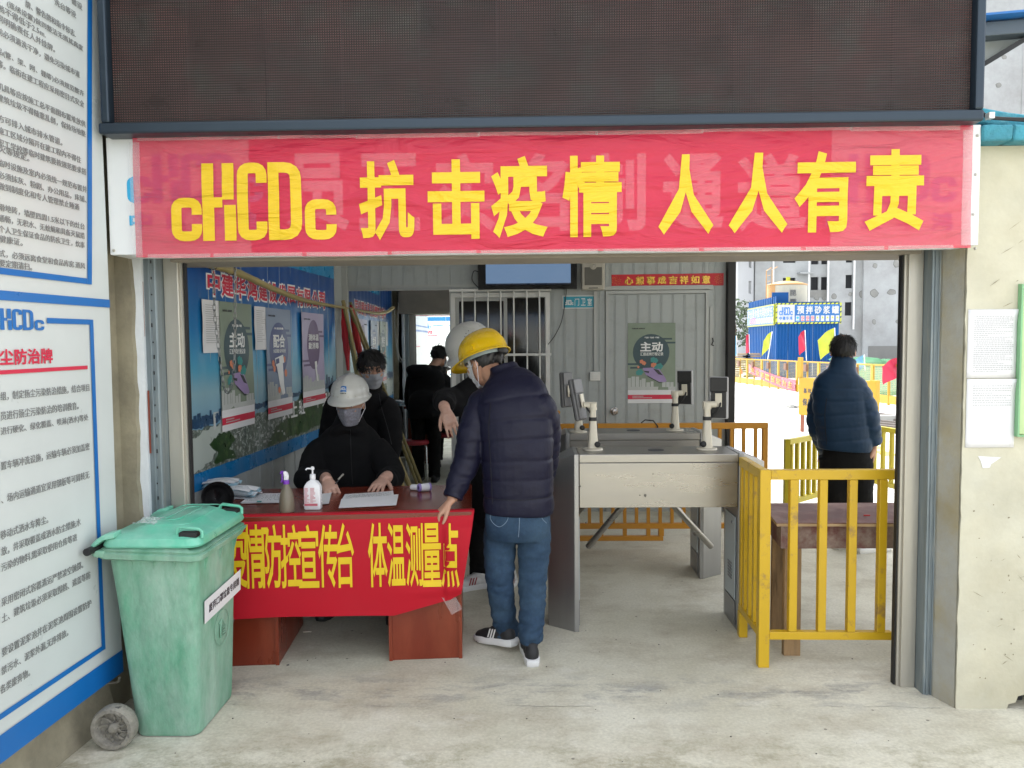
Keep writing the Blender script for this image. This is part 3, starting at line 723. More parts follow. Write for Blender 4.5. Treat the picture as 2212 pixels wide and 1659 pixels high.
# ------------------------------------------------------------------ guard hut behind the gate: left wall, back wall, roof
pA = P(745, 800, 7.0); pB = P(415, 800, 4.1)
IL = Fr((pB.x, pB.y, 0), (pA.x-pB.x, pA.y-pB.y, 0))          # left inner wall, a along its depth
LEN = (V((pA.x, pA.y, 0))-V((pB.x, pB.y, 0))).length
BW = front(7.0)
hut = thing('guard_hut', 'guard hut of pale grey ribbed sandwich panels behind the gate opening', 'hut', (0, 5.2, 0))
def ribbed(fr, a0, b0, a1, b1, pitch, th=0.05, ph=0.0, rib=0.0035):
    mb = MB(); mb.fbox(fr, a0, b0, a1, b1, -th, 0)
    k = math.ceil((a0-ph)/pitch)
    while ph+k*pitch < a1-0.012:
        c = ph+k*pitch
        if c-0.009 > a0: mb.fbox(fr, c-0.009, b0+0.001, c-0.003, b1-0.001, -0.001, rib); mb.fbox(fr, c+0.004, b0+0.001, c+0.010, b1-0.001, -0.001, rib)
        k += 1
    return mb
# left wall panels
n = 4; L0 = -0.62; Lt = LEN-L0
for k in range(n):
    a0 = L0+Lt*k/n+0.001; a1 = L0+Lt*(k+1)/n-0.001
    ribbed(IL, a0, -0.01, a1, 2.7, 0.22).build('wall_panel', M['hut_panel'], hut)
bx = lambda px: BW.uv(px, 800)[0]
bzz = lambda py, px=1300: BW.uv(px, py)[1]
xl, xr = -1.72, bx(1567)
wx0, wx1 = bx(975), bx(1189); wz0, wz1 = 0.86, bzz(632, 1080)
dx0, dx1 = bx(1308), bx(1530); dz1 = bzz(627, 1420)
for (a0, b0, a1, b1) in ((xl, -0.01, wx0, 2.7), (wx0, -0.01, wx1, wz0), (wx0, wz1, wx1, 2.7), (wx1, -0.01, dx0, 2.7), (dx0, dz1, dx1, 2.7), (dx1, -0.01, xr, 2.7)):
    ribbed(BW, a0+0.001, b0+0.001, a1-0.001, b1-0.001, 0.105, ph=dx0+0.05).build('wall_panel', M['hut_panel'], hut)
mb = MB(); mb.box((xr, 6.93, 0), (bx(1584), 7.12, 2.7)); mb.build('edge_post', M['black_rubber'], hut, bevel=0.004)
mb = MB(); c = IL.at(LEN-0.012, 1.35, 0.012); mb.box((c.x-0.012, c.y-0.03, 0), (c.x+0.035, c.y+0.0, 2.7)); mb.build('corner_trim', M['hut_trim'], hut, bevel=0.003)
mb = MB(); mb.fbox(BW, bx(750), 2.02+0.055, dx0, 2.045+0.055, 0.0045, 0.007); mb.build('seam_trim', M['hut_trim'], hut)
M['daylight_roof'] = bpy.data.materials.new('added daylight roof sheet'); M['daylight_roof'].use_nodes = True  # unseen roof sheets, translucency added so daylight brightens the interior
_n = M['daylight_roof'].node_tree.nodes; _l = M['daylight_roof'].node_tree.links; _n.remove(_n['Principled BSDF'])
_t = _n.new('ShaderNodeBsdfTranslucent'); _t.inputs[0].default_value = (.07, .07, .068, 1); _d = _n.new('ShaderNodeBsdfDiffuse'); _d.inputs[0].default_value = (.6, .62, .62, 1)
_m = _n.new('ShaderNodeMixShader'); _m.inputs[0].default_value = 0.35; _l.new(_t.outputs[0], _m.inputs[1]); _l.new(_d.outputs[0], _m.inputs[2]); _l.new(_m.outputs[0], _n['Material Output'].inputs[0])
# roof: beam grid and sheets over the passage
for k in range(6):
    y0 = 3.74+k*0.62; mb = MB(); xe = 2.05 if k < 2 else 4.6; mb.quad((-2.3, y0, 2.72), (xe, y0, 2.72), (xe, y0+.612, 2.72), (-2.3, y0+.612, 2.72)); mb.build('roof_panel', M['daylight_roof'], hut)
for k in range(3):
    mb = MB(); y0 = 4.3+k*1.2; mb.box((-1.95, y0, 2.62), (4.6 if k else 2.05, y0+0.08, 2.715)); mb.build('rafter', M['steel_grey'], hut)
mb = MB(); mb.box((4.45, 7.2, 0), (4.57, 7.32, 2.72)); mb.build('roof_post', M['steel_grey'], hut)
mb = MB(); mb.box((xl, 7.06, -0.01), (xr, 9.6, 2.7)); mb.build('rear_room', M['hut_panel'], hut)
mb = MB(); mb.box((-2.3, 3.40, 2.42), (1.84, 3.70, 3.9)); mb.build('unseen_parapet', M['roof'], hut)  # unseen, made tall enough to shade the ground in front

# window with white bars
win = thing('barred_window', 'sliding window behind thin white security bars on the hut wall', 'window', (0.5*(wx0+wx1), 7.0, wz0))
def fr_bars(fr, a0, b0, a1, b1, t, w0, w1, m, parent, nm='frame'):
    mb = MB(); mb.fbox(fr, a0, b0, a0+t, b1, w0, w1); mb.fbox(fr, a1-t, b0, a1, b1, w0, w1); mb.fbox(fr, a0+t, b0, a1-t, b0+t, w0, w1); mb.fbox(fr, a0+t, b1-t, a1-t, b1, w0, w1)
    return mb.build(nm, m, parent)
fr_bars(BW, wx0+.002, wz0+.002, wx1-.002, wz1-.002, 0.04, -0.04, 0.012, M['white_paint'], win)
mid = bx(1092)
fr_bars(BW, wx0+.043, wz0+.043, mid+0.02, wz1-.043, 0.032, -0.03, -0.008, M['hut_trim'], win, 'sash')
fr_bars(BW, mid-0.02, wz0+.043, wx1-.043, wz1-.043, 0.032, -0.055, -0.032, M['hut_trim'], win, 'sash')
mb = MB(); mb.fbox(BW, wx0+.05, wz0+.05, wx1-.05, wz1-.05, -0.05, -0.0305); mb.build('glass', M['glass_dark'], win)
for px in (1001, 1028, 1056, 1083, 1111, 1139, 1166):
    mb = MB(); a = bx(px); mb.tube([BW.at(a, wz0+0.01, 0.04), BW.at(a, wz1+0.035, 0.04)], 0.0075, 8); mb.build('bar', M['white_paint'], win, smooth=True)
for zz in (bzz(766, 1100), wz0+0.1, wz1+0.02):
    mb = MB(); mb.fbox(BW, wx0-.005, zz-0.011, wx1+0.01, zz+0.011, 0.0475, 0.058); mb.build('cross_bar', M['white_paint'], win, bevel=0.002)

# door
door = thing('hut_door', 'grey panelled hut door with round steel knob and a green poster', 'door', ((dx0+dx1)/2, 7.0, 0))
fr_bars(BW, dx0+.002, -.005, dx1-.002, dz1-.002, 0.028, -0.05, 0.014, M['hut_trim'], door)
ribbed(BW, dx0+.032, 0.012, dx1-.032, dz1-.034, 0.105, th=0.03, ph=dx0+0.09).build('leaf', M['hut_panel'], door)
mb = MB(); mb.fbox(BW, dx0-0.03, dz1+0.004, dx1+0.035, dz1+0.042, 0.004, 0.02); mb.build('head_trim', M['hut_trim'], door, bevel=0.002)
mb = MB(); mb.fbox(BW, dx1+0.006, 0.3, dx1+0.04, dz1-0.15, 0.004, 0.012); mb.build('side_trim', M['hut_trim'], door, bevel=0.002)
M['knob'] = mat('brushed steel knob', (0.45, 0.42, 0.40), 0.25, metal=1.0, var=0.05)
mb = MB(); c = BW.at(*BW.uv(1327, 888), 0.003); mb.lathe(c, [(0.036, 0), (0.036, 0.006), (0.02, 0.01), (0.014, 0.03), (0.026, 0.04), (0.03, 0.055), (0.024, 0.068), (0.008, 0.07)], 20, (0, -1, 0)); mb.build('knob', M['knob'], door, smooth=True)
mb = MB(); c = BW.uv(1538, 730); mb.tube([BW.at(c[0], c[1], 0.02), BW.at(c[0]+.004, c[1]-.03, 0.03), BW.at(c[0]-.008, c[1]-.06, 0.025), BW.at(c[0]+.01, c[1]-.07, 0.02)], 0.005, 6); mb.build('latch', M['black_rubber'], door)

# posters -----------------------------------------------------------
M['teal_dark'] = mat('dark teal print', (0.035, 0.07, 0.085), 0.4); M['sage'] = mat('sage poster', (0.20, 0.25, 0.19), 0.4, var=0.1, scale=6)
M['blue_grey'] = mat('blue grey poster', (0.19, 0.24, 0.34), 0.4, var=0.08); M['navy_print'] = mat('navy print', (0.05, 0.07, 0.19), 0.4)
M['lilac'] = mat('lilac poster', (0.36, 0.31, 0.47), 0.4, var=0.08); M['plum'] = mat('plum print', (0.10, 0.05, 0.15), 0.4)
M['train'] = mat('lilac train print', (0.30, 0.22, 0.42), 0.35); M['orange_p'] = mat('orange print', (0.62, 0.22, 0.12), 0.5); M['teal_p'] = mat('teal print', (0.05, 0.25, 0.24), 0.5)
M['pale_city'] = mat('pale city print', (0.45, 0.47, 0.46), 0.5)
M['poster_gloss'] = M['paper']
def poster(fr, rect, kind, label, name='poster'):
    a0, b0, a1, b1 = rect; W = a1-a0; Hh = b1-b0
    t = thing(name, label, 'poster', fr.at((a0+a1)/2, b0, 0))
    wv = lambda x, y: 0.006+0.004*noise.noise(V((x*2.5+a0*3, y*2.0, 4)))+0.003*math.sin(y*5+a0)*x
    def at(x, y, w=0.0): return fr.at(a0+W*x, b0+Hh*y, wv(x, y)+w)
    def sheet(x0, y0, x1, y1, m, nm, w=0.0, nu=6, nv=12):
        mb = MB(); mb.grid(lambda i, j: at(x0+(x1-x0)*i, y0+(y1-y0)*j, w), nu, nv); return mb.build(nm, m, t, smooth='all')
    base, disc = {'green': ('sage', 'teal_dark'), 'blue': ('blue_grey', 'navy_print'), 'lilac': ('lilac', 'plum')}[kind]
    o = sheet(0, 0, 1, 1, M['paper'], 'sheet'); 
    sheet(0, 0.165, 1, 1, M[base], 'print', 0.0008)
    sheet(0, 0.05, 1, 0.105, M['red_print'], 'red_band', 0.0008, 6, 2)
    ar = W/Hh
    def disc_(cx, cy, r, m, nm, w=0.0016, n=28, sq=1.0, mb=None):
        own = mb is None; mb = mb or MB()
        rings = [[at(cx+r*q*math.cos(2*PI*k/n), cy+r*q*ar*sq*math.sin(2*PI*k/n), w) for k in range(n)] for q in (0.02, 0.5, 1.0)]
        mb.ring_loft(rings, cap=False); mb.add(rings[0], [tuple(range(n))])
        return mb.build(nm, m, t, smooth='all') if own else mb
    if kind == 'lilac':
        mb = MB(); disc_(0.5, 0.66, 0.30, None, '', mb=mb); mb.v = mb.v; disc_(0.5, 0.66, 0.29, None, '', sq=1.25, w=0.0018, mb=mb)
    else:
        mb = MB(); disc_(0.49, 0.635, 0.385, None, '', mb=mb)
    def bar(x0, y0, x1, y1, w): mb.grid(lambda i, j: at(x0+(x1-x0)*i, y0+(y1-y0)*j, w), 6, 1)
    bar(0.60, 0.79, 0.93, 0.812, 0.002); bar(0.78, 0.742, 1.0, 0.764, 0.002); bar(0.0, 0.478, 0.3, 0.50, 0.002); bar(0.05, 0.432, 0.4, 0.455, 0.002)
    mb.build('emblem_shape', M[disc], t, smooth='all')
    def txt(s, x0, y0, x1, y1, m, nm='lettering', bold=0.02, w=0.0028):
        mb = MB(); f2 = lambda a, b: wv((a-a0)/W, (b-b0)/Hh)
        add_text(mb, s, fr, (a0+W*x0, b0+Hh*y0, a0+W*x1, b0+Hh*y1), w, bold, f2, raise_=0.0003); mb.build(nm, m, t)
    txt('抗疫有我 合肥必胜' if kind != 'x' else '', 0.09, 0.922, 0.36, 0.94, M['dark_print'], bold=0.02)
    if kind == 'green':
        txt('不迟报 / 不漏报 / 不瞒报', 0.35, 0.808, 0.66, 0.828, M['white_print'], bold=0.02)
        txt('主动', 0.26, 0.64, 0.735, 0.765, M['white_print'], bold=0.03); txt('汇报返岗行程记录', 0.26, 0.592, 0.745, 0.635, M['white_print'], bold=0.015)
        mb = MB()
        body = [(0.31, 0.44), (0.55, 0.445), (0.66, 0.425), (0.76, 0.34), (0.815, 0.28), (0.79, 0.262), (0.66, 0.268), (0.52, 0.31), (0.38, 0.355)]
        mb.add([at(x, y, 0.0042) for x, y in body], [tuple(range(len(body)))]); mb.build('train_shape', M['train'], t)
        mb = MB()
        for q in ([(0.33, 0.405), (0.45, 0.40), (0.44, 0.375), (0.36, 0.388)], [(0.53, 0.43), (0.64, 0.415), (0.74, 0.345), (0.64, 0.36)], [(0.40, 0.35), (0.66, 0.262), (0.78, 0.254), (0.66, 0.252), (0.42, 0.33)]):
            mb.add([at(x, y, 0.005) for x, y in q], [tuple(range(len(q)))])
        mb.build('train_window', M['dark_print'], t)
        for m, pts in ((M['orange_p'], ((0.29, 0.52, .04), (0.34, 0.50, .04), (0.53, 0.475, .045), (0.57, 0.485, .03), (0.22, 0.452, .022))), (M['teal_p'], ((0.53, 0.54, .055), (0.58, 0.532, .05), (0.67, 0.46, .06), (0.60, 0.455, .05), (0.26, 0.39, .06), (0.22, 0.38, .05)))):
            mb = MB()
            for x, y, r in pts:
                for a in range(5): disc_(x+r*.6*math.cos(a*1.256), y+r*.6*ar*math.sin(a*1.256), r*.55, None, '', w=0.0045+a*0.0001, n=8, mb=mb)
            mb.build('flower', m, t, kind='stuff')
    elif kind == 'blue':
        txt('体温测量', 0.3, 0.808, 0.68, 0.828, M['white_print']); txt('配合', 0.26, 0.64, 0.735, 0.765, M['white_print'], bold=0.03); txt('体温测量 保护你我他', 0.26, 0.592, 0.745, 0.63, M['white_print'], bold=0.012)
        mb = MB(); 
        for q in ([(0.30, 0.545), (0.62, 0.575), (0.66, 0.50), (0.34, 0.47)], [(0.36, 0.478), (0.60, 0.498), (0.62, 0.30), (0.66, 0.21), (0.55, 0.20), (0.46, 0.30)]):
            mb.add([at(x, y, 0.0042) for x, y in q], [tuple(range(len(q)))])
        mb.build('thermometer_shape', M['white_print'], t)
        mb = MB(); mb.add([at(x, y, 0.005) for x, y in ((0.33, 0.535), (0.45, 0.545), (0.46, 0.50), (0.34, 0.49))], [(0, 1, 2, 3)]); mb.build('thermometer_screen', M['navy_print'], t)
        mb = MB()
        for x, y, r in ((0.24, 0.5, .05), (0.28, 0.45, .05), (0.68, 0.53, .05), (0.72, 0.40, .06), (0.44, 0.25, .05)): disc_(x, y, r, None, '', w=0.0036, n=8, mb=mb)
        mb.build('flower', M['orange_p'], t, kind='stuff')
    else:
        txt('测体温', 0.26, 0.70, 0.74, 0.775, M['white_print'], bold=0.03); txt('勤消毒', 0.26, 0.61, 0.74, 0.685, M['white_print'], bold=0.03)
        mb = MB(); q = [(0.52, 0.475), (0.62, 0.48), (0.63, 0.43), (0.60, 0.40), (0.67, 0.26), (0.60, 0.26), (0.53, 0.42)]
        mb.add([at(x, y, 0.0042) for x, y in q], [tuple(range(len(q)))]); mb.build('spray_shape', M['white_print'], t)
    mb = MB(); rr = random.Random(5)
    x = 0.0
    while x < 0.96:
        w = rr.uniform(.04, .1); h = rr.uniform(.05, .14)
        if not (0.55 < x < 0.72 and kind != 'lilac'): mb.quad(at(x, 0.2, .0024), at(min(x+w*.85, 1), 0.2, .0024), at(min(x+w*.85, 1), 0.2+h, .0024), at(x, 0.2+h, .0024))
        x += w
    mb.quad(at(0, .166, .0026), at(1, .166, .0026), at(1, .205, .0026), at(0, .205, .0026))
    mb.build('skyline_shape', M['pale_city'], t)
    mb = MB(); 
    for y in (0.088, 0.068):
        x = 0.10
        while x < (0.33 if y > .08 else 0.5): mb.quad(at(x, y-.005, .0022), at(x+.018, y-.005, .0022), at(x+.018, y+.005, .0022), at(x, y+.005, .0022)); x += .026
    mb.build('small_print', M['pale_city'], t, kind='stuff')
    return t
poster(BW, pxrect(BW, 1356, 697, 1459, 871), 'green', 'green health poster with a lilac train taped on the grey hut door')
ps = 0
def ilrect(x0, ytop, x1, ybot, xr_=None):
    a0, b1 = IL.uv(x0, ytop); a1, _ = IL.uv(x1, ytop); b0 = IL.uv(x0, ybot)[1]; return (a0, b0, a1, b1)

# big printed banner on the left inner wall -------------------------
def city_mat():
    m = bpy.data.materials.new('city photo print'); m.use_nodes = True; n = m.node_tree.nodes; l = m.node_tree.links; b = n['Principled BSDF']
    geo = n.new('ShaderNodeNewGeometry'); sep = n.new('ShaderNodeSeparateXYZ'); l.new(geo.outputs['Position'], sep.inputs[0])
    mr = n.new('ShaderNodeMapRange'); mr.inputs['From Min'].default_value = 0.75; mr.inputs['From Max'].default_value = 2.3; l.new(sep.outputs['Z'], mr.inputs['Value'])
    cr = n.new('ShaderNodeValToRGB'); l.new(mr.outputs[0], cr.inputs[0]); e = cr.color_ramp.elements
    e[0].position = 0; e[0].color = (0.0, 0.13, 0.36, 1); e[1].position = 1; e[1].color = (0.003, 0.045, 0.20, 1)
    for p, c in ((0.36, (0.25, 0.42, 0.5)), (0.44, (0.08, 0.33, 0.50)), (0.58, (0.01, 0.17, 0.42)), (0.8, (0.004, 0.065, 0.27))):
        q = e.new(p); q.color = (*c, 1)
    l.new(cr.outputs[0], b.inputs['Base Color']); b.inputs['Roughness'].default_value = 0.28
    return m
M['city'] = city_mat()
M['lake'] = mat('lake print', (0.40, 0.45, 0.42), 0.3, var=0.06, scale=2)
M['forest'] = mat('forest print', (0.02, 0.055, 0.018), 0.35, var=0.6, scale=25, c2=(0.07, 0.12, 0.04), c2a=0.35, c2scale=22, c2soft=0.1)
M['far_city'] = mat('far city print', (0.02, 0.06, 0.13), 0.35, var=0.4, scale=30, c2=(0.10, 0.16, 0.22), c2a=0.3, c2scale=50)
M['urban'] = mat('urban print', (0.10, 0.13, 0.11), 0.35, var=0.6, scale=30, c2=(0.35, 0.38, 0.36), c2a=0.42, c2scale=34, c2soft=0.06)
M['sky_band'] = mat('blue band print', (0.005, 0.15, 0.38), 0.3, var=0.05)
cb_ = thing('company_mural', 'large blue city print with red Chinese title on the left inner wall', 'wall print', IL.at(1.2, 0.75, 0))
LWv = lambda a, b: 0.004+0.0022*math.sin(a*28.5)+0.002*noise.noise(V((a*4, b*2, 7)))
def iluv(px, py): return IL.uv(px, py)
ae = iluv(725, 800)[0]; a_s = -0.35; zb0 = 0.775; ztop = 2.45
mb = MB(); mb.grid(lambda i, j: IL.at(a_s+(ae-a_s)*i, zb0+(ztop-zb0)*j, LWv(a_s+(ae-a_s)*i, zb0+(ztop-zb0)*j)), 100, 30); mb.build('print_sheet', M['city'], cb_, smooth='all')
def ipoly(pts, m, nm, w, uvs=False, dense=True):
    q0_ = [p if uvs else iluv(*p) for p in pts]; q = []
    for i, p in enumerate(q0_):
        e = q0_[(i+1) % len(q0_)]; n_ = max(1, int(math.hypot(e[0]-p[0], e[1]-p[1])/.02))
        for k in range(n_):
            t = k/n_; a, b = p[0]+(e[0]-p[0])*t, p[1]+(e[1]-p[1])*t; j_ = 0.0 if (m is M['urban'] and b < .87) else .016
            q.append((min(a+j_*noise.noise(V((a*22, b*22, w*900))), ae-.002), max(b+j_*1.3*noise.noise(V((a*25+9, b*25, w*900))), zb0+.09))); q = [(max(a, a_s+.002), b) for a, b in q]
    bm = bmesh.new(); vs = [bm.verts.new((a, b, 0)) for a, b in q]; f = bm.faces.new(vs)
    bmesh.ops.triangulate(bm, faces=[f]); 
    for _ in range(4 if dense else 1):
        es = [e for e in bm.edges if e.calc_length() > 0.09]
        if not es: break
        bmesh.ops.subdivide_edges(bm, edges=es, cuts=1); bmesh.ops.triangulate(bm, faces=bm.faces[:])
    mb = MB(); bm.verts.index_update(); mb.add([IL.at(v.co.x, v.co.y, w+LWv(v.co.x, v.co.y)) for v in bm.verts], [tuple(v.index for v in f.verts) for f in bm.faces]); bm.free()
    mb.build(nm, m, cb_, smooth='all')
rr = random.Random(3)
# sea of urban ground, forest, lake
ipoly([(a_s, 0.86), (ae-.002, 0.86), (ae-.002, 1.17), (2.0, 1.155), (1.2, 1.13), (0.4, 1.12), (a_s, 1.11)], M['urban'], 'town_print', 0.0008, True)
ipoly([(a_s, 1.10), (0.1, 1.12), (0.8, 1.15), (1.6, 1.19), (ae-.002, 1.20), (ae-.002, 1.24), (1.0, 1.19), (a_s, 1.165)], M['far_city'], 'far_shore_print', 0.0012, True)
lake = [(a_s, 0.885), (a_s, 1.075), (0.0, 1.08), (0.30, 1.12), (0.44, 1.11), (0.42, 1.07), (0.36, 1.05), (0.24, 1.04), (0.18, 1.0), (0.24, 0.955), (0.20, 0.92), (0.08, 0.90), (-0.02, 0.88)]
ipoly(lake, M['lake'], 'lake_print', 0.0016, True)
ipoly([(0.15, 1.02), (0.28, 1.055), (0.42, 1.06), (0.5, 1.0), (0.42, 0.95), (0.52, 0.90), (0.30, 0.885), (0.22, 0.90), (0.26, 0.95)], M['forest'], 'grove_print', 0.002, True)
ipoly([(1.0, 0.885), (1.15, 1.0), (1.4, 1.04), (1.9, 1.08), (2.4, 1.10), (ae-.003, 1.09), (ae-.003, 0.93), (2.0, 0.90)], M['forest'], 'grove_print', 0.002, True)
ipoly([(1.5, 1.06), (1.7, 1.20), (1.95, 1.22), (2.1, 1.08)], M['forest'], 'grove_print', 0.0024, True)
mb = MB(); a = -0.3
while a < ae-0.1:
    w = rr.uniform(0.015, 0.05); h = rr.uniform(0.01, 0.05)+(0.09 if a > 2.15 else 0.0)*rr.random(); b = 1.155+0.015*a
    mb.quad(IL.at(a, b, LWv(a, b)+.002), IL.at(a+w, b, LWv(a+w, b)+.002), IL.at(a+w, b+h, LWv(a+w, b+h)+.002), IL.at(a, b+h, LWv(a, b+h)+.002)); a += w*1.2
mb.build('tower_print', M['far_city'], cb_)
mb = MB(); q0 = (0.30, 1.10)
mb.fbox(IL, 0.22, 1.09, 0.245, 1.19, 0.007, 0.008); mb.fbox(IL, 0.31, 1.09, 0.335, 1.19, 0.007, 0.008); mb.fbox(IL, 0.2455, 1.165, 0.3095, 1.19, 0.007, 0.008)
for k in range(26):
    a = rr.uniform(0.45, 1.5); b = 0.90+rr.random()*0.14; w = rr.uniform(.01, .05); h = rr.uniform(.004, .02); mb.fbox(IL, a, b, a+w, b+h, 0.0066, 0.0074+k*.00002)
mb.build('pale_building_print', M['pale_city'], cb_, kind='stuff')
strip_mb = MB(); strip(strip_mb, IL, a_s+.001, zb0+0.001, ae-.001, 0.875, 0.003, LWv, 90); strip_mb.build('lower_band', M['sky_band'], cb_)
mb = MB()
strip(mb, IL, iluv(525, 562)[0], iluv(725, 604)[1], ae-.001, ztop-.001, 0.0012, LWv, 40); M['cyan_band'] = mat('cyan band print', (0.01, 0.22, 0.46), 0.3); mb.build('upper_band', M['cyan_band'], cb_)
title = '中建华鸿建设发展有限公司'
xs = [445, 476, 508, 538, 560, 583, 604, 624, 642, 660, 677, 692, 704]
m1, m2 = MB(), MB(); aa0, bt = iluv(445, 583); bb = iluv(445, 636)[1]; aa1 = iluv(702, 640)[0]
for k, s in enumerate(title):
    p0 = aa0+(aa1-aa0)*k/12; p1 = aa0+(aa1-aa0)*(k+0.88)/12
    add_text(m1, s, IL, (p0-.012, bb-.012, p1+.012, bt+.012), 0.0016, 0.06, LWv, raise_=0.0006)
    add_text(m2, s, IL, (p0, bb, p1, bt), 0.0036, 0.028, LWv, raise_=0.0004)
m1.build('title_outline', M['white_print'], cb_); m2.build('title', M['red_print'], cb_)
mb = MB()
for s, a, b in (('兴', 1.30, 1.03), ('上', 1.47, 1.03), ('班', 1.64, 1.03), ('平', 2.02, 1.05), ('安', 2.20, 1.05), ('安', 2.38, 1.05)): add_text(mb, s, IL, (a, b, a+.13, b+.12), 0.003, 0.02, LWv)
mb.build('slogan', M['white_print'], cb_)
# sheets and posters taped over the mural
def ilpaper(x0, yt, x1, yb, lines, label):
    a0, b1 = iluv(x0, yt); a1 = iluv(x1, yt)[0]; b0 = iluv(x0, yb)[1]
    fr = Fr(IL.at(0, 0, 0.014), IL.u); a, b = fr.o.dot(fr.u), 0
    f2 = Fr(IL.at(0, 0, 0.013), IL.u)
    t = thing('paper_notice', label, 'notice', f2.at((a0+a1)/2, b0, 0))
    mb = MB(); mb.grid(lambda i, j: f2.at(a0+(a1-a0)*i, b0+(b1-b0)*j, 0.002+0.006*noise.noise(V((i*2, j*2.5, x0)))), 8, 12); mb.build('sheet', M['paper'], t, smooth='all')
    mb = MB(); rr = random.Random(x0)
    for q in range(lines):
        b = b1-(b1-b0)*(0.1+0.75*q/lines)
        mb.fbox(f2, a0+(a1-a0)*.12, b-.001, a0+(a1-a0)*rr.uniform(.5, .9), b+.001, 0.0075, 0.008)
    mb.build('print', M['grey_print'], t, kind='stuff')
fP = Fr(IL.at(0, 0, 0.012), IL.u)
ilpaper(430, 646, 472, 763, 18, 'white printed sheet hanging left of the green poster on the blue mural')
ilpaper(544, 661, 569, 756, 16, 'white printed sheet between the green and the blue poster on the mural')
def ilposter(x0, yt, yb, x1, kind, label):
    a0, b1 = fP.uv(x0, yt); a1 = fP.uv(x1, yt)[0]; b0 = fP.uv(x0, yb)[1]; poster(fP, (a0, b0, a1, b1), kind, label)
ilposter(470, 650, 936, 541, 'green', 'green health poster with a lilac train taped on the blue mural')
ilposter(571, 664, 909, 625, 'blue', 'blue grey health poster of an ear thermometer taped on the blue mural')
ilposter(649, 674, 883, 697, 'lilac', 'lilac health poster with a purple disc taped on the blue mural')

# mirror on the back wall -------------------------------------------
M['mirror'] = mat('mirror glass', (0.80, 0.83, 0.82), 0.01, metal=1.0, var=0.0, rvar=0.0)
mrr = thing('wall_mirror', 'tall mirror on the back wall reflecting the people and the street', 'mirror', BW.at(bx(866), 0.05))
mz0, mz1 = 0.05, bzz(628, 866); mx0, mx1 = bx(757), bx(976)
mb = MB(); mb.fbox(BW, mx0, mz0, mx1, mz1, 0.006, 0.012); mb.build('glass', M['mirror'], mrr)
fr_bars(BW, mx0-.012, mz0-.012, mx1+.001, mz1+.012, 0.0115, 0.0045, 0.018, M['hut_trim'], mrr)

# couplet, name plate, TV, speaker, switch --------------------------
M['couplet_red'] = mat('couplet red', (0.50, 0.008, 0.02), 0.45); M['gold'] = mat('gold foil', (0.70, 0.42, 0.08), 0.3, metal=0.7, var=0.3, scale=40)
cp = thing('door_couplet', 'red paper strip with gold Chinese greeting above the hut door', 'couplet', BW.at(bx(1441), bzz(618, 1441)))
a0, b0_ = BW.uv(1321, 620); a1, b1_ = BW.uv(1563, 591)
slope = 0.004
mb = MB(); mb.grid(lambda i, j: BW.at(a0+(a1-a0)*i, b0_+(b1_-b0_)*j+slope*i, 0.0062+0.0015*noise.noise(V((i*9, j*2, 1)))), 30, 3); mb.build('strip', M['couplet_red'], cp, smooth='all')
mb = MB()
for k, s in enumerate('心想事成吉祥如意'):
    x0 = a0+(a1-a0)*(0.115+0.0985*k); add_text(mb, s, BW, (x0, b0_+0.018+slope*k/8, x0+0.078, b1_-0.018+slope*k/8), 0.0085, 0.035)
mb.build('lettering', M['gold'], cp)
mb = MB()
for x in (a0+0.045, a1-0.045):
    for k in range(26):
        an = k*2.4; r = 0.008*math.sqrt(k)
        c = (x+r*math.cos(an)*1.05, (b0_+b1_)/2+0.002+r*1.1*math.sin(an)); q = 0.005
        mb.tube([BW.at(c[0]+q*math.cos(u+an), c[1]+q*math.sin(u+an), 0.009) for u in (0, 1.2, 2.4, 3.6)], 0.0009, 3)
mb.build('flower_print', M['gold'], cp, kind='stuff')
npx = pxrect(BW, 1215, 638, 1284, 667)
M['sign_cyan'] = mat('cyan sign', (0.02, 0.30, 0.42), 0.4)
npl = thing('room_sign', 'small cyan room sign with white lettering on the hut wall under the speaker', 'sign', BW.at(npx[0], npx[1]))
mb = MB(); mb.fbox(BW, npx[0], npx[1], npx[2], npx[3], 0.004, 0.010); mb.build('plate', M['white_paint'], npl)
mb = MB(); mb.fbox(BW, npx[0]+.009, npx[1]+.009, npx[2]-.006, npx[3]-.009, 0.0101, 0.0108); mb.build('field', M['sign_cyan'], npl)
mb = MB(); w_ = npx[2]-npx[0]; h_ = npx[3]-npx[1]
logo_mesh(mb, BW, (npx[0]+w_*.07, npx[1]+h_*.28, npx[0]+w_*.34, npx[1]+h_*.66), 0.0113)
for k, s in enumerate('门卫室'): add_text(mb, s, BW, (npx[0]+w_*(.38+.2*k), npx[1]+h_*.22, npx[0]+w_*(.52+.2*k), npx[1]+h_*.78), 0.0113, 0.012)
mb.build('lettering', M['white_print'], npl)
M['tv_black'] = mat('glossy black plastic', (0.006, 0.006, 0.007), 0.2, var=0.1); M['screen_on'] = mat('lit screen', (0.05, 0.08, 0.12), 0.2, emit=((0.24, 0.38, 0.62), 0.10), var=0.0)
TV = front(6.92); tr = pxrect(TV, 1033, 545, 1246, 626); tr = (tr[0], tr[1], tr[2], 2.60)
tv = thing('television', 'black wall television showing a pale blue screen above the barred window', 'television', TV.at((tr[0]+tr[2])/2, tr[1]))
mb = MB(); mb.fbox(TV, tr[0], tr[1], tr[2], tr[3], -0.06, -0.012); mb.build('back', M['tv_black'], tv)
s_ = (tr[0]+0.07, tr[1]+0.04, tr[2]-0.055, tr[3]-0.03)
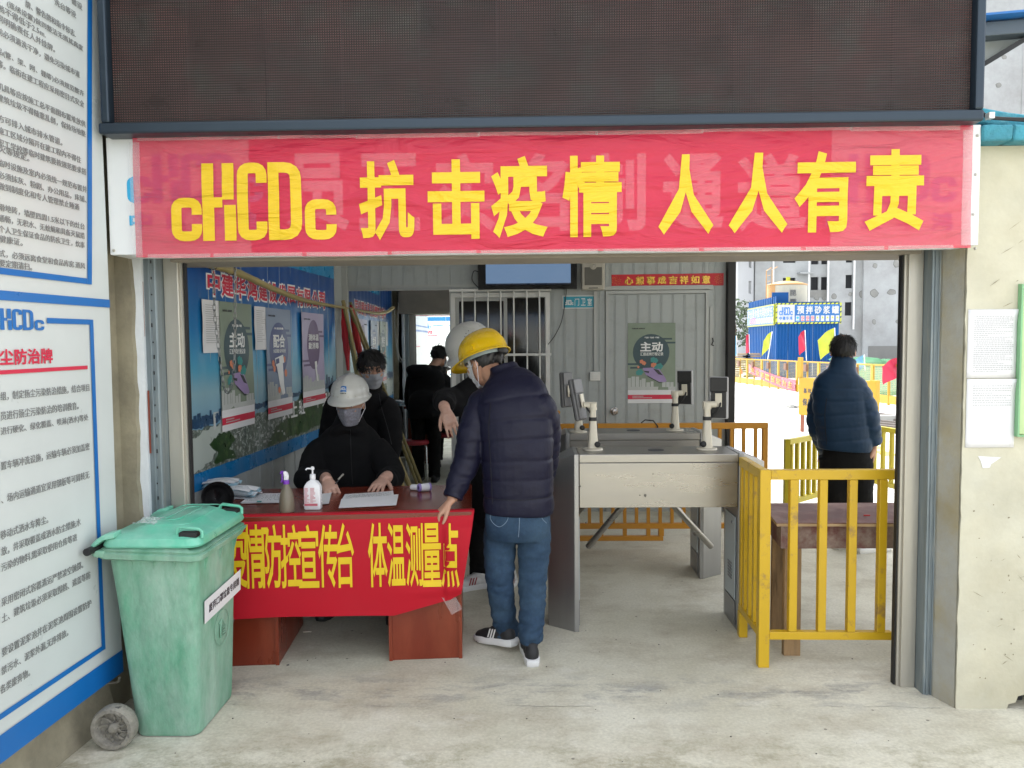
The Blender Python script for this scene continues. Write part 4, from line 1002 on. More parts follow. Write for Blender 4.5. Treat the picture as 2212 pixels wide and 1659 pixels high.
mb = MB(); mb.fbox(TV, tr[0], tr[1], tr[2], s_[1], -0.012, 0.01); mb.fbox(TV, tr[0], s_[3], tr[2], tr[3], -0.012, 0.01); mb.fbox(TV, tr[0], s_[1], s_[0], s_[3], -0.012, 0.01); mb.fbox(TV, s_[2], s_[1], tr[2], s_[3], -0.012, 0.01); mb.build('bezel', M['tv_black'], tv)
mb = MB(); mb.fbox(TV, *s_, -0.011, 0.001); mb.build('screen', M['screen_on'], tv)
M['scr_dark'] = mat('screen dark text', (0.01, 0.02, 0.06), 0.3); mb = MB(); mb.fbox(TV, s_[0], s_[1], s_[2], s_[1]+0.014, 0.0012, 0.002)
for k in range(4): 
    b = s_[1]+0.36-0.05*k; mb.fbox(TV, s_[0]+.012, b, s_[0]+.06-.01*(k % 2), b+.008, 0.0012, 0.002)
mb.build('screen_text', M['scr_dark'], tv, kind='stuff')
mb = MB(); p = [TV.at(tr[0]+.01, tr[1]+.16, -.03), TV.at(tr[0]-.04, tr[1]+.17, -.03), TV.at(tr[0]-.055, tr[1]+.09, -.03), TV.at(tr[0]+.0, tr[1]+.02, -.03)]; mb.tube([V(c) for c in catmull([tuple(q) for q in p], 5)], 0.004, 6); mb.build('lead', M['black_rubber'], tv)
cw = thing('wall_cable', 'thin black cable hanging from the television down to the window', 'cable', BW.at(bx(1190), bzz(745, 1190)))
mb = MB(); p = [BW.at(*BW.uv(x, y), 0.02) for x, y in ((1223, 622), (1222, 640), (1214, 690), (1200, 722), (1184, 744))]; mb.tube([V(c) for c in catmull([tuple(q) for q in p], 6)], 0.0035, 6); mb.build('wire', M['black_rubber'], cw)
M['beige_plastic'] = mat('aged beige plastic', (0.42, 0.39, 0.33), 0.5, var=0.05); M['speaker_grille'] = mat('grille cloth', (0.14, 0.135, 0.12), 0.8, bump=0.8, bscale=300)
sp = pxrect(BW, 1255, 567, 1304, 628); spk = thing('wall_speaker', 'beige wall speaker with round tweeter beside the television', 'speaker', BW.at(sp[0], sp[1]))
mb = MB(); mb.fbox(BW, *sp, 0.004, 0.11); mb.build('cabinet', M['beige_plastic'], spk, bevel=0.012)
w_ = sp[2]-sp[0]; h_ = sp[3]-sp[1]
mb = MB(); mb.fbox(BW, sp[0]+w_*.12, sp[1]+h_*.16, sp[2]-w_*.12, sp[3]-h_*.2, 0.1005, 0.114); mb.build('grille', M['speaker_grille'], spk, bevel=0.006)
mb = MB(); mb.lathe(BW.at(sp[0]+w_*.5, sp[3]-h_*.17, 0.11), [(0.03, 0), (0.03, 0.008), (0.022, 0.01), (0.018, 0.004), (0.008, 0.009), (0.001, .01)], 20, (0, -1, 0)); mb.build('tweeter', M['beige_plastic'], spk, smooth=True)
mb = MB(); mb.fbox(BW, sp[0]+w_*.3, sp[1]+h_*.05, sp[2]-w_*.3, sp[1]+h_*.08, 0.1102, 0.1115); mb.build('badge', M['dark_print'], spk)
mb = MB(); ca, cb2 = BW.uv(1287, 700); mb.fbox(BW, bx(1283), bzz(803, 1287), bx(1290), bzz(629, 1287), 0.004, 0.018); mb.fbox(BW, bx(1283), bzz(566, 1287), bx(1290), 2.69, 0.004, 0.018)
mb.build('cable_duct', M['hut_trim'], loc=BW.at(ca, cb2), label='narrow grey cable duct running down from the speaker to the switch', cat='cable duct')
sw = pxrect(BW, 1274, 803, 1296, 822); sww = thing('light_switch', 'white light switch on the hut wall left of the door', 'light switch', BW.at(sw[0], sw[1]))
mb = MB(); mb.fbox(BW, *sw, 0.004, 0.03); mb.build('plate', M['white_paint'], sww, bevel=0.004)
mb = MB(); mb.fbox(BW, sw[0]+.02, sw[1]+.018, sw[2]-.02, sw[3]-.018, 0.0302, 0.035); mb.build('rocker', M['white_paint'], sww, bevel=0.002)

# bamboo pole, chains, wrapped flag poles ---------------------------
M['bamboo'] = mat('dry bamboo', (0.30, 0.24, 0.10), 0.55, var=0.2, scale=8); M['chain'] = mat('chain steel', (0.33, 0.33, 0.32), 0.35, metal=0.9, var=0.2)
bp0 = P(402, 566, 4.0); bp1 = P(745, 665, 6.9); 
ctrl = [P(396, 562, 3.95), P(450, 570, 4.15), P(520, 592, 4.5), P(600, 628, 5.05), P(670, 652, 5.75), P(744, 666, 6.96)]
ctrl = [V((max(c.x, IL.at((c.y-4.1), 0, 0).x+0.05), c.y, c.z)) for c in ctrl]
dense = [V(c) for c in catmull([tuple(c) for c in ctrl], 14)]
bt_ = thing('bamboo_pole', 'long thin bamboo pole hung high along the blue mural', 'bamboo pole', ctrl[0])
mb = MB(); L = 0; rad = []
for i, c in enumerate(dense):
    if i: L += (dense[i]-dense[i-1]).length
    node = abs((L % 0.22)-0.11) < 0.018
    rad.append((0.024-0.0045*L)*(1.13 if node else 1.0))
mb.tube(dense, rad, 10); mb.build('pole', M['bamboo'], bt_, smooth=True)
mb = MB()
for k in (8, 16, 24): 
    c = dense[k]; mb.tube([c+V((0.028*math.cos(a), 0, 0.028*math.sin(a))) for a in [q*0.7 for q in range(10)]], 0.002, 4)
mb.build('wire_tie', M['black_rubber'], bt_)
def chain(path, nm_label):
    t = thing('chain', nm_label, 'chain', path[0])
    d = [V(c) for c in catmull([tuple(p) for p in path], 20)]; acc = 0; last = d[0]; k = 0; mb = None
    link = 0.030
    pts = [d[0]]
    for c in d[1:]:
        if (c-pts[-1]).length >= link: pts.append(c)
    lm = None
    for i in range(len(pts)-1):
        a, b = pts[i], pts[i+1]; dd = (b-a).normalized(); x = V((1, 0, 0)) if i % 2 else V((0, 1, 0)); x = (x-dd*x.dot(dd)).normalized()
        m_ = (a+b)/2; ln = (b-a).length/2+0.006; wd = 0.0085
        ring = [m_+dd*(ln*math.cos(q))*(1.0 if abs(math.cos(q)) < .9 else 1)+x*(wd*math.sin(q)) for q in [2*PI*j/10 for j in range(10)]]
        mb = MB(); y = dd.cross(x); rings = []
        for j, p in enumerate(ring):
            o_ = (p-m_).normalized(); rings.append([p+o_*0.0026*math.cos(u)+y*0.0026*math.sin(u) for u in (0, 1.57, 3.14, 4.71)])
        mb.ring_loft(rings, close=True); mb.build('link', M['chain'], t, smooth='all')
ya = 4.17
chain([P(459, 566, ya), P(462, 620, ya), P(464, 680, ya), P(472, 750, ya), P(481, 820, ya), P(486, 843, ya-.02), P(496, 848, ya-.05), P(501, 820, ya-.08)], 'steel chain ending in a loop, hanging over the white sheet on the mural')
yb_ = 4.3
chain([P(507, 560, yb_), P(508, 600, yb_), P(508, 680, yb_), P(507, 760, yb_), P(504, 815, yb_-.05), P(500, 836, yb_-.15)], 'steel link chain hanging in front of the green poster on the mural')
M['flag_red'] = mat('red flag cloth', (0.55, 0.02, 0.03), 0.6, var=0.1)
fp = thing('rolled_flags', 'pair of poles with rolled red flags leaning in the hut corner', 'flag pole', (ctrl[-1].x+0.05, 6.8, 0))
for (a, b, r0_, r1_) in ((P(742, 655, 6.85), P(752, 800, 6.7), .012, .032),):
    mb = MB(); mb.tube([a+(b-a)*k/10 for k in range(11)], [0.012+0.022*math.sin(PI*min(1, k/9))+0.004*(k % 2) for k in range(11)], 8); mb.build('flag', M['flag_red'], fp, smooth=True)
for a, b in ((P(741, 650, 6.85), G(853, 1156, .014)), (P(744, 664, 6.88), G(835, 1160, .014)), (P(842, 948, 5.5), G(968, 1250, .014)), (P(832, 950, 5.45), G(945, 1254, .014))):
     mb = MB(); mb.tube([a.lerp(b, k/16) for k in range(17)], [0.017*(1.12 if k % 4 == 1 else 1) for k in range(17)], 8); mb.build('pole', M['bamboo'], fp, smooth=True)
# stools
M['stool_red'] = mat('red vinyl seat', (0.33, 0.02, 0.035), 0.4); M['chrome'] = mat('chrome tube', (0.6, 0.6, 0.6), 0.2, metal=1.0)
def stool(x, y, label):
    t = thing('stool', label, 'stool', (x, y, 0), 'red topped stools by the table')
    mb = MB(); mb.lathe((x, y, 0.43), [(0.13, 0), (0.15, 0.005), (0.155, 0.025), (0.14, 0.045), (0.05, 0.05)], 24); mb.build('seat', M['stool_red'], t, smooth=True)
    for k in range(4):
        a = k*PI/2+0.5; c, s = math.cos(a), math.sin(a); mb = MB()
        mb.tube([V((x+c*.05, y+s*.05, .425)), V((x+c*.12, y+s*.12, .425)), V((x+c*.14, y+s*.14, .40)), V((x+c*.15, y+s*.15, 0.01))], 0.009, 8); mb.build('leg', M['chrome'], t, smooth=True)
    return t
stool(-1.28, 5.45, 'red topped metal stool standing by the mural wall behind the seated man')
stool(-1.02, 4.80, 'red topped metal stool under the seated man in the white helmet')
# ------------------------------------------------------------------ construction site seen through the right of the gateway
M['bldg'] = mat('grey render', (0.36, 0.375, 0.375), 0.9, var=0.10, scale=0.25, bump=0.1, bscale=3, c2=(0.25, 0.25, 0.245), c2a=0.35, c2scale=0.2, c2soft=0.3)
M['bldg_light'] = mat('pale render', (0.46, 0.47, 0.48), 0.9, var=0.06, scale=0.3, c2=(0.40, 0.41, 0.41), c2a=0.3, c2scale=0.3, c2soft=0.3)
M['bldg_dark'] = mat('raw concrete base', (0.18, 0.18, 0.17), 0.9, var=0.15, scale=0.5)
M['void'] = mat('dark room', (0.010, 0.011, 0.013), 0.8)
M['white_pipe'] = mat('white pvc pipe', (0.68, 0.68, 0.68), 0.4)
M['patch'] = mat('mortar patch', (0.23, 0.23, 0.215), 0.9, var=0.2, scale=1)
M['patch_edge'] = mat('mortar patch rim', (0.13, 0.13, 0.12), 0.9)
def wallholes(parent, fr, a0, b0, a1, b1, holes, m, depth=0.25, th=0.35, nm='wall'):
    xs = sorted({a0, a1, *[h[0] for h in holes], *[h[2] for h in holes]}); zs = sorted({b0, b1, *[h[1] for h in holes], *[h[3] for h in holes]})
    mb = MB()
    for x0, x1 in zip(xs, xs[1:]):
        for z0, z1 in zip(zs, zs[1:]):
            cx, cz = (x0+x1)/2, (z0+z1)/2
            if any(h[0] < cx < h[2] and h[1] < cz < h[3] for h in holes): continue
            mb.quad(fr.at(x0, z0), fr.at(x1, z0), fr.at(x1, z1), fr.at(x0, z1))
    for h in holes:
        c = [(h[0], h[1]), (h[2], h[1]), (h[2], h[3]), (h[0], h[3])]
        for k in range(4):
            p, q = c[k], c[(k+1) % 4]; mb.quad(fr.at(*p), fr.at(*q), fr.at(*q, -depth), fr.at(*p, -depth))
    mb.quad(fr.at(a0, b0), fr.at(a0, b1), fr.at(a0, b1, -th), fr.at(a0, b0, -th)); mb.quad(fr.at(a1, b0), fr.at(a1, b1), fr.at(a1, b1, -th), fr.at(a1, b0, -th)); mb.quad(fr.at(a0, b1), fr.at(a1, b1), fr.at(a1, b1, -th), fr.at(a0, b1, -th))
    w = mb.build(nm, m, parent)
    for h in holes:
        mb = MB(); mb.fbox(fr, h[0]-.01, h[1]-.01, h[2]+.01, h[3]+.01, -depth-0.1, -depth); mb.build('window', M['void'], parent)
    return w
YB = 80.0; GB = -0.75
def X(px, Y=YB, py=800): return P(px, py, Y).x
def Z(py, Y=YB, px=1800): return P(px, py, Y).z
tw = thing('apartment_tower', 'unfinished grey apartment tower with dark window openings behind the blue enclosure', 'building', (X(1800), YB, GB))
ztop = 42.0
ST = 2.62   # storey in metres: 54 px at this distance
def rows(z_top0, z_bot0, n): return [(z_bot0+ST*k, z_top0+ST*k) for k in range(n)]
NF = 15
# face 1: pale, angled to the left
fA = X(1592, 74), 74.0; fB = X(1629, YB), YB
F1 = Fr((fA[0], fA[1], 0), (fB[0]-fA[0], fB[1]-fA[1], 0)); L1 = V((fB[0]-fA[0], fB[1]-fA[1], 0)).length
h1 = [(L1*.62, Z(635)+ST*k, L1*.78, Z(608)+ST*k) for k in range(NF)]
d0_ = (L1*0.45, GB, L1*0.97, Z(720)); 
wallholes(tw, F1, 0, GB, L1, Z(565)+6, [h for h in h1 if h[3] < Z(565)+5.5]+[(L1*.5, GB+.05, L1*.98, Z(722))], M['bldg_light'])
def face(px0, px1, Y, rows_, z1=ztop, m='bldg', z0=GB, holes=()):
    fr = front(Y); hs = []
    for (wx0, wx1, yt, yb, n, k0) in holes:
        for k in range(k0, n): hs.append((X(wx0, Y), Z(yb, Y)+ST*k, X(wx1, Y), Z(yt, Y)+ST*k))
    hs = [h for h in hs if h[3] < z1-0.3 and h[1] > z0+0.3]
    return wallholes(tw, fr, X(px0, Y), z0, X(px1, Y), z1, hs, M[m])
face(1629.2, 1669, YB-0.6, 0, 30)
face(1669.2, 1785.5, YB, 0, ztop, holes=((1689, 1716, 599, 622, NF, 0), (1749, 1765, 598, 626, NF, 0), (1771, 1785, 598, 626, NF, 0)))
face(1785.7, 1862, YB-0.5, 0, ztop, holes=((1823.5, 1838.5, 594, 623, NF, 0), (1823, 1838, 653, 682, 1, 0)))
face(1862.2, 2190, YB-1.2, 0, ztop)
face(2190.2, 2330, YB-1.25, 0, ztop, holes=((2203, 2240, 120, 150, 13, -12), (2252, 2275, 120, 150, 13, -12)))
mb = MB(); 
for px, yb in ((1668, 700), (1745, 668), (1786, 665), (1842, 712)):
    m_ = MB(); p = front(YB-1.4); m_.tube([V((X(px, YB-.75), YB-.75 if px < 1800 else YB-.75, Z(yb))), V((X(px, YB-.75), YB-.75, 34))], 0.10, 8); m_.build('drain_pipe', M['white_pipe'], tw, smooth=True)
rr = random.Random(12)
def blob(fr, cx, cz, rx, rz, w, seed):
    r_ = random.Random(seed); return [fr.at(cx+rx*math.cos(a)*r_.uniform(.75, 1.1), cz+rz*math.sin(a)*r_.uniform(.8, 1.1), w) for a in [2*PI*k/9 for k in range(9)]]
def patches(Y, lst):
    fr = front(Y)
    for i, (px, py, rx, ry) in enumerate(lst):
        a = X(px, Y); z = Z(py, Y); s = Y/F
        mb = MB(); mb.prism(blob(fr, a, z, rx*s*1.15, ry*s*1.15, 0.01, i), fr.n*0.01); e = mb.build('mortar_rim', M['patch_edge'], tw)
        mb = MB(); mb.prism(blob(fr, a, z, rx*s, ry*s, 0.021, i), fr.n*0.01); mb.build('mortar_patch', M['patch'], tw)
patches(YB-1.2, [(1932, 570, 6, 9), (1886, 575, 5, 5), (1885, 634, 8, 8), (1923, 632, 9, 6), (1886, 696, 4, 5), (1937, 696, 4, 4), (1882, 763, 3, 3), (1898, 763, 3, 3), (1862+100, 640, 7, 6), (2140, 190, 6, 5), (2132, 130, 5, 4), (2150, 130, 5, 4), (2155, 60, 6, 4)])
patches(YB-0.5, [(1799, 640, 5, 6), (1834, 636, 4, 4), (1858, 636, 5, 7)])
patches(YB, [(1702, 640, 4, 3), (1762, 642, 6, 6), (1778, 643, 5, 5)])
mb = MB(); fr = front(YB-1.2); mb.fbox(fr, X(1862)+.1, Z(781), X(2196), Z(748), 0.002, 0.06); mb.build('base_band', M['bldg_dark'], tw)
mb = MB(); mb.fbox(front(YB), X(1670), Z(642), X(1785), Z(625)-.05, 0.004, 0.05); mb.build('floor_band', M['patch'], tw)
mb = MB(); mb.fbox(front(YB), X(1719), Z(592), X(1751), Z(589), 0.0, 1.0); mb.build('ledge', M['bldg'], tw)
mb = MB(); a = F1.at(-1.2, Z(563), 0); mb.beam(F1.at(-1.5, Z(563)-.2, 0.3), F1.at(L1, Z(550)+.2, 0.3), 0.8, 0.25); mb.build('cornice', M['bldg_light'], tw)
# building further back on the left of the view
ob = thing('apartment_block', 'white apartment block with stacked windows at the left edge of the site view', 'building', (X(1570, 95), 95, GB))
fr = front(95.0); hs = [(X(1581.5, 95), Z(631, 95)-2.25*0+3.1*k-12.4, X(1591.0, 95), Z(604, 95)+3.1*k-12.4+.2) for k in range(14)]
hs = [h for h in hs if h[1] > GB+8]
wallholes(ob, fr, X(1480, 95), GB, X(1604, 95), 44, hs, M['bldg_light'])
# trees under it
M['leaf_dark'] = mat('dark evergreen leaves', (0.035, 0.06, 0.025), 0.8, var=0.5, scale=3)
def leafy(name, c, r, h, n, seed, label, px=None):
    t = thing(name, label, 'tree', (c[0], c[1], GB)); rr = random.Random(seed)
    mb = MB(); mb.tube([V((c[0], c[1], GB-.1)), V((c[0]+.1, c[1], GB+h*.5)), V((c[0], c[1], GB+h*.8))], [0.22, .15, .05], 7); mb.build('trunk', M['dark_wood'], t)
    mb = MB()
    for k in range(n):
        d = V((rr.gauss(0, 1), rr.gauss(0, 1), rr.gauss(0, 1))).normalized()*rr.uniform(.45, 1); d = V((d.x*r, d.y*r, d.z*h*.38))
        q = V(c)+d+V((0, 0, h*.62)); q.z += GB; s = rr.uniform(.10, .28); u_ = V((rr.gauss(0, 1), rr.gauss(0, 1), rr.gauss(0, 1))).normalized(); v_ = u_.orthogonal().normalized()
        mb.quad(q-u_*s, q-v_*s*.5, q+u_*s, q+v_*s*.5)
    mb.build('crown', M['leaf_dark'], t)
leafy('evergreen_tree', (X(1584, 62), 62, 0), 2.6, 5.6, 900, 4, 'dark evergreen tree at the left edge of the site view below the white block')

# blue corrugated enclosure with signs -------------------------------
YE = 44.0; GE = gz(YE)
M['blue_sheet'] = mat('blue corrugated sheet', (0.002, 0.062, 0.215), 0.5, var=0.06, scale=0.6, spec=.2)
ex0, ex1 = X(1675, YE), X(1808, YE); ez1 = Z(652, YE, 1740)
en = thing('silo_enclosure', 'blue corrugated enclosure with hazard striped signs around the mortar silo', 'enclosure', (ex0, YE, GE))
lx, ly = P(1618, 700, 51.5).x, 51.5
E2 = Fr((lx, ly, 0), (ex0-lx, YE-ly, 0)); EL = V((ex0-lx, YE-ly, 0)).length
def corr(fr, a0, b0, a1, b1, n):
    mb = MB(); w = (a1-a0)/n; prof = []
    for k in range(n): prof += [(a0+w*k, 0), (a0+w*(k+.12), 0.05), (a0+w*(k+.32), 0.05), (a0+w*(k+.44), 0)]
    prof.append((a1, 0))
    for (p, q) in zip(prof, prof[1:]): mb.quad(fr.at(p[0], b0, p[1]), fr.at(q[0], b0, q[1]), fr.at(q[0], b1, q[1]), fr.at(p[0], b1, p[1]))
    return mb
EF = front(YE)
npn = 5
for k in range(npn):
    a0 = ex0+(ex1-ex0)*k/npn; a1 = ex0+(ex1-ex0)*(k+1)/npn-.01; corr(EF, a0, GE, a1, ez1, 4).build('sheet_panel', M['blue_sheet'], en)
for k in range(4): corr(E2, EL*k/4, GE, EL*(k+1)/4-.01, Z(648, YE, 1640)+.2, 4).build('sheet_panel', M['blue_sheet'], en)
mb = MB(); mb.fbox(EF, ex0, ez1-.1, X(1711, YE), Z(642, YE)+.35, -0.8, -0.75); mb.build('upper_sheet', M['blue_sheet'], en)
mb = MB(); mb.fbox(EF, ex1-.04, GE, ex1+.06, ez1, -2.5, 0.02); mb.build('end_post', M['blue_sheet'], en)
M['sign_blue'] = mat('sign blue', (0.004, 0.10, 0.30), 0.4); M['hazard'] = mat('hazard yellow', (0.38, 0.42, 0.02), 0.4)
M['white_far'] = mat('dimmed white print', (0.40, 0.41, 0.41), 0.5)  # white lowered in colour so the far signs do not blow out
def hazard_sign(fr, a0, b0, a1, b1, kind, label):
    t = thing('safety_sign', label, 'sign', fr.at((a0+a1)/2, b0, .1))
    mb = MB(); mb.fbox(fr, a0, b0, a1, b1, 0.06, 0.12); mb.build('board', M['hazard'], t); bw = (b1-b0)*.075
    mb = MB(); n = int((a1-a0)/0.22)
    for k in range(n):
        x = a0+(a1-a0)*k/n
        for bb in (b0, b1-bw): mb.quad(fr.at(x, bb, .1215), fr.at(x+.09, bb, .1215), fr.at(x+.15, bb+bw, .1215), fr.at(x+.06, bb+bw, .1215))
    m = max(3, int((b1-b0)/.24))
    for k in range(m):
        z = b0+(b1-b0)*k/m
        for aa in (a0, a1-bw): mb.quad(fr.at(aa, z, .1213), fr.at(aa+bw, z+.06, .1213), fr.at(aa+bw, z+.15, .1213), fr.at(aa, z+.09, .1213))
    mb.build('hazard_stripe', M['dark_print'], t, kind='stuff')
    A0_, B0_, A1_, B1_ = a0+bw, b0+bw, a1-bw, b1-bw
    mb = MB(); mb.fbox(fr, A0_, B0_, A1_, B1_, .1218, .128); mb.build('field', M['sign_blue'], t)
    x0 = A0_; W = A1_-A0_; Hh = B1_-B0_
    mb = MB()
    if kind == 'front':
        q = MB(); q.fbox(fr, A0_, B0_, A0_+W*.275, B1_, .1285, .132); q.build('logo_field', M['white_far'], t)
        q = MB(); logo_mesh(q, fr, (A0_+W*.03, B0_+Hh*.40, A0_+W*.245, B0_+Hh*.86), .134)
        for i, s in enumerate('中建华鸿'): add_text(q, s, fr, (A0_+W*(.03+.055*i), B0_+Hh*.13, A0_+W*(.075+.055*i), B0_+Hh*.34), .134, .03)
        q.build('logo', M['blue_print'], t)
        for i, s in enumerate('预拌砂浆罐'): add_text(mb, s, fr, (A0_+W*(.315+.138*i), B0_+Hh*.46, A0_+W*(.43+.138*i), B0_+Hh*.92), .132, .035)
        x0 = A0_+W*.285; n = 9
    else:
        for i, s in enumerate('安全是你我共同的责任'): add_text(mb, s, fr, (A0_+W*(.02+.097*i), B0_+Hh*.44, A0_+W*(.105+.097*i), B0_+Hh*.95), .132, .010)
        x0 = A0_+W*.01; n = 11
    mb.build('lettering', M['white_far'], t)
    w = (A1_-x0)/n
    for i in range(n):
        mb = MB(); c0, c1 = x0+w*(i+.14), x0+w*(i+.86); mb.fbox(fr, c0, B0_+Hh*.06, c1, B0_+Hh*.38, .1285, .132); mb.build('pictogram_card', M['white_far'], t)
        mb = MB(); cx = (c0+c1)/2; cz = B0_+Hh*.26; r = w*.26
        if i == 0: mb.add([fr.at(cx+r*math.cos(a), cz+r*math.sin(a), .134) for a in [2*PI*k/12 for k in range(12)]], [tuple(range(12))]); mm = 'sign_cyan'
        elif i < 4: 
            mb.tube([fr.at(cx+r*math.cos(a), cz+r*math.sin(a), .134) for a in [2*PI*k/12 for k in range(13)]], .012, 4); mb.tube([fr.at(cx-r*.7, cz+r*.7, .134), fr.at(cx+r*.7, cz-r*.7, .134)], .012, 4); mm = 'red_print'
        else: mb.add([fr.at(cx-r, cz-r*.7, .134), fr.at(cx+r, cz-r*.7, .134), fr.at(cx, cz+r, .134)], [(0, 1, 2)]); mm = 'hazard'
        mb.fbox(fr, c0+.02, B0_+Hh*.09, c1-.02, B0_+Hh*.13, .133, .135) if i < 4 else None
        mb.build('pictogram', M[mm], t)
hazard_sign(EF, X(1673, YE), Z(699, YE), X(1814, YE), Z(654, YE), 'front', 'blue safety sign naming the mortar silo, facing the gate with white logo field')
hazard_sign(E2, 0.02, Z(701, YE)+.0, EL-.05, Z(655, YE)+.0, 'side', 'blue safety slogan sign with small pictograms on the left side of the enclosure')
# silo
YS = 47.5; sc = P(1700, 600, YS); sr = 41*YS/F
M['silo_cream'] = mat('cream silo paint', (0.42, 0.40, 0.32), 0.5, var=0.06, c2=(0.5, 0.42, 0.28), c2a=.15, c2scale=2); M['silo_orange'] = mat('faded orange silo paint', (0.44, 0.25, 0.09), 0.5, var=0.06)
sil = thing('mortar_silo', 'cream and orange cylindrical mortar silo with domed top inside the blue enclosure', 'silo', (sc.x, YS, gz(YS)))
zs1 = Z(617, YS, 1700); SVA = math.atan2(sc.x, YS)
mb = MB(); n = 48; rings = [[(sc.x+sr*math.cos(2*PI*k/n), YS+sr*math.sin(2*PI*k/n), z) for k in range(n)] for z in (gz(YS)+1.5, zs1)]
for k in range(n):
    a = 2*PI*(k+.5)/n; mb.cur = 1 if math.cos(a+SVA) < -0.54 else 0; k2 = (k+1) % n
    mb.quad(rings[0][k], rings[0][k2], rings[1][k2], rings[1][k])
mb.build('drum', [M['silo_cream'], M['silo_orange']], sil, smooth=True)
mb = MB(); zt_ = Z(606, YS, 1700)-zs1; mb.lathe((sc.x, YS, zs1-.02), [(sr+.02, 0), (sr+.02, .08), (sr*.85, zt_*.45), (sr*.5, zt_*.8), (sr*.15, zt_), (0.01, zt_)], 40); mb.build('dome', M['silo_orange'], sil, smooth='all')
mb = MB(); mb.box((sc.x-.12, YS-sr*.2, zs1+zt_-.1), (sc.x+.12, YS-sr*.2+.05, zs1+zt_+.2)); mb.build('lifting_eye', M['hazard'], sil)
def cyl_text(s, px0, px1, yt, yb):
    co, fs = text_verts(s, .03); lo = co.min(0); hi = co.max(0); mb = MB(); vs = []
    a0, a1 = (px0-1700)/41., (px1-1700)/41.; z0, z1 = Z(yb, YS-sr), Z(yt, YS-sr)
    for x, y, z in co:
        q = a0+(a1-a0)*(x-lo[0])/(hi[0]-lo[0]); zz = z0+(z1-z0)*(y-lo[1])/(hi[1]-lo[1]); h_ = math.sqrt(max(0, 1-q*q)); rr_ = sr+.03; vs.append((sc.x+rr_*(q*math.cos(SVA)-h_*math.sin(SVA)), YS+rr_*(-q*math.sin(SVA)-h_*math.cos(SVA)), zz))
    mb.add(vs, fs); mb.build('lettering', M['grey_print'], sil)
cyl_text('昆', 1706, 1718.5, 625, 638); cyl_text('鹏', 1706, 1719, 644, 657)
mb = MB()
for sx in (-.25, .25):
    q = PI*1.12; c = V((sc.x+(sr+.15)*math.cos(q)+sx*math.sin(q), YS+(sr+.15)*math.sin(q)+sx, 0)); mb.tube([c+V((0, 0, 1.5)), c+V((0, 0, zs1+.9)), c+V((.35, .1, zs1+1.1))], .03, 5)
for k in range(16): q = PI*1.12; c = V((sc.x+(sr+.15)*math.cos(q), YS+(sr+.15)*math.sin(q), zs1+.6-k*.35)); mb.beam(c-V((0, .25, 0)), c+V((0, .25, 0)), .03, .03)
mb.build('ladder', M['silo_orange'], sil, kind='stuff')

# yellow mesh fence along the site road --------------------------------
M['fence_yellow'] = mat('site fence yellow', (0.40, 0.235, 0.008), 0.5, var=0.08, scale=1); M['mesh_wire'] = mat('mesh wire', (0.35, 0.30, 0.10), 0.5)
M['brown_box'] = mat('brown lamp box', (0.16, 0.08, 0.05), 0.6); M['sun_yellow'] = M['fence_yellow']
fy0, fx0 = 41.0, P(1560, 800, 41.0).x; fy1 = 22.5; fx1 = P(1960, 800, 22.5).x
FS = Fr((fx0, fy0, 0), (fx1-fx0, fy1-fy0, 0)); FL = V((fx1-fx0, fy1-fy0, 0)).length
def gp(fr, a): return gz(fr.at(a, 0).y)
nP = 9; HF = 1.22
sec0 = None
for k in range(nP):
    a0, a1 = FL*k/nP, FL*(k+1)/nP-.02
    t = thing('fence_section', 'yellow mesh fence section beyond the road, '+['first', 'second', 'third', 'fourth', 'fifth', 'sixth', 'seventh', 'eighth', 'last'][k]+' from the left', 'fence', FS.at(a0, gp(FS, a0)), 'yellow mesh fence sections along the site road')
    g0, g1 = gp(FS, a0), gp(FS, a1)
    for a in (a0+.03, (a0+a1)/2, a1-.03):
        mb = MB(); g = gp(FS, a); wdt = 0.04 if a != (a0+a1)/2 else 0.025; mb.fbox(FS, a-wdt, g-.05, a+wdt, g+HF, -.03, .03); mb.build('post', M['fence_yellow'], t)
    mb = MB(); mb.beam(FS.at(a0, g0+HF), FS.at(a1, g1+HF), .05, .05); mb.build('rail', M['fence_yellow'], t)
    mb = MB(); mb.beam(FS.at(a0, g0+.17, .01), FS.at(a1, g1+.17, .01), .02, .26); mb.build('kick_plate', M['fence_yellow'], t)
    mb = MB(); nb = 22
    for i in range(1, nb): a = a0+(a1-a0)*i/nb; g = gp(FS, a); mb.beam(FS.at(a, g+.3), FS.at(a, g+HF), .006, .006)
    for i in range(1, 16): z = .3+(HF-.3)*i/16; mb.beam(FS.at(a0, g0+z), FS.at(a1, g1+z), .006, .006)
    mb.build('mesh', M['mesh_wire'], t, kind='stuff')
    mb = MB(); a = (a0+a1)/2; g = gp(FS, a); mb.fbox(FS, a-.12, g+.85, a+.12, g+1.12, .03, .12); mb.build('lamp_box', M['brown_box'], t)
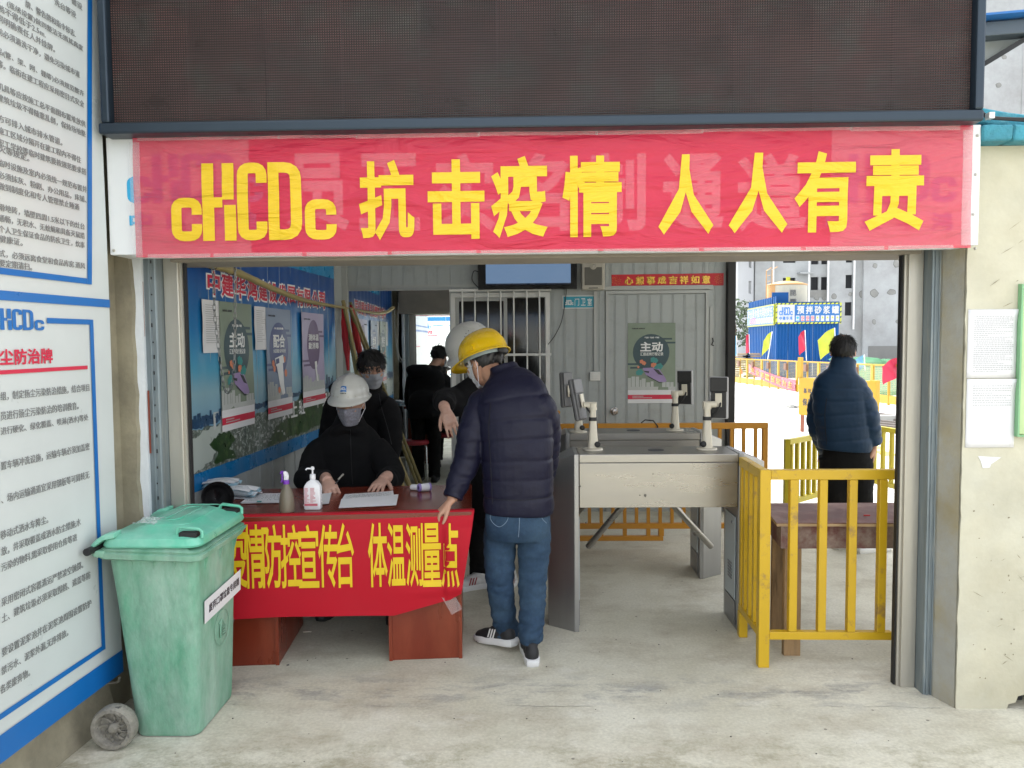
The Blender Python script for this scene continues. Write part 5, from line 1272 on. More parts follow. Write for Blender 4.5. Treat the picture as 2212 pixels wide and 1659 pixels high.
# pink banner hung on the fence
M['pink_banner'] = cloth_mat('pink banner', (0.46, 0.02, 0.06)); pk = thing('slogan_banner', 'sagging pink red slogan banner tied on the yellow mesh fence', 'banner', FS.at(FL*.25, gp(FS, FL*.25)+.3))
ab0, ab1 = FS.uv(1620, 800)[0], FS.uv(1722, 830)[0]
def pkb(i, j):
    a = ab0+(ab1-ab0)*i; g = gp(FS, a); top = HF*(0.80-0.42*math.sin(i*1.5)**1.0)+.02; return (a, g+top-(1-j)*(.38+.1*i), .06+.03*noise.noise(V((i*6, j, 0))))
mb = MB(); mb.grid(lambda i, j: FS.at(*pkb(i, j)), 30, 3); mb.build('cloth', M['pink_banner'], pk, smooth='all')
mb = MB(); M['orange_text'] = mat('orange banner text', (0.80, 0.38, 0.10), 0.5)
for i, s in enumerate('安全第一预防为主'):
    co, fs = text_verts(s, .03); lo = co.min(0); hi = co.max(0); vs = []
    for x, y, z in co:
        q = 0.06+i*.115+.085*(x-lo[0])/(hi[0]-lo[0]); r = 0.2+.6*(y-lo[1])/(hi[1]-lo[1]); a, b, w = pkb(q, r); vs.append(FS.at(a, b, w+.02))
    mb.add(vs, fs)
mb.build('lettering', M['orange_text'], pk)

# little flags -------------------------------------------------------
def flag(px_b, py_b, px_t, py_t, Y, cw, ch, color, label, side=-1, droop=0.5):
    b = P(px_b, py_b, Y); t_ = P(px_t, py_t, Y); th = thing('small_flag', label, 'flag', V((b.x, Y, b.z)), 'small coloured flags along the site fence')
    mb = MB(); mb.tube([b, t_], .018, 6); mb.build('pole', M['white_pipe'], th)
    d = (b-t_).normalized(); s = Y/F
    def f(i, j):
        p = t_+d*(ch*s*j)+V((side*cw*s*i*(1-.25*j), 0.12*math.sin(i*5+j*3)*1.0, -droop*cw*s*i*(0.6+.4*i))); return p
    mb = MB(); mb.grid(f, 8, 8); mb.build('cloth', M[color], th, smooth='all')
M['flag_yellow'] = mat('yellow flag', (0.42, 0.46, 0.04), 0.6); M['flag_pink'] = mat('red flag', (0.42, 0.012, 0.05), 0.6); M['flag_blue'] = mat('light blue flag', (0.14, 0.34, 0.48), 0.6)
YF = 37.0
flag(1658, 779, 1668, 716, YF, 20, 34, 'flag_yellow', 'yellow flag leaning in front of the left of the blue enclosure', -1, 1.0)
flag(1742, 779, 1739, 713, YF, 16, 40, 'flag_pink', 'red flag in front of the middle of the blue enclosure', -1, 0.9)
flag(1806, 800, 1803, 708, 33, 38, 42, 'flag_yellow', 'large yellow flag at the right corner of the blue enclosure', -1, 0.7)
flag(1619, 765, 1618, 722, 43, 8, 38, 'flag_pink', 'red flag at the left edge of the blue enclosure', -1, .4)
flag(1592, 770, 1591, 725, 42, 12, 40, 'flag_blue', 'light blue flag at the far left of the site view', -1, .8)
flag(1868, 800, 1867, 766, 26, 38, 22, 'flag_blue', 'light blue flag beside the shoulder of the man outside', -1, .9)
flag(1941, 818, 1941, 772, 23, 38, 40, 'flag_pink', 'red flag next to the right shutter guide', -1, .5)
# cone, stacked timber, rebar mats, green netting
M['cone'] = mat('cone red', (0.65, 0.06, 0.03), 0.5)
cc = P(1601, 822, 39); cc.z = gz(39); co_ = thing('traffic_cone', 'small red and white traffic cone on the bright road by the fence', 'traffic cone', cc)
mb = MB(); mb.box(cc-V((.2, .2, 0)), cc+V((.2, .2, .04))); mb.lathe(cc+V((0, 0, .04)), [(.17, 0), (.12, .2)], 16); mb.build('base', M['cone'], co_)
mb = MB(); mb.lathe(cc+V((0, 0, .24)), [(.12, 0), (.08, .2)], 16); mb.build('band', M['white_paint'], co_)
mb = MB(); mb.lathe(cc+V((0, 0, .44)), [(.08, 0), (.03, .22)], 16); mb.build('tip', M['cone'], co_)
M['timber'] = mat('weathered timber', (0.25, 0.18, 0.11), 0.8, var=0.3, scale=1.5)
tm = thing('timber_pile', 'pile of weathered timber planks behind the yellow fence', 'timber', (X(1598, 46), 46, gz(46)))
rr = random.Random(8)
for L in range(11):
    for k in range(2):
        x0 = X(1575, 46)+k*0.7+rr.uniform(-.2, .2); z0 = gz(46)+L*.13; mb = MB(); mb.box((x0, 45+.02*L, z0), (x0+X(1619, 46)-X(1590, 46)+rr.uniform(-.2, .3), 45.6, z0+.09)); mb.build('plank', M['timber'], tm)
M['net'] = mat('green netting', (0.015, 0.13, 0.045), 0.8, var=0.3, scale=1.2, alpha=0.85)
nt = thing('green_netting', 'green dust netting draped over material heaps behind the yellow fence', 'netting', (P(1900, 820, 30).x, 31, gz(30)))
mb = MB(); x0, x1 = P(1868, 830, 28).x, P(2010, 830, 28).x
mb.grid(lambda i, j: V((x0+(x1-x0)*i, 28+j*3.5, gz(30)+(1.25+.25*noise.noise(V((i*5, 1, 0))))*min(1, j*2.2)+.05*noise.noise(V((i*14, j*9, 2))))), 40, 14); mb.build('cloth', M['net'], nt, smooth='all')
M['rust_fence'] = mat('rust red hoarding', (0.20, 0.06, 0.03), 0.7, var=0.15, scale=1)
hf = thing('rust_red_hoarding', 'rust red scaffold boards along the foot of the grey tower', 'hoarding', (X(1900, 60), 60, gz(60)))
for k in range(12):
    a0 = X(1868+k*9, 60); mb = MB(); mb.box((a0, 60, gz(60)), (a0+X(1877, 60)-X(1868, 60)-.04, 60.08, Z(782, 60))); mb.build('panel', M['rust_fence'], hf)
# yellow notice panel with black writing, on feet; drain grating; kerb; road line; low fence
YN = 15.0; GN = gz(YN)
yb = thing('yellow_gate_panel', 'yellow steel gate panel with black slogan lettering behind the man outside', 'gate panel', P(1745, 905, 14.5)); yb.location.z = gz(14.5)
n0 = P(1725, 850, 14.6); n1 = P(1882, 850, 13.2); NFp = Fr((n0.x, n0.y, 0), (n1.x-n0.x, n1.y-n0.y, 0)); NL = V((n1.x-n0.x, n1.y-n0.y, 0)).length
zt0 = P(1725, 815, 14.6).z
mb = MB(); mb.fbox(NFp, 0, gz(14)+.32, NL, zt0, -.04, 0); mb.build('plate', M['fence_yellow'], yb, bevel=.01)
mb = MB(); a = .03; mb.fbox(NFp, -.02, zt0+.002, .06, zt0+.38, -.05, .01); mb.build('post', M['fence_yellow'], yb)
mb = MB(); mb.fbox(NFp, NL-.01, gz(13.5)-.25, NL+.12, zt0+.01, -.06, .03); mb.build('post', M['fence_yellow'], yb)
mb = MB()
for a in (.08, 1.2): mb.fbox(NFp, a-.03, gz(14)+.0, a+.03, gz(14)+.32, -.04, .0)
mb.build('foot', M['rust_fence'], yb)
mb = MB()
for i, s in enumerate('基坑周边'): add_text(mb, s, NFp, (.12+.10*i, zt0-.29, .20+.10*i, zt0-.20), .003, .03)
for i, s in enumerate('保路洁'): add_text(mb, s, NFp, (.10+.13*i, zt0-.53, .21+.13*i, zt0-.39), .003, .035)
mb.build('lettering', M['dark_print'], yb)
M['kerb'] = mat('kerb concrete', (0.30, 0.30, 0.28), 0.8, var=0.1)
mb = MB(); k0 = P(1860, 870, 18); mb.box((P(1868, 860, 17.3).x, 17.3, gz(17.3)-.1), (P(2050, 860, 17.3).x, 17.5, gz(17.3)+.13)); mb.build('kerb', M['kerb'], kind='structure', bevel=.02)
mb = MB(); a = G(1737, 890); b = G(1805, 925)
def gzp(px, py):
    d = ray(px, py); z = 0.0
    for _ in range(20):
        t = (z-H)/d.z; p = CO+d*t; z = gz(p.y)
    return V((p.x, p.y, z))
q = [gzp(1735, 888)+V((0, 0, .01)), gzp(1745, 888)+V((0, 0, .01)), gzp(1940, 985)+V((0, 0, .01)), gzp(1905, 985)+V((0, 0, .01))]
mb.quad(*q); M['road_paint'] = mat('worn yellow road paint', (0.50, 0.36, 0.07), 0.8, var=0.3, scale=3, c2=(.55, .5, .4), c2a=.35, c2scale=4); mb.build('road_line', M['road_paint'], kind='structure')
M['grate'] = mat('dark steel grating', (0.09, 0.075, 0.065), 0.7, var=0.2); gr_ = thing('drain_grating', 'rusty steel drain grating across the site road behind the low fence', 'grating', gzp(1900, 900))
g0 = gzp(1770, 890); M['pit'] = M['void']
bars = [(gzp(1762+i*.0, 882+i*5.2), gzp(1990, 905+i*5.2)) for i in range(8)]
for a, b in bars:
    mb = MB(); mb.beam(a+V((0, 0, .03)), b+V((0, 0, .03)), .09, .04); mb.build('bar', M['grate'], gr_)
rb = gzp(1740, 881); mb = MB(); rr = random.Random(6)
for k in range(14): 
    c = rb+V((rr.uniform(-.7, .7), rr.uniform(-.3, .3), .05)); mb.ell(c, rr.uniform(.08, .25), rr.uniform(.08, .2), rr.uniform(.04, .1), n=6, m=4)
mb.build('rubble', M['kerb'], kind='stuff')

# low yellow railing round the path beside the gate ------------------
def railing(t, fr, a0, a1, z0, z1, n, w=.035, m=None, posts=True, railw=.04, gaps=None):
    m = m or M['rail_yellow']
    mb = MB(); mb.fbox(fr, a0, z1-railw, a1, z1, -.02, .02); mb.build('top_rail', m, t, bevel=.003)
    mb = MB(); mb.fbox(fr, a0, z0, a1, z0+railw, -.02, .02); mb.build('bottom_rail', m, t, bevel=.003)
    for k in range(n):
        a = a0+(a1-a0)*(k+.5)/n; mb = MB(); mb.fbox(fr, a-w/2, z0+railw+.001, a+w/2, z1-railw-.001, -w/2, w/2); mb.build('bar', m, t, bevel=.002)
M['rail_yellow'] = mat('yellow enamel paint', (0.56, 0.35, 0.010), 0.42, var=0.05, scale=6, c2=(0.33, 0.20, 0.05), c2a=.24, c2scale=9, c2soft=.1)
M['rail_yellow2'] = mat('lemon yellow enamel', (0.42, 0.34, 0.010), 0.42, var=0.08, scale=6)
M['rail_orange'] = mat('orange yellow enamel', (0.50, 0.22, 0.015), 0.45, var=0.06, scale=6)
A_ = P(1700, 960, 6.3); B_ = P(1878, 930, 7.35); C_ = P(1960, 935, 6.85)
zt_f = P(1700, 949, 6.3).z
lf = thing('low_railing', 'lemon yellow angled railing standing in the sun behind the plywood bench', 'railing', (B_.x, B_.y, 0))
for p, q, nb in ((A_, B_, 15), (B_, C_, 4)):
    fr = Fr((p.x, p.y, 0), (q.x-p.x, q.y-p.y, 0)); L = V((q.x-p.x, q.y-p.y, 0)).length
    railing(lf, fr, .02, L-.02, .20, zt_f, nb, .032, M['rail_yellow2'], railw=.045)
for p in (A_, B_, C_):
    mb = MB(); mb.box((p.x-.022, p.y-.022, 0), (p.x+.022, p.y+.022, zt_f+.002)); mb.build('post', M['rail_yellow2'], lf, bevel=.003)
# ------------------------------------------------------------------ green wheelie bin
M['bin_green'] = mat('faded green plastic', (0.04, 0.27, 0.145), 0.6, var=0.16, scale=14, stretch=(1.6, 1.6, 0.7), c2=(0.30, 0.44, 0.36), c2a=0.60, c2scale=2.6, c2soft=0.42, bump=0.25, bscale=40)
M['lid_green'] = mat('green plastic lid', (0.035, 0.42, 0.26), 0.36, var=0.10, scale=9, c2=(0.26, 0.52, 0.42), c2a=0.55, c2scale=3.5, c2soft=0.4, bump=.15, bscale=30)
M['wheel_grey'] = mat('dusty wheel', (0.24, 0.225, 0.19), 0.9, var=0.3, scale=20, bump=0.6, bscale=70, c2=(0.05, 0.05, 0.05), c2a=0.25, c2scale=30, c2soft=.1)
def rrect(x0, x1, y0, y1, z, r, k=5):
    pts = []
    for cx, cy, a0 in ((x1-r, y1-r, 0), (x0+r, y1-r, 90), (x0+r, y0+r, 180), (x1-r, y0+r, 270)):
        for j in range(k+1):
            a = math.radians(a0+90*j/k); pts.append(V((cx+r*math.cos(a), cy+r*math.sin(a), z)))
    return pts
bn_ = thing('wheelie_bin', 'green wheelie bin with faded dusty sides and a grey wheel by the notice board', 'bin', (-1.46, 3.15, 0))
secs = [(-1.600, -1.352, 2.975, 3.33, 0.012, .04), (-1.607, -1.345, 2.965, 3.345, 0.03, .04), (-1.632, -1.335, 2.95, 3.36, 0.30, .045), (-1.66, -1.325, 2.938, 3.37, 0.58, .05), (-1.678, -1.318, 2.93, 3.375, 0.745, .05)]
rings = [rrect(*s) for s in catmull([tuple(s) for s in secs], 5)]
mb = MB(); mb.ring_loft(rings); mb.build('body', M['bin_green'], bn_, smooth=True)
mb = MB()
for k in range(3):
    x = -1.575+k*0.085; mb.prism([(x, 2.937, .75), (x, 2.918, .748), (x, 2.935, .69)], (0.006, 0, 0))
for k in range(3):
    y = 3.02+k*.15; mb.prism([(-1.325, y, .75), (-1.298, y, .748), (-1.32, y, .67)], (0, .006, 0))
mb.build('rib', M['bin_green'], bn_)
mb = MB(); R = [rrect(-1.685, -1.30, 2.905, 3.405, .745, .04), rrect(-1.695, -1.285, 2.895, 3.36, .752, .04), rrect(-1.698, -1.282, 2.892, 3.418, .772, .04), rrect(-1.688, -1.295, 2.905, 3.405, .776, .04), rrect(-1.692, -1.29, 2.90, 3.41, .785, .04), rrect(-1.685, -1.30, 2.91, 3.40, .79, .04)]
for r_ in R:
    for p in r_:  # the rim drops a little towards the front edge
        if p.x > -1.34: p.z -= 0.012
mb.ring_loft(R); mb.build('rim', M['bin_green'], bn_, smooth=True)
def lidz(x, y):
    u = (x+1.47)/.18; v = (y-3.18)/.27
    return .842+.026*(1-u*u*.5)*(1-v*v*.5)
mb = MB(); L = [rrect(-1.682, -1.292, 2.902, 3.408, .792, .05), rrect(-1.685, -1.288, 2.898, 3.412, .80, .05), rrect(-1.678, -1.294, 2.905, 3.405, .826, .05), rrect(-1.66, -1.315, 2.925, 3.385, .838, .05), rrect(-1.60, -1.345, 2.955, 3.36, .842, .05), rrect(-1.575, -1.37, 2.98, 3.34, .858, .05), rrect(-1.53, -1.41, 3.03, 3.34, .868, .05)]
mb.ring_loft(L); mb.build('lid', M['lid_green'], bn_, smooth=True)
mb = MB()
for ring in (rrect(-1.50, -1.44, 3.05, 3.30, .8695, .028), rrect(-1.56, -1.38, 2.99, 3.38, .861, .04)): mb.tube(ring+[ring[0]], .003, 5)
mb.build('lid_rib', M['lid_green'], bn_)
for (hx, hy) in ((-1.335, 2.935), (-1.335, 3.35)):
    mb = MB(); pts = [V((hx-.055, hy, .835)), V((hx-.05, hy, .862)), V((hx-.04, hy, .868)), V((hx+.035, hy, .858)), V((hx+.045, hy, .85)), V((hx+.045, hy, .825))]
    mb.tube(pts, .007, 8); mb.build('lid_handle', M['lid_green'], bn_, smooth=True)
    mb = MB(); mb.box((hx-.04, hy-.018, .83), (hx+.03, hy+.018, .848)); mb.build('handle_recess', M['black_rubber'], bn_)
for hy in (2.915, 3.36):
    mb = MB(); pts = [(-1.62, .845, .02), (-1.66, .838, .024), (-1.69, .818, .024), (-1.712, .796, .022)]
    mb.ring_loft([[V((x, hy-w, z-.012)), V((x, hy+w+.02, z-.012)), V((x, hy+w+.02, z+.01)), V((x, hy-w, z+.01))] for x, z, w in pts]); mb.build('hinge_arm', M['lid_green'], bn_, smooth=True, bevel=.004)
    mb = MB(); pts = [(-1.66, .775, .022), (-1.695, .775, .022), (-1.71, .782, .02)]
    mb.ring_loft([[V((x, hy-w, z-.018)), V((x, hy+w+.02, z-.018)), V((x, hy+w+.02, z+.008)), V((x, hy-w, z+.008))] for x, z, w in pts]); mb.build('hinge_bracket', M['bin_green'], bn_, smooth=True, bevel=.004)
mb = MB(); mb.tube([(-1.708, 2.86, .788), (-1.696, 3.41, .788)], .0150, 14); mb.build('hinge_bar', M['black_rubber'], bn_, smooth=True)
for wy in (2.885, 3.33):
    c = V((-1.640, wy, .086)); w = thing('x', '', '', c)
    bpy.data.objects.remove(w)
    mb = MB(); mb.lathe(c+V((0, .028, 0)), [(.05, -.004), (.066, 0), (.080, .0), (.0855, .008), (.0865, .028), (.0855, .048), (.080, .056), (.066, .056), (.060, .04), (.058, .02)], 36, (0, -1, 0), cap=False); wh = mb.build('wheel', M['wheel_grey'], bn_, smooth=True)
    mb = MB(); mb.lathe(c+V((0, .018, 0)), [(.062, 0), (.062, .012), (.0, .012)], 36, (0, -1, 0))
    mb.lathe(c+V((0, .005, 0)), [(.022, 0), (.02, .022), (.012, .03), (.0, .03)], 16, (0, -1, 0)); 
    for k in range(9):
        a = 2*PI*k/9; pts = [c+V((r_*math.cos(a+sw_), -.002, r_*math.sin(a+sw_))) for r_, sw_ in ((.015, 0), (.035, .12), (.05, .28), (.063, .48))]
        mb.tube(pts, .0045, 5)
    mb.build('rim', M['wheel_grey'], wh, smooth=True)
mb = MB(); mb.tube([(-1.625, 2.93, .086), (-1.625, 3.36, .086)], .01, 8); mb.build('axle', M['alu'], bn_)
# label on the face towards the table
def bface(y, z):
    t = z/.76; xx = -1.349+(-1.318+1.349)*t; return V((xx+.004, y, z))
lab = Fr(bface(2.97, .50)+V((.002, 0, 0)), (0, 1, 0), (0.04, 0, 1))
la = (0.045, -.012-.035, .43, .047+.015)
mb = MB(); mb.quad(lab.at(.01, -.055, .003), lab.at(.41, .03, .003), lab.at(.41, .13, .003), lab.at(.01, .06, .003)); q_ = lab
mb = MB(); LA = Fr(lab.at(.0, -.05, 0), lab.u+lab.v*.04, lab.v)
mb.quad(LA.at(.035, 0, .003), LA.at(.42, 0.0, .003), LA.at(.42, .095, .003), LA.at(.035, .095, .003)); mb.build('paper_label', M['paper'], bn_, solid=.0005)
mb = MB(); add_text(mb, '废弃口罩垃圾专用箱', LA, (.075, .03, .40, .068), .0042, .02); mb.build('lettering', M['dark_print'], bn_)
mb = MB(); ec = bface(3.19, .37)+V((.001, 0, 0)); rg_ = [ec+V((0.0022, .075*math.cos(a), .075*math.sin(a))) for a in [2*PI*k/30 for k in range(31)]]
mb.tube(rg_, .002, 5)
mb.tube([ec+V((.002, -.03, .02)), ec+V((.002, -.005, .035)), ec+V((.002, .02, .01))], .004, 5); mb.tube([ec+V((.002, -.02, -.04)), ec+V((.002, -.02, .0)), ec+V((.002, -.005, .03))], .004, 5)
for k in range(4): mb.box(ec+V((-.001, .005, -.045+k*.012)), ec+V((.0035, .035, -.039+k*.012)))
mb.build('emblem', M['bin_green'], bn_)
M['clear'] = mat('clear plastic film', (0.75, 0.78, 0.78), 0.15, alpha=0.35, var=0.05)
mb = MB(); c0_ = V((-1.60, 2.99, .858)); rr = random.Random(5)
mb.grid(lambda i, j: c0_+V((.09*i+.01*noise.noise(V((i*5, j*5, 1))), .10*j, .022*abs(noise.noise(V((i*4, j*4, 3))))+.012*math.sin(i*3))), 14, 14)
mb.build('plastic_scrap', M['clear'], loc=c0_, label='crumpled scrap of clear plastic lying on the green bin lid', cat='plastic scrap', smooth='all')

# ------------------------------------------------------------------ desk with cloth
M['cherry'] = mat('cherry desk veneer', (0.16, 0.022, 0.008), 0.3, var=0.22, scale=2.2, stretch=(1, 1, 0.25), c2=(0.26, 0.06, 0.025), c2a=.35, c2scale=2.5, c2soft=.3)
M['cherry_top'] = mat('cherry desk top', (0.15, 0.022, 0.010), 0.22, var=0.15, scale=2.5, stretch=(.3, 1, 1))
TO = V((-.300, 3.715, 0)); TU = V((-.9957, -.092, 0)).normalized(); TVv = V((-TU.y*-1, 0, 0))
TB = V((-.075, .997, 0)).normalized()
def T(a, b, z): return TO+TU*a+TB*b+V((0, 0, z))           # a to the left along the front, b to the back
desk = thing('desk', 'dark cherry desk with two drawer pedestals and a red cloth over its front', 'desk', T(.6, .3, 0))
def tbox(mb, a0, b0, z0, a1, b1, z1): c = T((a0+a1)/2, (b0+b1)/2, (z0+z1)/2); return mb.obox(c, TU*((a1-a0)/2), TB*((b1-b0)/2), V((0, 0, (z1-z0)/2)))
mb = MB(); tbox(mb, -.012, -.012, .722, 1.26, .70, .75); mb.build('desktop', M['cherry_top'], desk, bevel=.004)
for nm, a0, a1 in (('pedestal', .045, .405), ('pedestal', .945, 1.24)):
    mb = MB(); tbox(mb, a0, .03, 0.0, a1, .56, .721); p_ = mb.build(nm, M['cherry'], desk, bevel=.003)
    for a_ in ((a0+.0, a0+.014), (a1-.014, a1)):
        mb = MB(); tbox(mb, a_[0]-.0015, .022, .0, a_[1]+.0015, .0295, .72); mb.build('edge_strip', M['cherry'], p_)
mb = MB(); tbox(mb, .41, .30, .40, .94, .32, .721); mb.build('modesty_panel', M['cherry'], desk)
M['cloth_red'] = mat('red cloth', (0.42, 0.004, 0.016), 0.7, var=0.06, scale=2, spec=.3); M['cloth_yellow'] = mat('yellow cloth print', (0.70, 0.48, 0.006), 0.55, var=0.05)
cz = thing('table_cloth', 'red cloth with tall yellow Chinese lettering hanging over the front of the desk', 'cloth', T(.6, -.02, .75))
DFr = Fr(T(0, -.014, 0), -TU)                         # front plane, a runs to the right, 0 at the right corner
def cl_bot(a):  # height of the lower hem; a negative to the left
    t = -a
    if t < .375: return .345-(t/.375)*.10+.0
    return .245+.012*math.sin((t-.375)*3)
def cwarp(a, b):
    t = (0.74-b)
    return .006+.010*t*(.5+.5*math.sin(a*9+1.3))+.006*noise.noise(V((a*4, b*5, 2)))+(.02*max(0, 1+(a+.12)/.12)*math.sin(min(1, max(0, t/.45))*PI) if a > -.12 else 0)+(.016*math.exp(-((b-.36-(.06*(a+.3)))/.03)**2)*max(0, 1+(a)/.42) if a > -.42 else 0)
def cl(i, j):
    a = -1.27+1.295*i; bt = .7535
    b1 = cl_bot(a); b = bt-(bt-b1)*j
    xx = a+(.0-(.055*j if a > -.1 else 0)*(1+a/.1 if a > -.1 else 0))
    if j < .02: return DFr.at(a, .7535, -.055)
    if j < .08: return DFr.at(a, .7545, .004-.05*(1-(j-.02)/.06))
    return DFr.at(xx, b, cwarp(xx, b)*min(1, (j-.08)/.1)+.0005)
mb = MB(); mb.grid(cl, 110, 60); mb.build('cloth', M['cloth_red'], cz, smooth='all')
for s, xa, xb in (('疫', 489, 533), ('情', 530, 569), ('防', 569, 608), ('控', 609, 651), ('宣', 647, 688), ('传', 690, 730), ('台', 729, 764), ('体', 797, 836), ('温', 838, 874), ('测', 878, 913), ('量', 914, 952), ('点', 954, 991)):
    top = 1128 if xa > 700 else 1131; 
    mb = MB(); add_text(mb, s, DFr, pxrect(DFr, xa, top, xb, 1271-(xa-489)*.012), 0.0035, .015, lambda a, b: cwarp(a, b), raise_=.0003, sub=.03); mb.build('character', M['cloth_yellow'], cz)
mb = MB()
for (a, b, w, h, t) in ((-.09, .30, .06, .10, .5), (-1.17, .24, .05, .06, -.3)):
    mb = MB(); c = DFr.at(a, b, .012); u = (DFr.u*math.cos(t)+DFr.v*math.sin(t)); v = (DFr.v*math.cos(t)-DFr.u*math.sin(t)); mb.quad(c-u*w/2-v*h/2, c+u*w/2-v*h/2, c+u*w/2+v*h/2, c-u*w/2+v*h/2); mb.build('tape', M['tape'], cz)

# things on the desk --------------------------------------------------
ZT = .7515
def onT(px, py, z=ZT): return G(px, py, z)
M['olive_plastic'] = mat('olive grey plastic', (0.15, 0.13, 0.095), 0.4, var=0.05); M['purple'] = mat('purple plastic', (0.17, 0.04, 0.40), 0.35)
M['white_plastic'] = mat('white plastic', (0.72, 0.72, 0.75), 0.3, var=0.02); M['label_red'] = mat('pink red label print', (0.50, 0.12, 0.16), 0.5)
c = onT(620, 1106); c.z = ZT
sb_ = thing('spray_bottle', 'olive grey spray bottle with a purple and white trigger head on the desk', 'spray bottle', c)
mb = MB(); mb.lathe(c, [(.030, 0), (.036, .004), (.037, .03), (.036, .06), (.031, .09), (.022, .118), (.014, .135), (.0125, .14)], 24); mb.build('bottle', M['olive_plastic'], sb_, smooth=True)
mb = MB(); mb.lathe(c+V((0, 0, .140)), [(.015, 0), (.016, .004), (.016, .018), (.012, .02)], 16); mb.build('collar', M['purple'], sb_, smooth=True)
mb = MB(); mb.ring_loft([[c+V((x-w, -w2, z)), c+V((x+w, -w2, z)), c+V((x+w, w2, z)), c+V((x-w, w2, z))] for x, z, w, w2 in ((.0, .160, .010, .008), (.002, .178, .011, .008), (-.002, .196, .010, .008), (-.006, .203, .006, .006))]); mb.build('head', M['white_plastic'], sb_, smooth=True, bevel=.002)
mb = MB(); mb.tube([c+V((-.004, 0, .198)), c+V((-.022, 0, .200)), c+V((-.026, 0, .190))], .006, 8); mb.tube([c+V((-.014, 0, .194)), c+V((-.020, 0, .178)), c+V((-.019, 0, .160)), c+V((-.024, 0, .148))], .0042, 8); mb.build('trigger', M['purple'], sb_, smooth=True)
c = onT(677, 1099); c.z = ZT
hs_ = thing('sanitizer_bottle', 'white pump bottle of hand sanitizer with a pink label on the desk', 'sanitizer bottle', c)
mb = MB(); hw, hd = .041, .026
def sq(w, d, z, r=.008): return rrect(c.x-w, c.x+w, c.y-d, c.y+d, c.z+z, min(r, w*.9, d*.9), 3)
mb.ring_loft([sq(hw-.003, hd-.003, 0), sq(hw, hd, .004), sq(hw, hd, .112), sq(hw-.004, hd-.002, .122), sq(.026, .02, .138), sq(.013, .013, .146), sq(.011, .011, .152, .01)]); mb.build('bottle', M['white_plastic'], hs_, smooth=True)
mb = MB(); mb.lathe(c+V((0, 0, .152)), [(.0145, 0), (.0145, .022), (.010, .024), (.0045, .026), (.0045, .045), (.009, .046), (.010, .052), (.008, .060), (.003, .063)], 16); mb.tube([c+V((0, 0, .204)), c+V((-.026, -.006, .205)), c+V((-.032, -.008, .198))], .0042, 8); mb.build('pump', M['white_plastic'], hs_, smooth=True)
mb = MB(); f_ = front(c.y-hd-.0006)
mb.fbox(f_, c.x-hw+.004, c.z+.02, c.x+hw-.012, c.z+.032, 0, .0006)
for k in range(13):
    w = random.Random(k).uniform(.4, 1); mb.fbox(f_, c.x-hw+.005, c.z+.038+k*.0058, c.x-hw+.005+.026*w, c.z+.0405+k*.0058, 0, .0005); mb.fbox(f_, c.x-hw+.034, c.z+.038+k*.0058, c.x-hw+.034+.030*(1.2-w)+.006, c.z+.0405+k*.0058, 0, .0005)
mb.build('label_print', M['label_red'], hs_, kind='stuff')
def sheet(pts, label, lines=0, n=1, name='paper_sheet', seed=1):
    q = [onT(*p) for p in pts]; t = thing(name, label, 'paper', V((q[0].x, q[0].y, ZT)))
    for k in range(n):
        rr = random.Random(seed+k); dx = rr.uniform(-.012, .012)*(k > 0); dy = rr.uniform(-.01, .01)*(k > 0); z = .0012+.0016*k
        def f(i, j):
            p = q[0]*(1-i)*(1-j)+q[1]*i*(1-j)+q[2]*i*j+q[3]*(1-i)*j; p = p+V((dx, dy, 0)); p.z = ZT+z+.004*max(0, i-.85)*4*max(0, j)+.0008*noise.noise(V((i*3, j*3, k))); return p
        mb = MB(); mb.grid(f, 10, 10); mb.build('sheet', M['paper'], t, smooth='all')
    if lines:
        mb = MB(); g = lambda i, j: f(i, j)+V((0, 0, .0006))
        for r in range(lines):
            j = .12+.76*r/lines; mb.quad(g(.06, j), g(.94, j), g(.94, j+.006), g(.06, j+.006))
            i = .08
            while i < .9:
                w = random.uniform(.01, .03)
                if random.random() < .6: mb.quad(g(i, j+.3/lines), g(i+w, j+.3/lines), g(i+w, j+.6/lines), g(i, j+.6/lines))
                i += w+.012
        for i in (.06, .2, .32, .5, .66, .8, .94): mb.quad(g(i, .12), g(i+.003, .12), g(i+.003, .88), g(i, .88))
        mb.build('print', M['grey_print'], t, kind='stuff')
    return t
sheet([(735, 1098), (856, 1092), (861, 1069), (741, 1078)], 'upper form sheet with a printed table in front of the seated man', 0, 2, seed=3)
sheet([(737, 1082), (852, 1076), (849, 1061), (745, 1068)], 'printed register form under the hand of the seated man', 7, 1, seed=5)
sheet([(655, 1094), (710, 1089), (716, 1066), (668, 1070)], 'stack of forms beside the sanitizer bottle on the desk', 0, 3, seed=8)
sheet([(520, 1088), (615, 1086), (612, 1068), (545, 1069)], 'stack of stapled forms with a green clip near the masks', 5, 4, seed=14)
cl_ = onT(560, 1088); mb = MB(); mb.box(cl_+V((-.012, -.006, .0085)), cl_+V((.012, .008, .014))); mb.build('binder_clip', M['teal_p'], loc=cl_, label='small teal binder clip on the forms near the mask packs', cat='clip', bevel=.002)
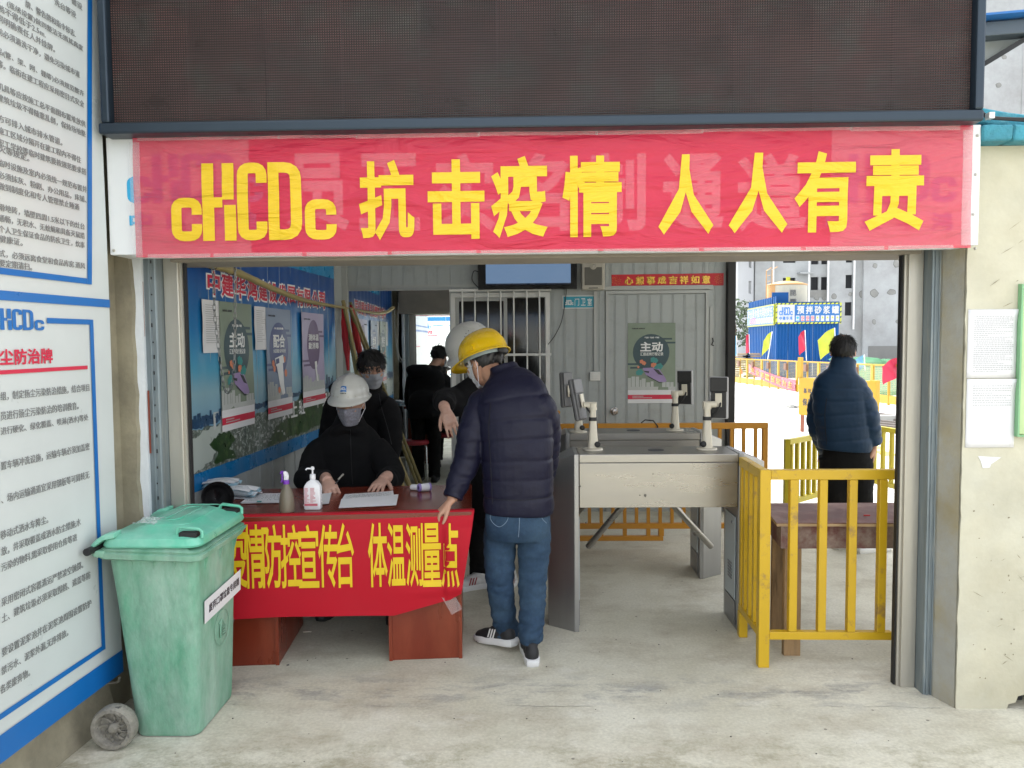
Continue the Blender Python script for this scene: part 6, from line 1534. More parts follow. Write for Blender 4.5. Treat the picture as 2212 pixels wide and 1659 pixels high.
# infrared thermometer
c = onT(906, 1062); c.z = ZT+.022
th_ = thing('thermometer', 'white and violet infrared thermometer lying on the desk', 'thermometer', V((c.x, c.y, ZT)))
M['violet'] = mat('violet plastic', (0.25, 0.18, 0.50), 0.35)
def capsule(mb, a, b, r0_, r1_, n=14): mb.tube([a, a+(b-a)*.05, a+(b-a)*.5, b-(b-a)*.05, b], [r0_*.8, r0_, (r0_+r1_)/2, r1_, r1_*.8], n)
mb = MB(); capsule(mb, c+V((0, 0, 0)), c+V((.055, .03, 0)), .021, .022); capsule(mb, c+V((-.055, .05, -.006)), c+V((.02, .03, -.004)), .016, .018); o_ = mb.build('body', M['white_plastic'], th_, smooth=True)
mb = MB(); d = V((.055, .03, 0)).normalized(); mb.lathe(c-d*.004, [(.012, -.003), (.020, -.003), (.0225, 0), (.0225, .010), (.0205, .011)], 18, d, cap=False); mb.lathe(c+V((.055, .03, 0)), [(.0222, -.008), (.0232, -.004), (.0232, .002), (.018, .004)], 18, d); mb.build('ring', M['violet'], th_, smooth=True)
mb = MB(); mb.lathe(c-d*.002, [(.013, 0), (.013, .004), (.0, .004)], 16, d); mb.build('lens', M['black_rubber'], th_)
# packs of blue masks
M['mask_blue'] = mat('pale blue mask cloth', (0.33, 0.52, 0.62), 0.7, var=0.12, scale=20); M['film'] = mat('glossy plastic film', (0.80, 0.85, 0.88), 0.12, alpha=0.30, var=0.05, bump=.6, bscale=25)
for (px, py, w, d_, h, yaw, lb, sd_) in ((480, 1064, .20, .15, .075, .1, 'plastic pack of pale blue masks, the taller one against the blue mural', 1), (520, 1074, .20, .13, .055, -.25, 'plastic pack of pale blue masks lying flat beside the forms', 2)):
    c = onT(px, py); c.z = ZT; t = thing('mask_pack', lb, 'mask pack', c, 'packs of masks on the desk'); R_ = Matrix.Rotation(yaw, 3, 'Z')
    for k in range(7):
        mb = MB(); rr = random.Random(sd_*10+k); off = V((rr.uniform(-.012, .012), rr.uniform(-.01, .01), h*(k+.3)/7.6)); ww = w*.44; 
        mb.grid(lambda i, j: c+R_@(off+V(((i-.5)*2*ww, (j-.5)*d_*.8, .006*math.sin(j*9+k)+.01*math.sin(i*PI)*(k/7)))), 10, 8); mb.build('mask', M['mask_blue'] if k % 3 else M['paper'], t, smooth='all')
    mb = MB(); mb.ell(c+V((0, 0, h*.5)), w*.5, d_*.5, h*.56, R_, 22, 14); mb.v = [tuple(V(v)+V((0, 0, .012*noise.noise(V(v)*22)))) for v in mb.v]; mb.v = [(x, y, max(z, ZT+.001)) for x, y, z in mb.v]; mb.build('film', M['film'], t, smooth='all')
c = onT(470, 1098); c.z = ZT+.055
bw = thing('black_helmet', 'glossy black bowl shaped helmet lying on its side behind the green bin', 'helmet', V((c.x, c.y, ZT)))
mb = MB(); ax = V((.45, -.75, .25)).normalized(); mb.lathe(c-ax*.05, [(.002, -.02), (.03, -.018), (.055, 0), (.068, .03), (.074, .06), (.080, .064), (.078, .066), (.070, .06), (.062, .03), (.045, .006), (.002, -.01)], 28, ax, cap=False); mb.build('shell', M['tv_black'], bw, smooth=True)

# ------------------------------------------------------------------ turnstiles
def brushed(name, c, rough=.32, st=(.5, .5, 3)):
    return mat(name, c, rough, metal=0.85, var=0.03, scale=3, stretch=st, rvar=.08, c2=(c[0]*.85, c[1]*.85, c[2]*.85), c2a=.2, c2scale=1.2, c2soft=.6)
M['steel'] = brushed('brushed stainless steel', (0.345, 0.33, 0.305), .30); M['steel_dark'] = brushed('dull stainless steel', (0.27, 0.275, 0.285), .42); M['steel_leg'] = brushed('stainless leg', (0.36, 0.36, 0.36), .36, (8, 8, .6)); M['vent_panel'] = mat('pale grey service panel', (0.36, 0.40, 0.41), 0.4)
M['scuff'] = mat('dark scuff', (0.10, 0.09, 0.08), 0.7)
def turnstile(y0, label):
    """front face at y0, between x .259 and 1.12, pointed ends"""
    t = thing('turnstile', label, 'turnstile', (.69, y0+.15, 0), 'tripod turnstiles in the passage')
    x0, x1, d = .262, 1.118, .30; zt = .972; zp = .682
    mb = MB(); mb.box((x0+.004, y0+.004, zp), (x1-.004, y0+d-.004, zt-.048)); mb.build('body_panel', M['steel'], t, bevel=.002)
    mb = MB(); mb.box((x0+.002, y0, zt-.046), (x1-.002, y0+d, zt)); mb.build('top_plate', M['steel'], t, bevel=.004)
    def leg(s, xa):
        # plan of the leg with a slanting outer face; s=-1 left, 1 right
        w = .165; X_ = lambda u: xa+s*u
        plan = [(X_(0), y0-.002), (X_(.024), y0-.002), (X_(w), y0+.10), (X_(w), y0+d-.10), (X_(.024), y0+d+.002), (X_(0), y0+d+.002)]
        mb = MB(); zl = .885
        ztops = [zt+.001, zt+.001, zl+.03, zl+.03, zt+.001, zt+.001]
        n = 6; vs = [(x, y, 0.0) for x, y in plan]+[(p[0], p[1], z) for p, z in zip(plan, ztops)]
        mb.add(vs, [tuple(range(n))]+[(i, (i+1) % n, n+(i+1) % n, n+i) for i in range(n)]+[(6, 7, 10, 11), (7, 8, 9, 10)]); mb.build('leg', M['steel_leg'], t, bevel=.003)
        mb = MB(); xi = xa-s*.002; mb.box((xi, y0+.045, .16), (xi-s*.005, y0+d-.05, .62)); mb.build('service_panel', M['vent_panel'], t, bevel=.002)
        mb = MB(); mb.box((xi, y0+.045, .02), (xi-s*.004, y0+d-.05, .152)); mb.build('kick_panel', M['steel_dark'], t)
        mb = MB()
        for k in range(6): mb.box((xi-s*.0052, y0+.10+.0*k, .26+k*.017), (xi-s*.0085, y0+d-.12, .266+k*.017))
        mb.lathe((xi-s*.005, y0+.10, .58), [(.008, 0), (.008, .004), (.004, .006)], 10, (-s, 0, 0)); mb.build('vent', M['steel_dark'], t, kind='stuff')
    leg(-1, x0); leg(1, x1)
    mb = MB(); mb.lathe((.70, y0+.15, zt+.0005), [(.045, 0), (.045, .002), (.0, .002)], 24); mb.build('card_reader', M['dark_print'], t)
    hub = V((.68, y0+d+.03, .79)); mb = MB(); mb.ell(hub+V((0, .0, 0)), .05, .05, .05, n=16, m=8); mb.box((.62, y0+d-.003, .69), (.78, y0+d+.02, .86)); mb.build('hub', M['steel_dark'], t, smooth=True)
    for a, b in ((hub, V((.345, y0+d+.18, .335))), (hub, V((1.09, y0+d+.18, .335))), (hub+V((0, .02, 0)), V((.78, y0+d+.44, .72)))):
        mb = MB(); mb.tube([a, b-(b-a).normalized()*.006, b], [.0185, .0185, .015], 14); mb.build('arm', M['steel'], t, smooth=True)
    mb = MB(); rr = random.Random(3)
    for (x, z, r) in ((.66, .865, .006), (.665, .80, .004), (.62, .748, .009), (.59, .75, .005), (.30, .60, .004), (.268, .80, .008)):
        mb.prism([V((x+r*math.cos(a)*rr.uniform(.4, 1.2), y0-.0032 if x < .28 else y0+.0032, z+r*math.sin(a)*rr.uniform(.4, 1.2))) for a in (0, 1, 2, 3, 4, 5)], (0, -.0006, 0))
    mb.build('scuff', M['scuff'], t, kind='stuff')
    return t
turnstile(4.08, 'stainless steel tripod turnstile nearest the gate, two camera terminals on top')
turnstile(5.00, 'stainless steel tripod turnstile behind the nearer one, below the hut door')
M['cream_plastic'] = mat('cream painted stand', (0.56, 0.52, 0.43), 0.45, var=0.05); M['terminal_black'] = mat('matt black plastic', (0.008, 0.008, 0.009), 0.5); M['silver_plastic'] = mat('silver grey casing', (0.36, 0.36, 0.37), 0.35)
M['casing_dark'] = mat('dark grey casing', (0.11, 0.11, 0.115), 0.4)
def terminal(base, yaw, tilt, label, side, shell_dark=False):
    """stalk on the turnstile; the tablet hangs beside its head. yaw: direction the screen faces (0 = away from the gate, towards +Y)"""
    t = thing('face_terminal', label, 'terminal', base, 'face recognition terminals on the turnstiles'); b = V(base)
    mb = MB(); mb.lathe(b, [(.055, 0), (.057, .004), (.054, .010), (.03, .014)], 24); mb.build('foot', M['cream_plastic'], t, smooth=True)
    mb = MB(); mb.ring_loft([rrect(b.x-w, b.x+w, b.y-w, b.y+w, b.z+z, w*.6, 3) for z, w in ((.008, .030), (.03, .028), (.12, .022), (.20, .017), (.235, .016))]); mb.build('stalk', M['cream_plastic'], t, smooth=True)
    mb = MB(); mb.tube([b+V((0, 0, .225)), b+V((0, 0, .262))], .023, 12); d_ = V((side, 0.15, 0)).normalized(); mb.tube([b+V((-side*.022, 0, .252)), b+V((side*.05, .005, .252))], .018, 12); mb.build('joint', M['cream_plastic'], t, smooth=True)
    mb = MB(); mb.ring_loft([rrect(b.x-w-.0015, b.x+w+.0015, b.y-w-.0015, b.y+w+.0015, b.z+z, w*.6, 3) for z, w in ((.165, .021), (.185, .0195))]); mb.build('strap', M['black_rubber'], t)
    mb = MB(); k = V((side*.016, -.030, .045)) if side < 0 else V((-.020, -.026, .045)); mb.lathe(b+V((.02 if side < 0 else -.024, -.022, .035)), [(.016, 0), (.017, .012), (.012, .016), (0.001, .016)], 14, (0.3 if side < 0 else -.3, -1, 0)); mb.build('knob', M['black_rubber'], t, smooth=True)
    R_ = Matrix.Rotation(yaw, 3, 'Z')@Matrix.Rotation(tilt, 3, 'X'); c = b+V((side*.066, .014, .285))
    u, v, w_ = R_@V((1, 0, 0)), R_@V((0, 1, 0)), R_@V((0, 0, 1))        # v = screen normal
    mb = MB(); mb.obox(c+v*.022, u*.052, v*.011, w_*.118); mb.build('casing', M['silver_plastic'] if not shell_dark else M['casing_dark'], t, bevel=.008)
    mb = MB(); mb.obox(c+v*.0345, u*.046, v*.001, w_*.108); mb.build('screen', M['tv_black'], t)
    mb = MB(); mb.obox(c+v*.004+w_*.075, u*.046, v*.0065, w_*.040); mb.obox(c+v*.006-w_*.038, u*.041, v*.0045, w_*.073); mb.build('back_cover', M['terminal_black'] if not shell_dark else M['casing_dark'], t, bevel=.004)
    mb = MB(); mb.obox(c-v*.009-w_*.01, u*.018, v*.004, w_*.038); mb.build('bracket', M['cream_plastic'], t, bevel=.002)
    mb = MB(); p = [c-v*.004-w_*.02+u*.012, c-v*.03-w_*.06, b+V((-side*.0+.018, .018, .16)), b+V((.024, .024, .08)), b+V((.028, .03, .012))]; mb.tube([V(q) for q in catmull([tuple(q) for q in p], 6)], .006, 7); mb.build('cable', M['black_rubber'], t, smooth=True)
    return t
b1 = G(1281, 972, .973); b2 = G(1527, 971, .973); b3 = G(1250, 934, .973); b4 = G(1458, 930, .973)
terminal((b1.x, b1.y, .9725), 1.02, -.20, 'camera terminal turned to the left on the nearer turnstile, beside the man in yellow', -1, True)
terminal((b2.x, b2.y, .9725), -.28, .02, 'camera terminal with black back on the right end of the nearer turnstile', 1)
terminal((b3.x, b3.y, .9725), .85, -.05, 'camera terminal on the left end of the rear turnstile, partly hidden by the nearer one', -1, True)
terminal((b4.x, b4.y, .9725), -.35, .14, 'camera terminal with black back on the right end of the rear turnstile', 1)

# ------------------------------------------------------------------ yellow rail, orange gate, bench
rl = thing('yellow_railing', 'bright yellow corner railing from the shutter guide to the nearer turnstile', 'railing', (1.4, 3.66, 0))
RF = Fr((0, 3.66, 0), (1, -.01, 0)); ra0, ra1 = 1.095, 1.745; zr = P(1750, 1013, 3.66).z
mb = MB(); mb.fbox(RF, ra0, 0, ra0+.052, zr+.002, -.024, .024); mb.build('post', M['rail_yellow'], rl, bevel=.003)
mb = MB(); mb.fbox(RF, ra0+.053, zr-.047, ra1, zr, -.02, .02); mb.build('top_rail', M['rail_yellow'], rl, bevel=.003)
zb_ = P(1750, 1377, 3.66).z
mb = MB(); mb.fbox(RF, ra0+.053, zb_, ra1-.012, zb_+.038, -.018, .018); mb.build('bottom_rail', M['rail_yellow'], rl, bevel=.003)
for px in (1710, 1772.5, 1836, 1900):
    a = P(px, 1200, 3.66).x/RF.u.x; mb = MB(); mb.fbox(RF, a-.019, zb_+.039, a+.019, zr-.048, -.018, .018); mb.build('bar', M['rail_yellow'], rl, bevel=.003)
SFr = Fr((1.121, 3.685, 0), (.02, 1, 0)); sl_ = .36
mb = MB(); mb.fbox(SFr, 0.003, zr-.047, sl_, zr, -.02, .02); mb.build('top_rail', M['rail_yellow'], rl, bevel=.003)
mb = MB(); mb.fbox(SFr, 0.003, zb_, sl_, zb_+.036, -.018, .018); mb.build('bottom_rail', M['rail_yellow'], rl, bevel=.003)
mb = MB(); mb.fbox(SFr, sl_-.045, 0, sl_, zb_-.001, -.022, .022); mb.build('post', M['rail_yellow'], rl, bevel=.003)
for a in (.09, .18, .27, .338): mb = MB(); mb.fbox(SFr, a-.016, zb_+.037, a+.016, zr-.048, -.016, .016); mb.build('bar', M['rail_yellow'], rl, bevel=.003)
og = thing('orange_gate', 'orange yellow steel gate standing behind the turnstiles in front of the hut', 'gate', (1.0, 5.75, 0))
OF = front(5.75); oa0, oa1 = P(1196, 930, 5.75).x, P(1658, 930, 5.75).x; oz = P(1430, 914, 5.75).z; ozb = P(1430, 1141, 5.75).z; oz2 = P(1430, 1167, 5.75).z
om = M['rail_orange']
mb = MB(); mb.fbox(OF, oa0, oz-.045, oa1, oz, -.02, .02); mb.build('top_rail', om, og, bevel=.003)
mb = MB(); mb.fbox(OF, oa0+.04, ozb, oa1-.041, ozb+.04, -.02, .02); mb.build('middle_rail', om, og, bevel=.003)
al = P(1432, 1160, 5.75).x
mb = MB(); mb.fbox(OF, oa0, oz2, al, oz2+.035, -.02, .02); mb.build('bottom_rail', om, og, bevel=.003)
for a0_, z0_, z1_ in ((oa0, oz2+.036, oz-.046), (oa1-.04, 0.0, oz-.046), (al-.035, oz2+.036, ozb-.001)):
    mb = MB(); mb.fbox(OF, a0_, z0_, a0_+.04, z1_, -.02, .02); mb.build('post', om, og, bevel=.003)
nbr = 18
for k in range(1, nbr):
    a = oa0+(oa1-oa0)*k/nbr; mb = MB(); mb.fbox(OF, a-.012, ozb+.041, a+.012, oz-.046, -.012, .012); mb.build('bar', om, og)
    if a < al-.05 and k % 2 == 0: mb = MB(); mb.fbox(OF, a-.015, oz2+.036, a+.015, ozb-.001, -.012, .012); mb.build('bar', om, og)
mb = MB(); mb.fbox(OF, oa0-.03, oz-.02, oa0+.02, oz+.12, .021, .04); mb.build('hinge_post', om, og, bevel=.003)
mb = MB()
for z in (.09, .03): mb.lathe(OF.at(oa0+.035, oz+z, .03), [(.014, -.012), (.014, .012)], 12, (0, -1, 0))
mb.build('hinge', om, og)
mb = MB(); mb.tube([OF.at(.84, oz+.002, 0), OF.at(.87, oz+.025, 0), OF.at(.93, oz+.02, .01), OF.at(.96, oz-.02, .025), OF.at(.96, oz-.08, .03)], .005, 6); mb.build('wire_end', M['black_rubber'], loc=OF.at(.9, oz, 0), label='short dark wire looped over the top rail of the orange gate', cat='wire')
# plywood bench table
M['ply_top'] = mat('red brown film plywood', (0.115, 0.045, 0.04), 0.55, var=0.25, scale=4, c2=(0.24, 0.15, 0.13), c2a=.38, c2scale=5, c2soft=.25); M['ply_edge'] = mat('plywood edge', (0.42, 0.30, 0.17), 0.7, var=0.25, scale=8, stretch=(.3, .3, 60)); M['ply_apron'] = mat('worn plywood apron', (0.13, 0.045, 0.04), 0.65, c2=(0.30, 0.26, 0.22), c2a=.5, c2scale=3.5, c2soft=.2, var=.2)
M['raw_wood'] = mat('rough timber leg', (0.28, 0.18, 0.09), 0.75, var=0.3, scale=4, stretch=(5, 5, .5), c2=(0.10, .06, .03), c2a=.25, c2scale=6, c2soft=.2, bump=.3, bscale=40)
bench = thing('plywood_table', 'rough table with red brown plywood top and timber legs behind the yellow railing', 'table', (1.6, 3.9, 0))
zb1 = P(1800, 1129, 3.72).z
def tp(pts, z0, z1): mb = MB(); mb.prism([(x, y, z0) for x, y in pts], (0, 0, z1-z0)); return mb
tp([(1.205, 3.72), (2.15, 3.70), (2.15, 4.17), (1.26, 4.17)], zb1-.004, zb1).build('top_sheet', M['ply_top'], bench)
tp([(1.207, 3.722), (2.149, 3.702), (2.149, 4.168), (1.261, 4.168)], zb1-.018, zb1-.0042).build('plywood_edge', M['ply_edge'], bench)
mb = MB(); mb.box((1.25, 3.745, zb1-.135), (2.12, 3.765, zb1-.019)); mb.build('apron', M['ply_apron'], bench)
mb = MB(); mb.prism([(1.235, 3.745, zb1-.135), (1.249, 3.745, zb1-.135), (1.30, 4.15, zb1-.10), (1.285, 4.15, zb1-.10)], (0, 0, .0)) if False else None
mb = MB(); mb.beam((1.242, 3.745, zb1-.077), (1.292, 4.15, zb1-.077), .014, .115); mb.build('side_apron', M['ply_apron'], bench)
for (x0_, y0_, x1_, y1_) in ((1.262, 3.766, 1.345, 3.80), (1.27, 3.98, 1.385, 4.01), (2.02, 3.766, 2.10, 3.81), (2.02, 4.05, 2.10, 4.10)):
    mb = MB(); mb.box((x0_, y0_, 0), (x1_, y1_, zb1-.02)); mb.build('leg', M['raw_wood'] if x0_ < 1.9 else M['dark_wood'], bench, bevel=.002)
c = V((1.69, 3.86, zb1)); mb = MB(); mb.box(c, c+V((.03, .008, .004))); mb.build('red_pen', M['flag_red'], loc=c, label='short red marker lying on the plywood table top', cat='marker')

# ------------------------------------------------------------------ litter on the ground
M['butt'] = mat('paper litter', (0.55, 0.50, 0.42), 0.8)
for px, py, L_, an, lb in ((664, 1366, .045, .1, 'cigarette end on the floor under the desk by the left pedestal'), (622, 1468-30, .012, .5, 'small dark pebble on the floor under the desk')):
    c = G(px, py); mb = MB(); d_ = V((math.cos(an), math.sin(an), 0))*L_/2; mb.tube([c-d_+V((0, 0, .004)), c+d_+V((0, 0, .004))], .004, 6); mb.build('litter', M['butt'] if L_ > .02 else M['scuff'], loc=c, label=lb, cat='litter')
for px, py, lb in ((183, 1545, 'white paint chip on the ground beside the bin wheel'), (112, 1589, 'white paint chip on the ground at the foot of the left wall')):
    c = G(px, py); mb = MB(); mb.prism([c+V((x, y, .001)) for x, y in ((-.012, -.006), (.01, -.008), (.012, .004), (-.004, .010))], (0, 0, .002)); mb.build('paint_chip', M['white_paint'], loc=c, label=lb, cat='paint chip')
rr = random.Random(31); mb = MB()
for k in range(70):
    x = rr.uniform(-1.6, 1.9); y = rr.uniform(2.4, 4.2); r = rr.uniform(.0012, .0045); c = V((x, y, 0)); mb.ell(c+V((0, 0, r*.3)), r, r*rr.uniform(.6, 1), r*.6, n=6, m=4)
mb.build('grit', M['scuff'], kind='stuff')

# ------------------------------------------------------------------ across the street (seen in the mirror)
st = Fr((5, -9.0, 0), (-1, 0, 0))     # faces the gate
hb = thing('street_hoarding', 'row of white site notice boards with blue lines across the street', 'hoarding', (0, -9, 0))
for k in range(8):
    a0 = k*1.25; mb = MB(); mb.fbox(st, a0, 0.4, a0+1.24, 3.4, -.05, 0); mb.build('board', M['white_board'], hb)
    mb = MB(); mb.fbox(st, a0, 2.18, a0+1.24, 2.30, .001, .006); mb.fbox(st, a0+.08, 2.42, a0+1.16, 2.46, .001, .006); mb.fbox(st, a0+.08, .55, a0+1.16, .58, .001, .006); mb.fbox(st, a0+.08, 2.02, a0+.4, 2.05, .001, .006); mb.fbox(st, a0+.84, 2.02, a0+1.16, 2.05, .001, .006)
    logo_mesh(mb, st, (a0+.45, 1.95, a0+.79, 2.12), .004); mb.build('blue_line', M['blue_print'], hb)
    mb = MB(); mb.fbox(st, a0+.25, 1.72, a0+1.0, 1.75, .001, .006); add_text(mb, '防治牌', st, (a0+.4, 1.78, a0+.85, 1.9), .004, .03); mb.build('red_line', M['red_print'], hb)
    mb = MB()
    for q in range(9): mb.fbox(st, a0+.15, 1.6-q*.1, a0+1.05-.1*(q % 3), 1.62-q*.1, .001, .004)
    for q in range(7): mb.fbox(st, a0+.15, 3.2-q*.1, a0+1.05-.1*(q % 3), 3.22-q*.1, .001, .004)
    mb.build('print', M['grey_print'], hb, kind='stuff')
mb = MB(); mb.box((-6, -9.4, 0), (6, -9.06, .38)); mb.build('plinth', M['concrete_wall'], hb)
# ------------------------------------------------------------------ people
M['skin'] = mat('skin', (0.44, 0.24, 0.16), 0.55, var=0.06, scale=20); M['skin'].node_tree.nodes['Principled BSDF'].inputs['Subsurface Weight'].default_value = 0.1; M['skin'].node_tree.nodes['Principled BSDF'].inputs['Subsurface Radius'].default_value = (.02, .008, .004)
M['glove_skin'] = mat('hand in thin clear glove', (0.50, 0.30, 0.23), 0.42, var=0.10, scale=40)
M['hair'] = mat('black hair', (0.010, 0.009, 0.009), 0.45, var=0.3, scale=60)
M['black_coat'] = mat('black coat cloth', (0.0045, 0.0045, 0.0055), 0.9, var=0.2, scale=10, bump=.4, bscale=9, spec=.25)
M['black_trousers'] = mat('black trousers', (0.0045, 0.0045, 0.005), 0.9, var=.2, bump=.3, bscale=15, spec=.25)
M['navy_puffer'] = mat('dark navy puffer nylon', (0.0070, 0.0070, 0.022), 0.5, var=0.08, scale=8, bump=.45, bscale=16, spec=.25)
M['blue_puffer'] = mat('petrol blue puffer nylon', (0.006, 0.026, 0.062), 0.5, var=0.08, scale=8, bump=.35, bscale=18, spec=.25)
M['denim'] = mat('blue denim', (0.012, 0.028, 0.062), 0.9, var=0.15, scale=70, c2=(0.06, 0.105, 0.155), c2a=.38, c2scale=3.6, c2soft=.6, bump=.6, bscale=14, spec=.2)
M['mask_grey'] = mat('grey checked mask cloth', (0.20, 0.20, 0.24), 0.8, var=0.35, scale=90); M['mask_grey2'] = mat('plain grey mask', (0.30, 0.31, 0.34), 0.8, var=.05); M['mask_white'] = mat('white mask', (0.62, 0.62, 0.68), 0.8, var=.03)
M['helmet_white'] = mat('white helmet shell', (0.50, 0.50, 0.475), 0.3, var=.03, coat=.3); M['helmet_yellow'] = mat('yellow helmet shell', (0.66, 0.42, 0.003), 0.28, var=.03, coat=.4)
M['helmet_inner'] = mat('helmet lining', (0.25, 0.30, 0.30), 0.6); M['strap'] = mat('grey woven strap', (0.35, 0.35, 0.36), 0.7, var=.4, scale=150)
M['shoe_black'] = mat('black shoe mesh', (0.015, 0.015, 0.017), 0.7, var=.2); M['sole_white'] = mat('white rubber sole', (0.66, 0.66, 0.66), 0.5, var=.04); M['shoe_white'] = mat('white leather shoe', (0.58, 0.57, 0.56), 0.5); M['shoe_brown'] = mat('brown leather shoe', (0.04, 0.02, 0.015), 0.45)
M['eye'] = mat('eye white', (0.6, 0.58, 0.55), 0.2); M['iris'] = mat('dark iris', (0.01, 0.006, 0.004), 0.15)
M['stripe_red'] = mat('dark red stripe', (0.25, 0.02, 0.03), 0.6); M['plaid'] = mat('plaid canvas', (0.30, 0.24, 0.24), 0.8, var=.3, scale=60)

def limb(mb, pts, rads, n=16, k=8, puff=None, wr=0.0, seed=0, flat=1.0):
    d = catmull([tuple(p)+(r,) for p, r in zip(pts, rads)], k)
    P_ = [V(q[:3]) for q in d]; R_ = [q[3] for q in d]; s = 0; out = []; S = []
    # denser along the length
    path, rr = [], []
    for i in range(len(P_)-1):
        L = (P_[i+1]-P_[i]).length; m = max(1, int(L/(.007 if puff or wr else .02)))
        for j in range(m):
            t = j/m; path.append(P_[i].lerp(P_[i+1], t)); rr.append(R_[i]*(1-t)+R_[i+1]*t)
    path.append(P_[-1]); rr.append(R_[-1]); s = 0
    for i in range(len(path)):
        if i: s += (path[i]-path[i-1]).length
        r = rr[i]
        if puff:
            ph = (s/puff[0]) % 1.0; r = r*(1-puff[1]*math.exp(-(min(ph, 1-ph)*puff[0]/.012)**2))+puff[1]*.15*r*math.sin(PI*ph)
        rr[i] = r
    base = len(mb.v); mb.tube(path, rr, n)
    if wr:
        tot = len(path)
        for i in range(tot):
            for j in range(n):
                v = V(mb.v[base+i*n+j]); c = path[i]; d_ = v-c
                fe = 1+1.6*math.exp(-((tot-1-i)*.007/.10)**2)+.5*math.exp(-((i/max(tot, 1)-.5)/.08)**2)
                f = wr*fe*(noise.noise(V((v.x*16+seed, v.y*16, v.z*34)))+.5*noise.noise(V((v.x*40+seed, v.y*40, v.z*60))))
                mb.v[base+i*n+j] = tuple(c+d_*(1+f))
def torso(mb, secs, right, n=36, puff=None, step=.007, wr=0.0, seed=0, e=2.4, slack=0.0):
    """secs: (centre, half width, half depth)"""
    d = catmull([tuple(c)+(w, dp) for c, w, dp in secs], 6); pts = []
    for a, b in zip(d, d[1:]):
        L = (V(b[:3])-V(a[:3])).length; m = max(1, int(L/step))
        for j in range(m): t = j/m; pts.append([x*(1-t)+y*t for x, y in zip(a, b)])
    pts.append(list(d[-1])); rings = []; s = 0; right = V(right).normalized()
    for i, q in enumerate(pts):
        c = V(q[:3]); 
        if i: s += (c-V(pts[i-1][:3])).length
        tn = (V(pts[min(i+1, len(pts)-1)][:3])-V(pts[max(0, i-1)][:3])).normalized(); r_ = (right-tn*right.dot(tn)).normalized(); f_ = tn.cross(r_)
        ring = []
        for j in range(n):
            a = 2*PI*j/n; ca, sa = math.cos(a), math.sin(a); x = math.copysign(abs(ca)**(2/e), ca)*q[3]; y = math.copysign(abs(sa)**(2/e), sa)*q[4]
            p = c+r_*x+f_*y; k = 1.0
            if puff:
                ss = s+.010*noise.noise(V((p.x*5, p.y*5, seed))); ph = (ss/puff[0]) % 1.0; k = 1-puff[1]*(.5+.9*abs(noise.noise(V((p.x*6, p.z*3, seed)))))*math.exp(-(min(ph, 1-ph)*puff[0]/.008)**2)+puff[1]*.3*math.sin(PI*ph)**.6
            if wr: k += wr*(noise.noise(V((p.x*9+seed, p.y*9, p.z*16)))+.5*noise.noise(V((p.x*24+seed, p.y*24, p.z*40))))
            ring.append(c+(p-c)*k)
        rings.append(ring)
    mb.ring_loft(rings)
def hand(mb, w, d, pn, thumb, curl=.4, s=1.0, spread=.08, curls=None, fist=False, thumb_out=.6):
    """w wrist, d pointing direction, pn = palm normal (fingers bend towards it), thumb = +1/-1 side"""
    w = V(w); d = V(d).normalized(); pn = V(pn); pn = (pn-d*pn.dot(d)).normalized(); x = d.cross(pn)*thumb
    rings = []
    for t, hw, hh in ((-.03, .026, .021), (0, .027, .019), (.03, .034, .018), (.06, .040, .0165), (.085, .041, .014), (.094, .036, .010)):
        c = w+d*(t*s)+pn*(-.004*s); rings.append([c+x*(hw*s*math.cos(2*PI*j/14))+pn*(hh*s*math.sin(2*PI*j/14)) for j in range(14)])
    mb.ring_loft(rings)
    cs = curls or [curl*.8, curl, curl*1.1, curl*1.2]
    for i, (o, L) in enumerate(((.031, .068), (.0105, .076), (-.0105, .071), (-.031, .056))):
        L *= s; a = cs[i]; sp = spread*(1.5-i)/1.5
        p = w+d*(.074*s)+x*(o*s*.85); dd = (d+x*sp).normalized(); path = [p, w+d*(.094*s)+x*(o*s)]; ax = dd.cross(pn)
        cur = path[-1]
        for seg, (f, m) in enumerate(((.42, .7), (.32, 1.0), (.26, .8))):
            dd = Matrix.Rotation(a*m, 3, ax)@dd; cur = cur+dd*L*f; path.append(cur)
        mb.tube(path, [.0088*s, .0092*s, .0082*s, .0074*s, .0060*s], 9); mb.ell(cur, .0062*s, .0062*s, .0062*s, n=8, m=6)
    dd = (x*thumb_out+d*.8+pn*.35).normalized(); p0 = w+d*.018*s+x*.018*s; p1 = p0+dd*.040*s; d2 = (dd+d*.5+pn*.2).normalized(); p2 = p1+d2*.034*s; p3 = p2+(d2+d*.3-x*.2).normalized()*.026*s
    mb.tube([p0, p1, p2, p3], [.015*s, .0125*s, .0105*s, .0075*s], 9); mb.ell(p3, .0078*s, .0078*s, .0078*s, n=8, m=6)
def headR(yaw, pitch, roll=0.0):
    """yaw: 0 looks along +Y, positive turns left; pitch negative looks down"""
    return Matrix.Rotation(yaw, 3, 'Z')@Matrix.Rotation(pitch, 3, 'X')@Matrix.Rotation(roll, 3, 'Y')
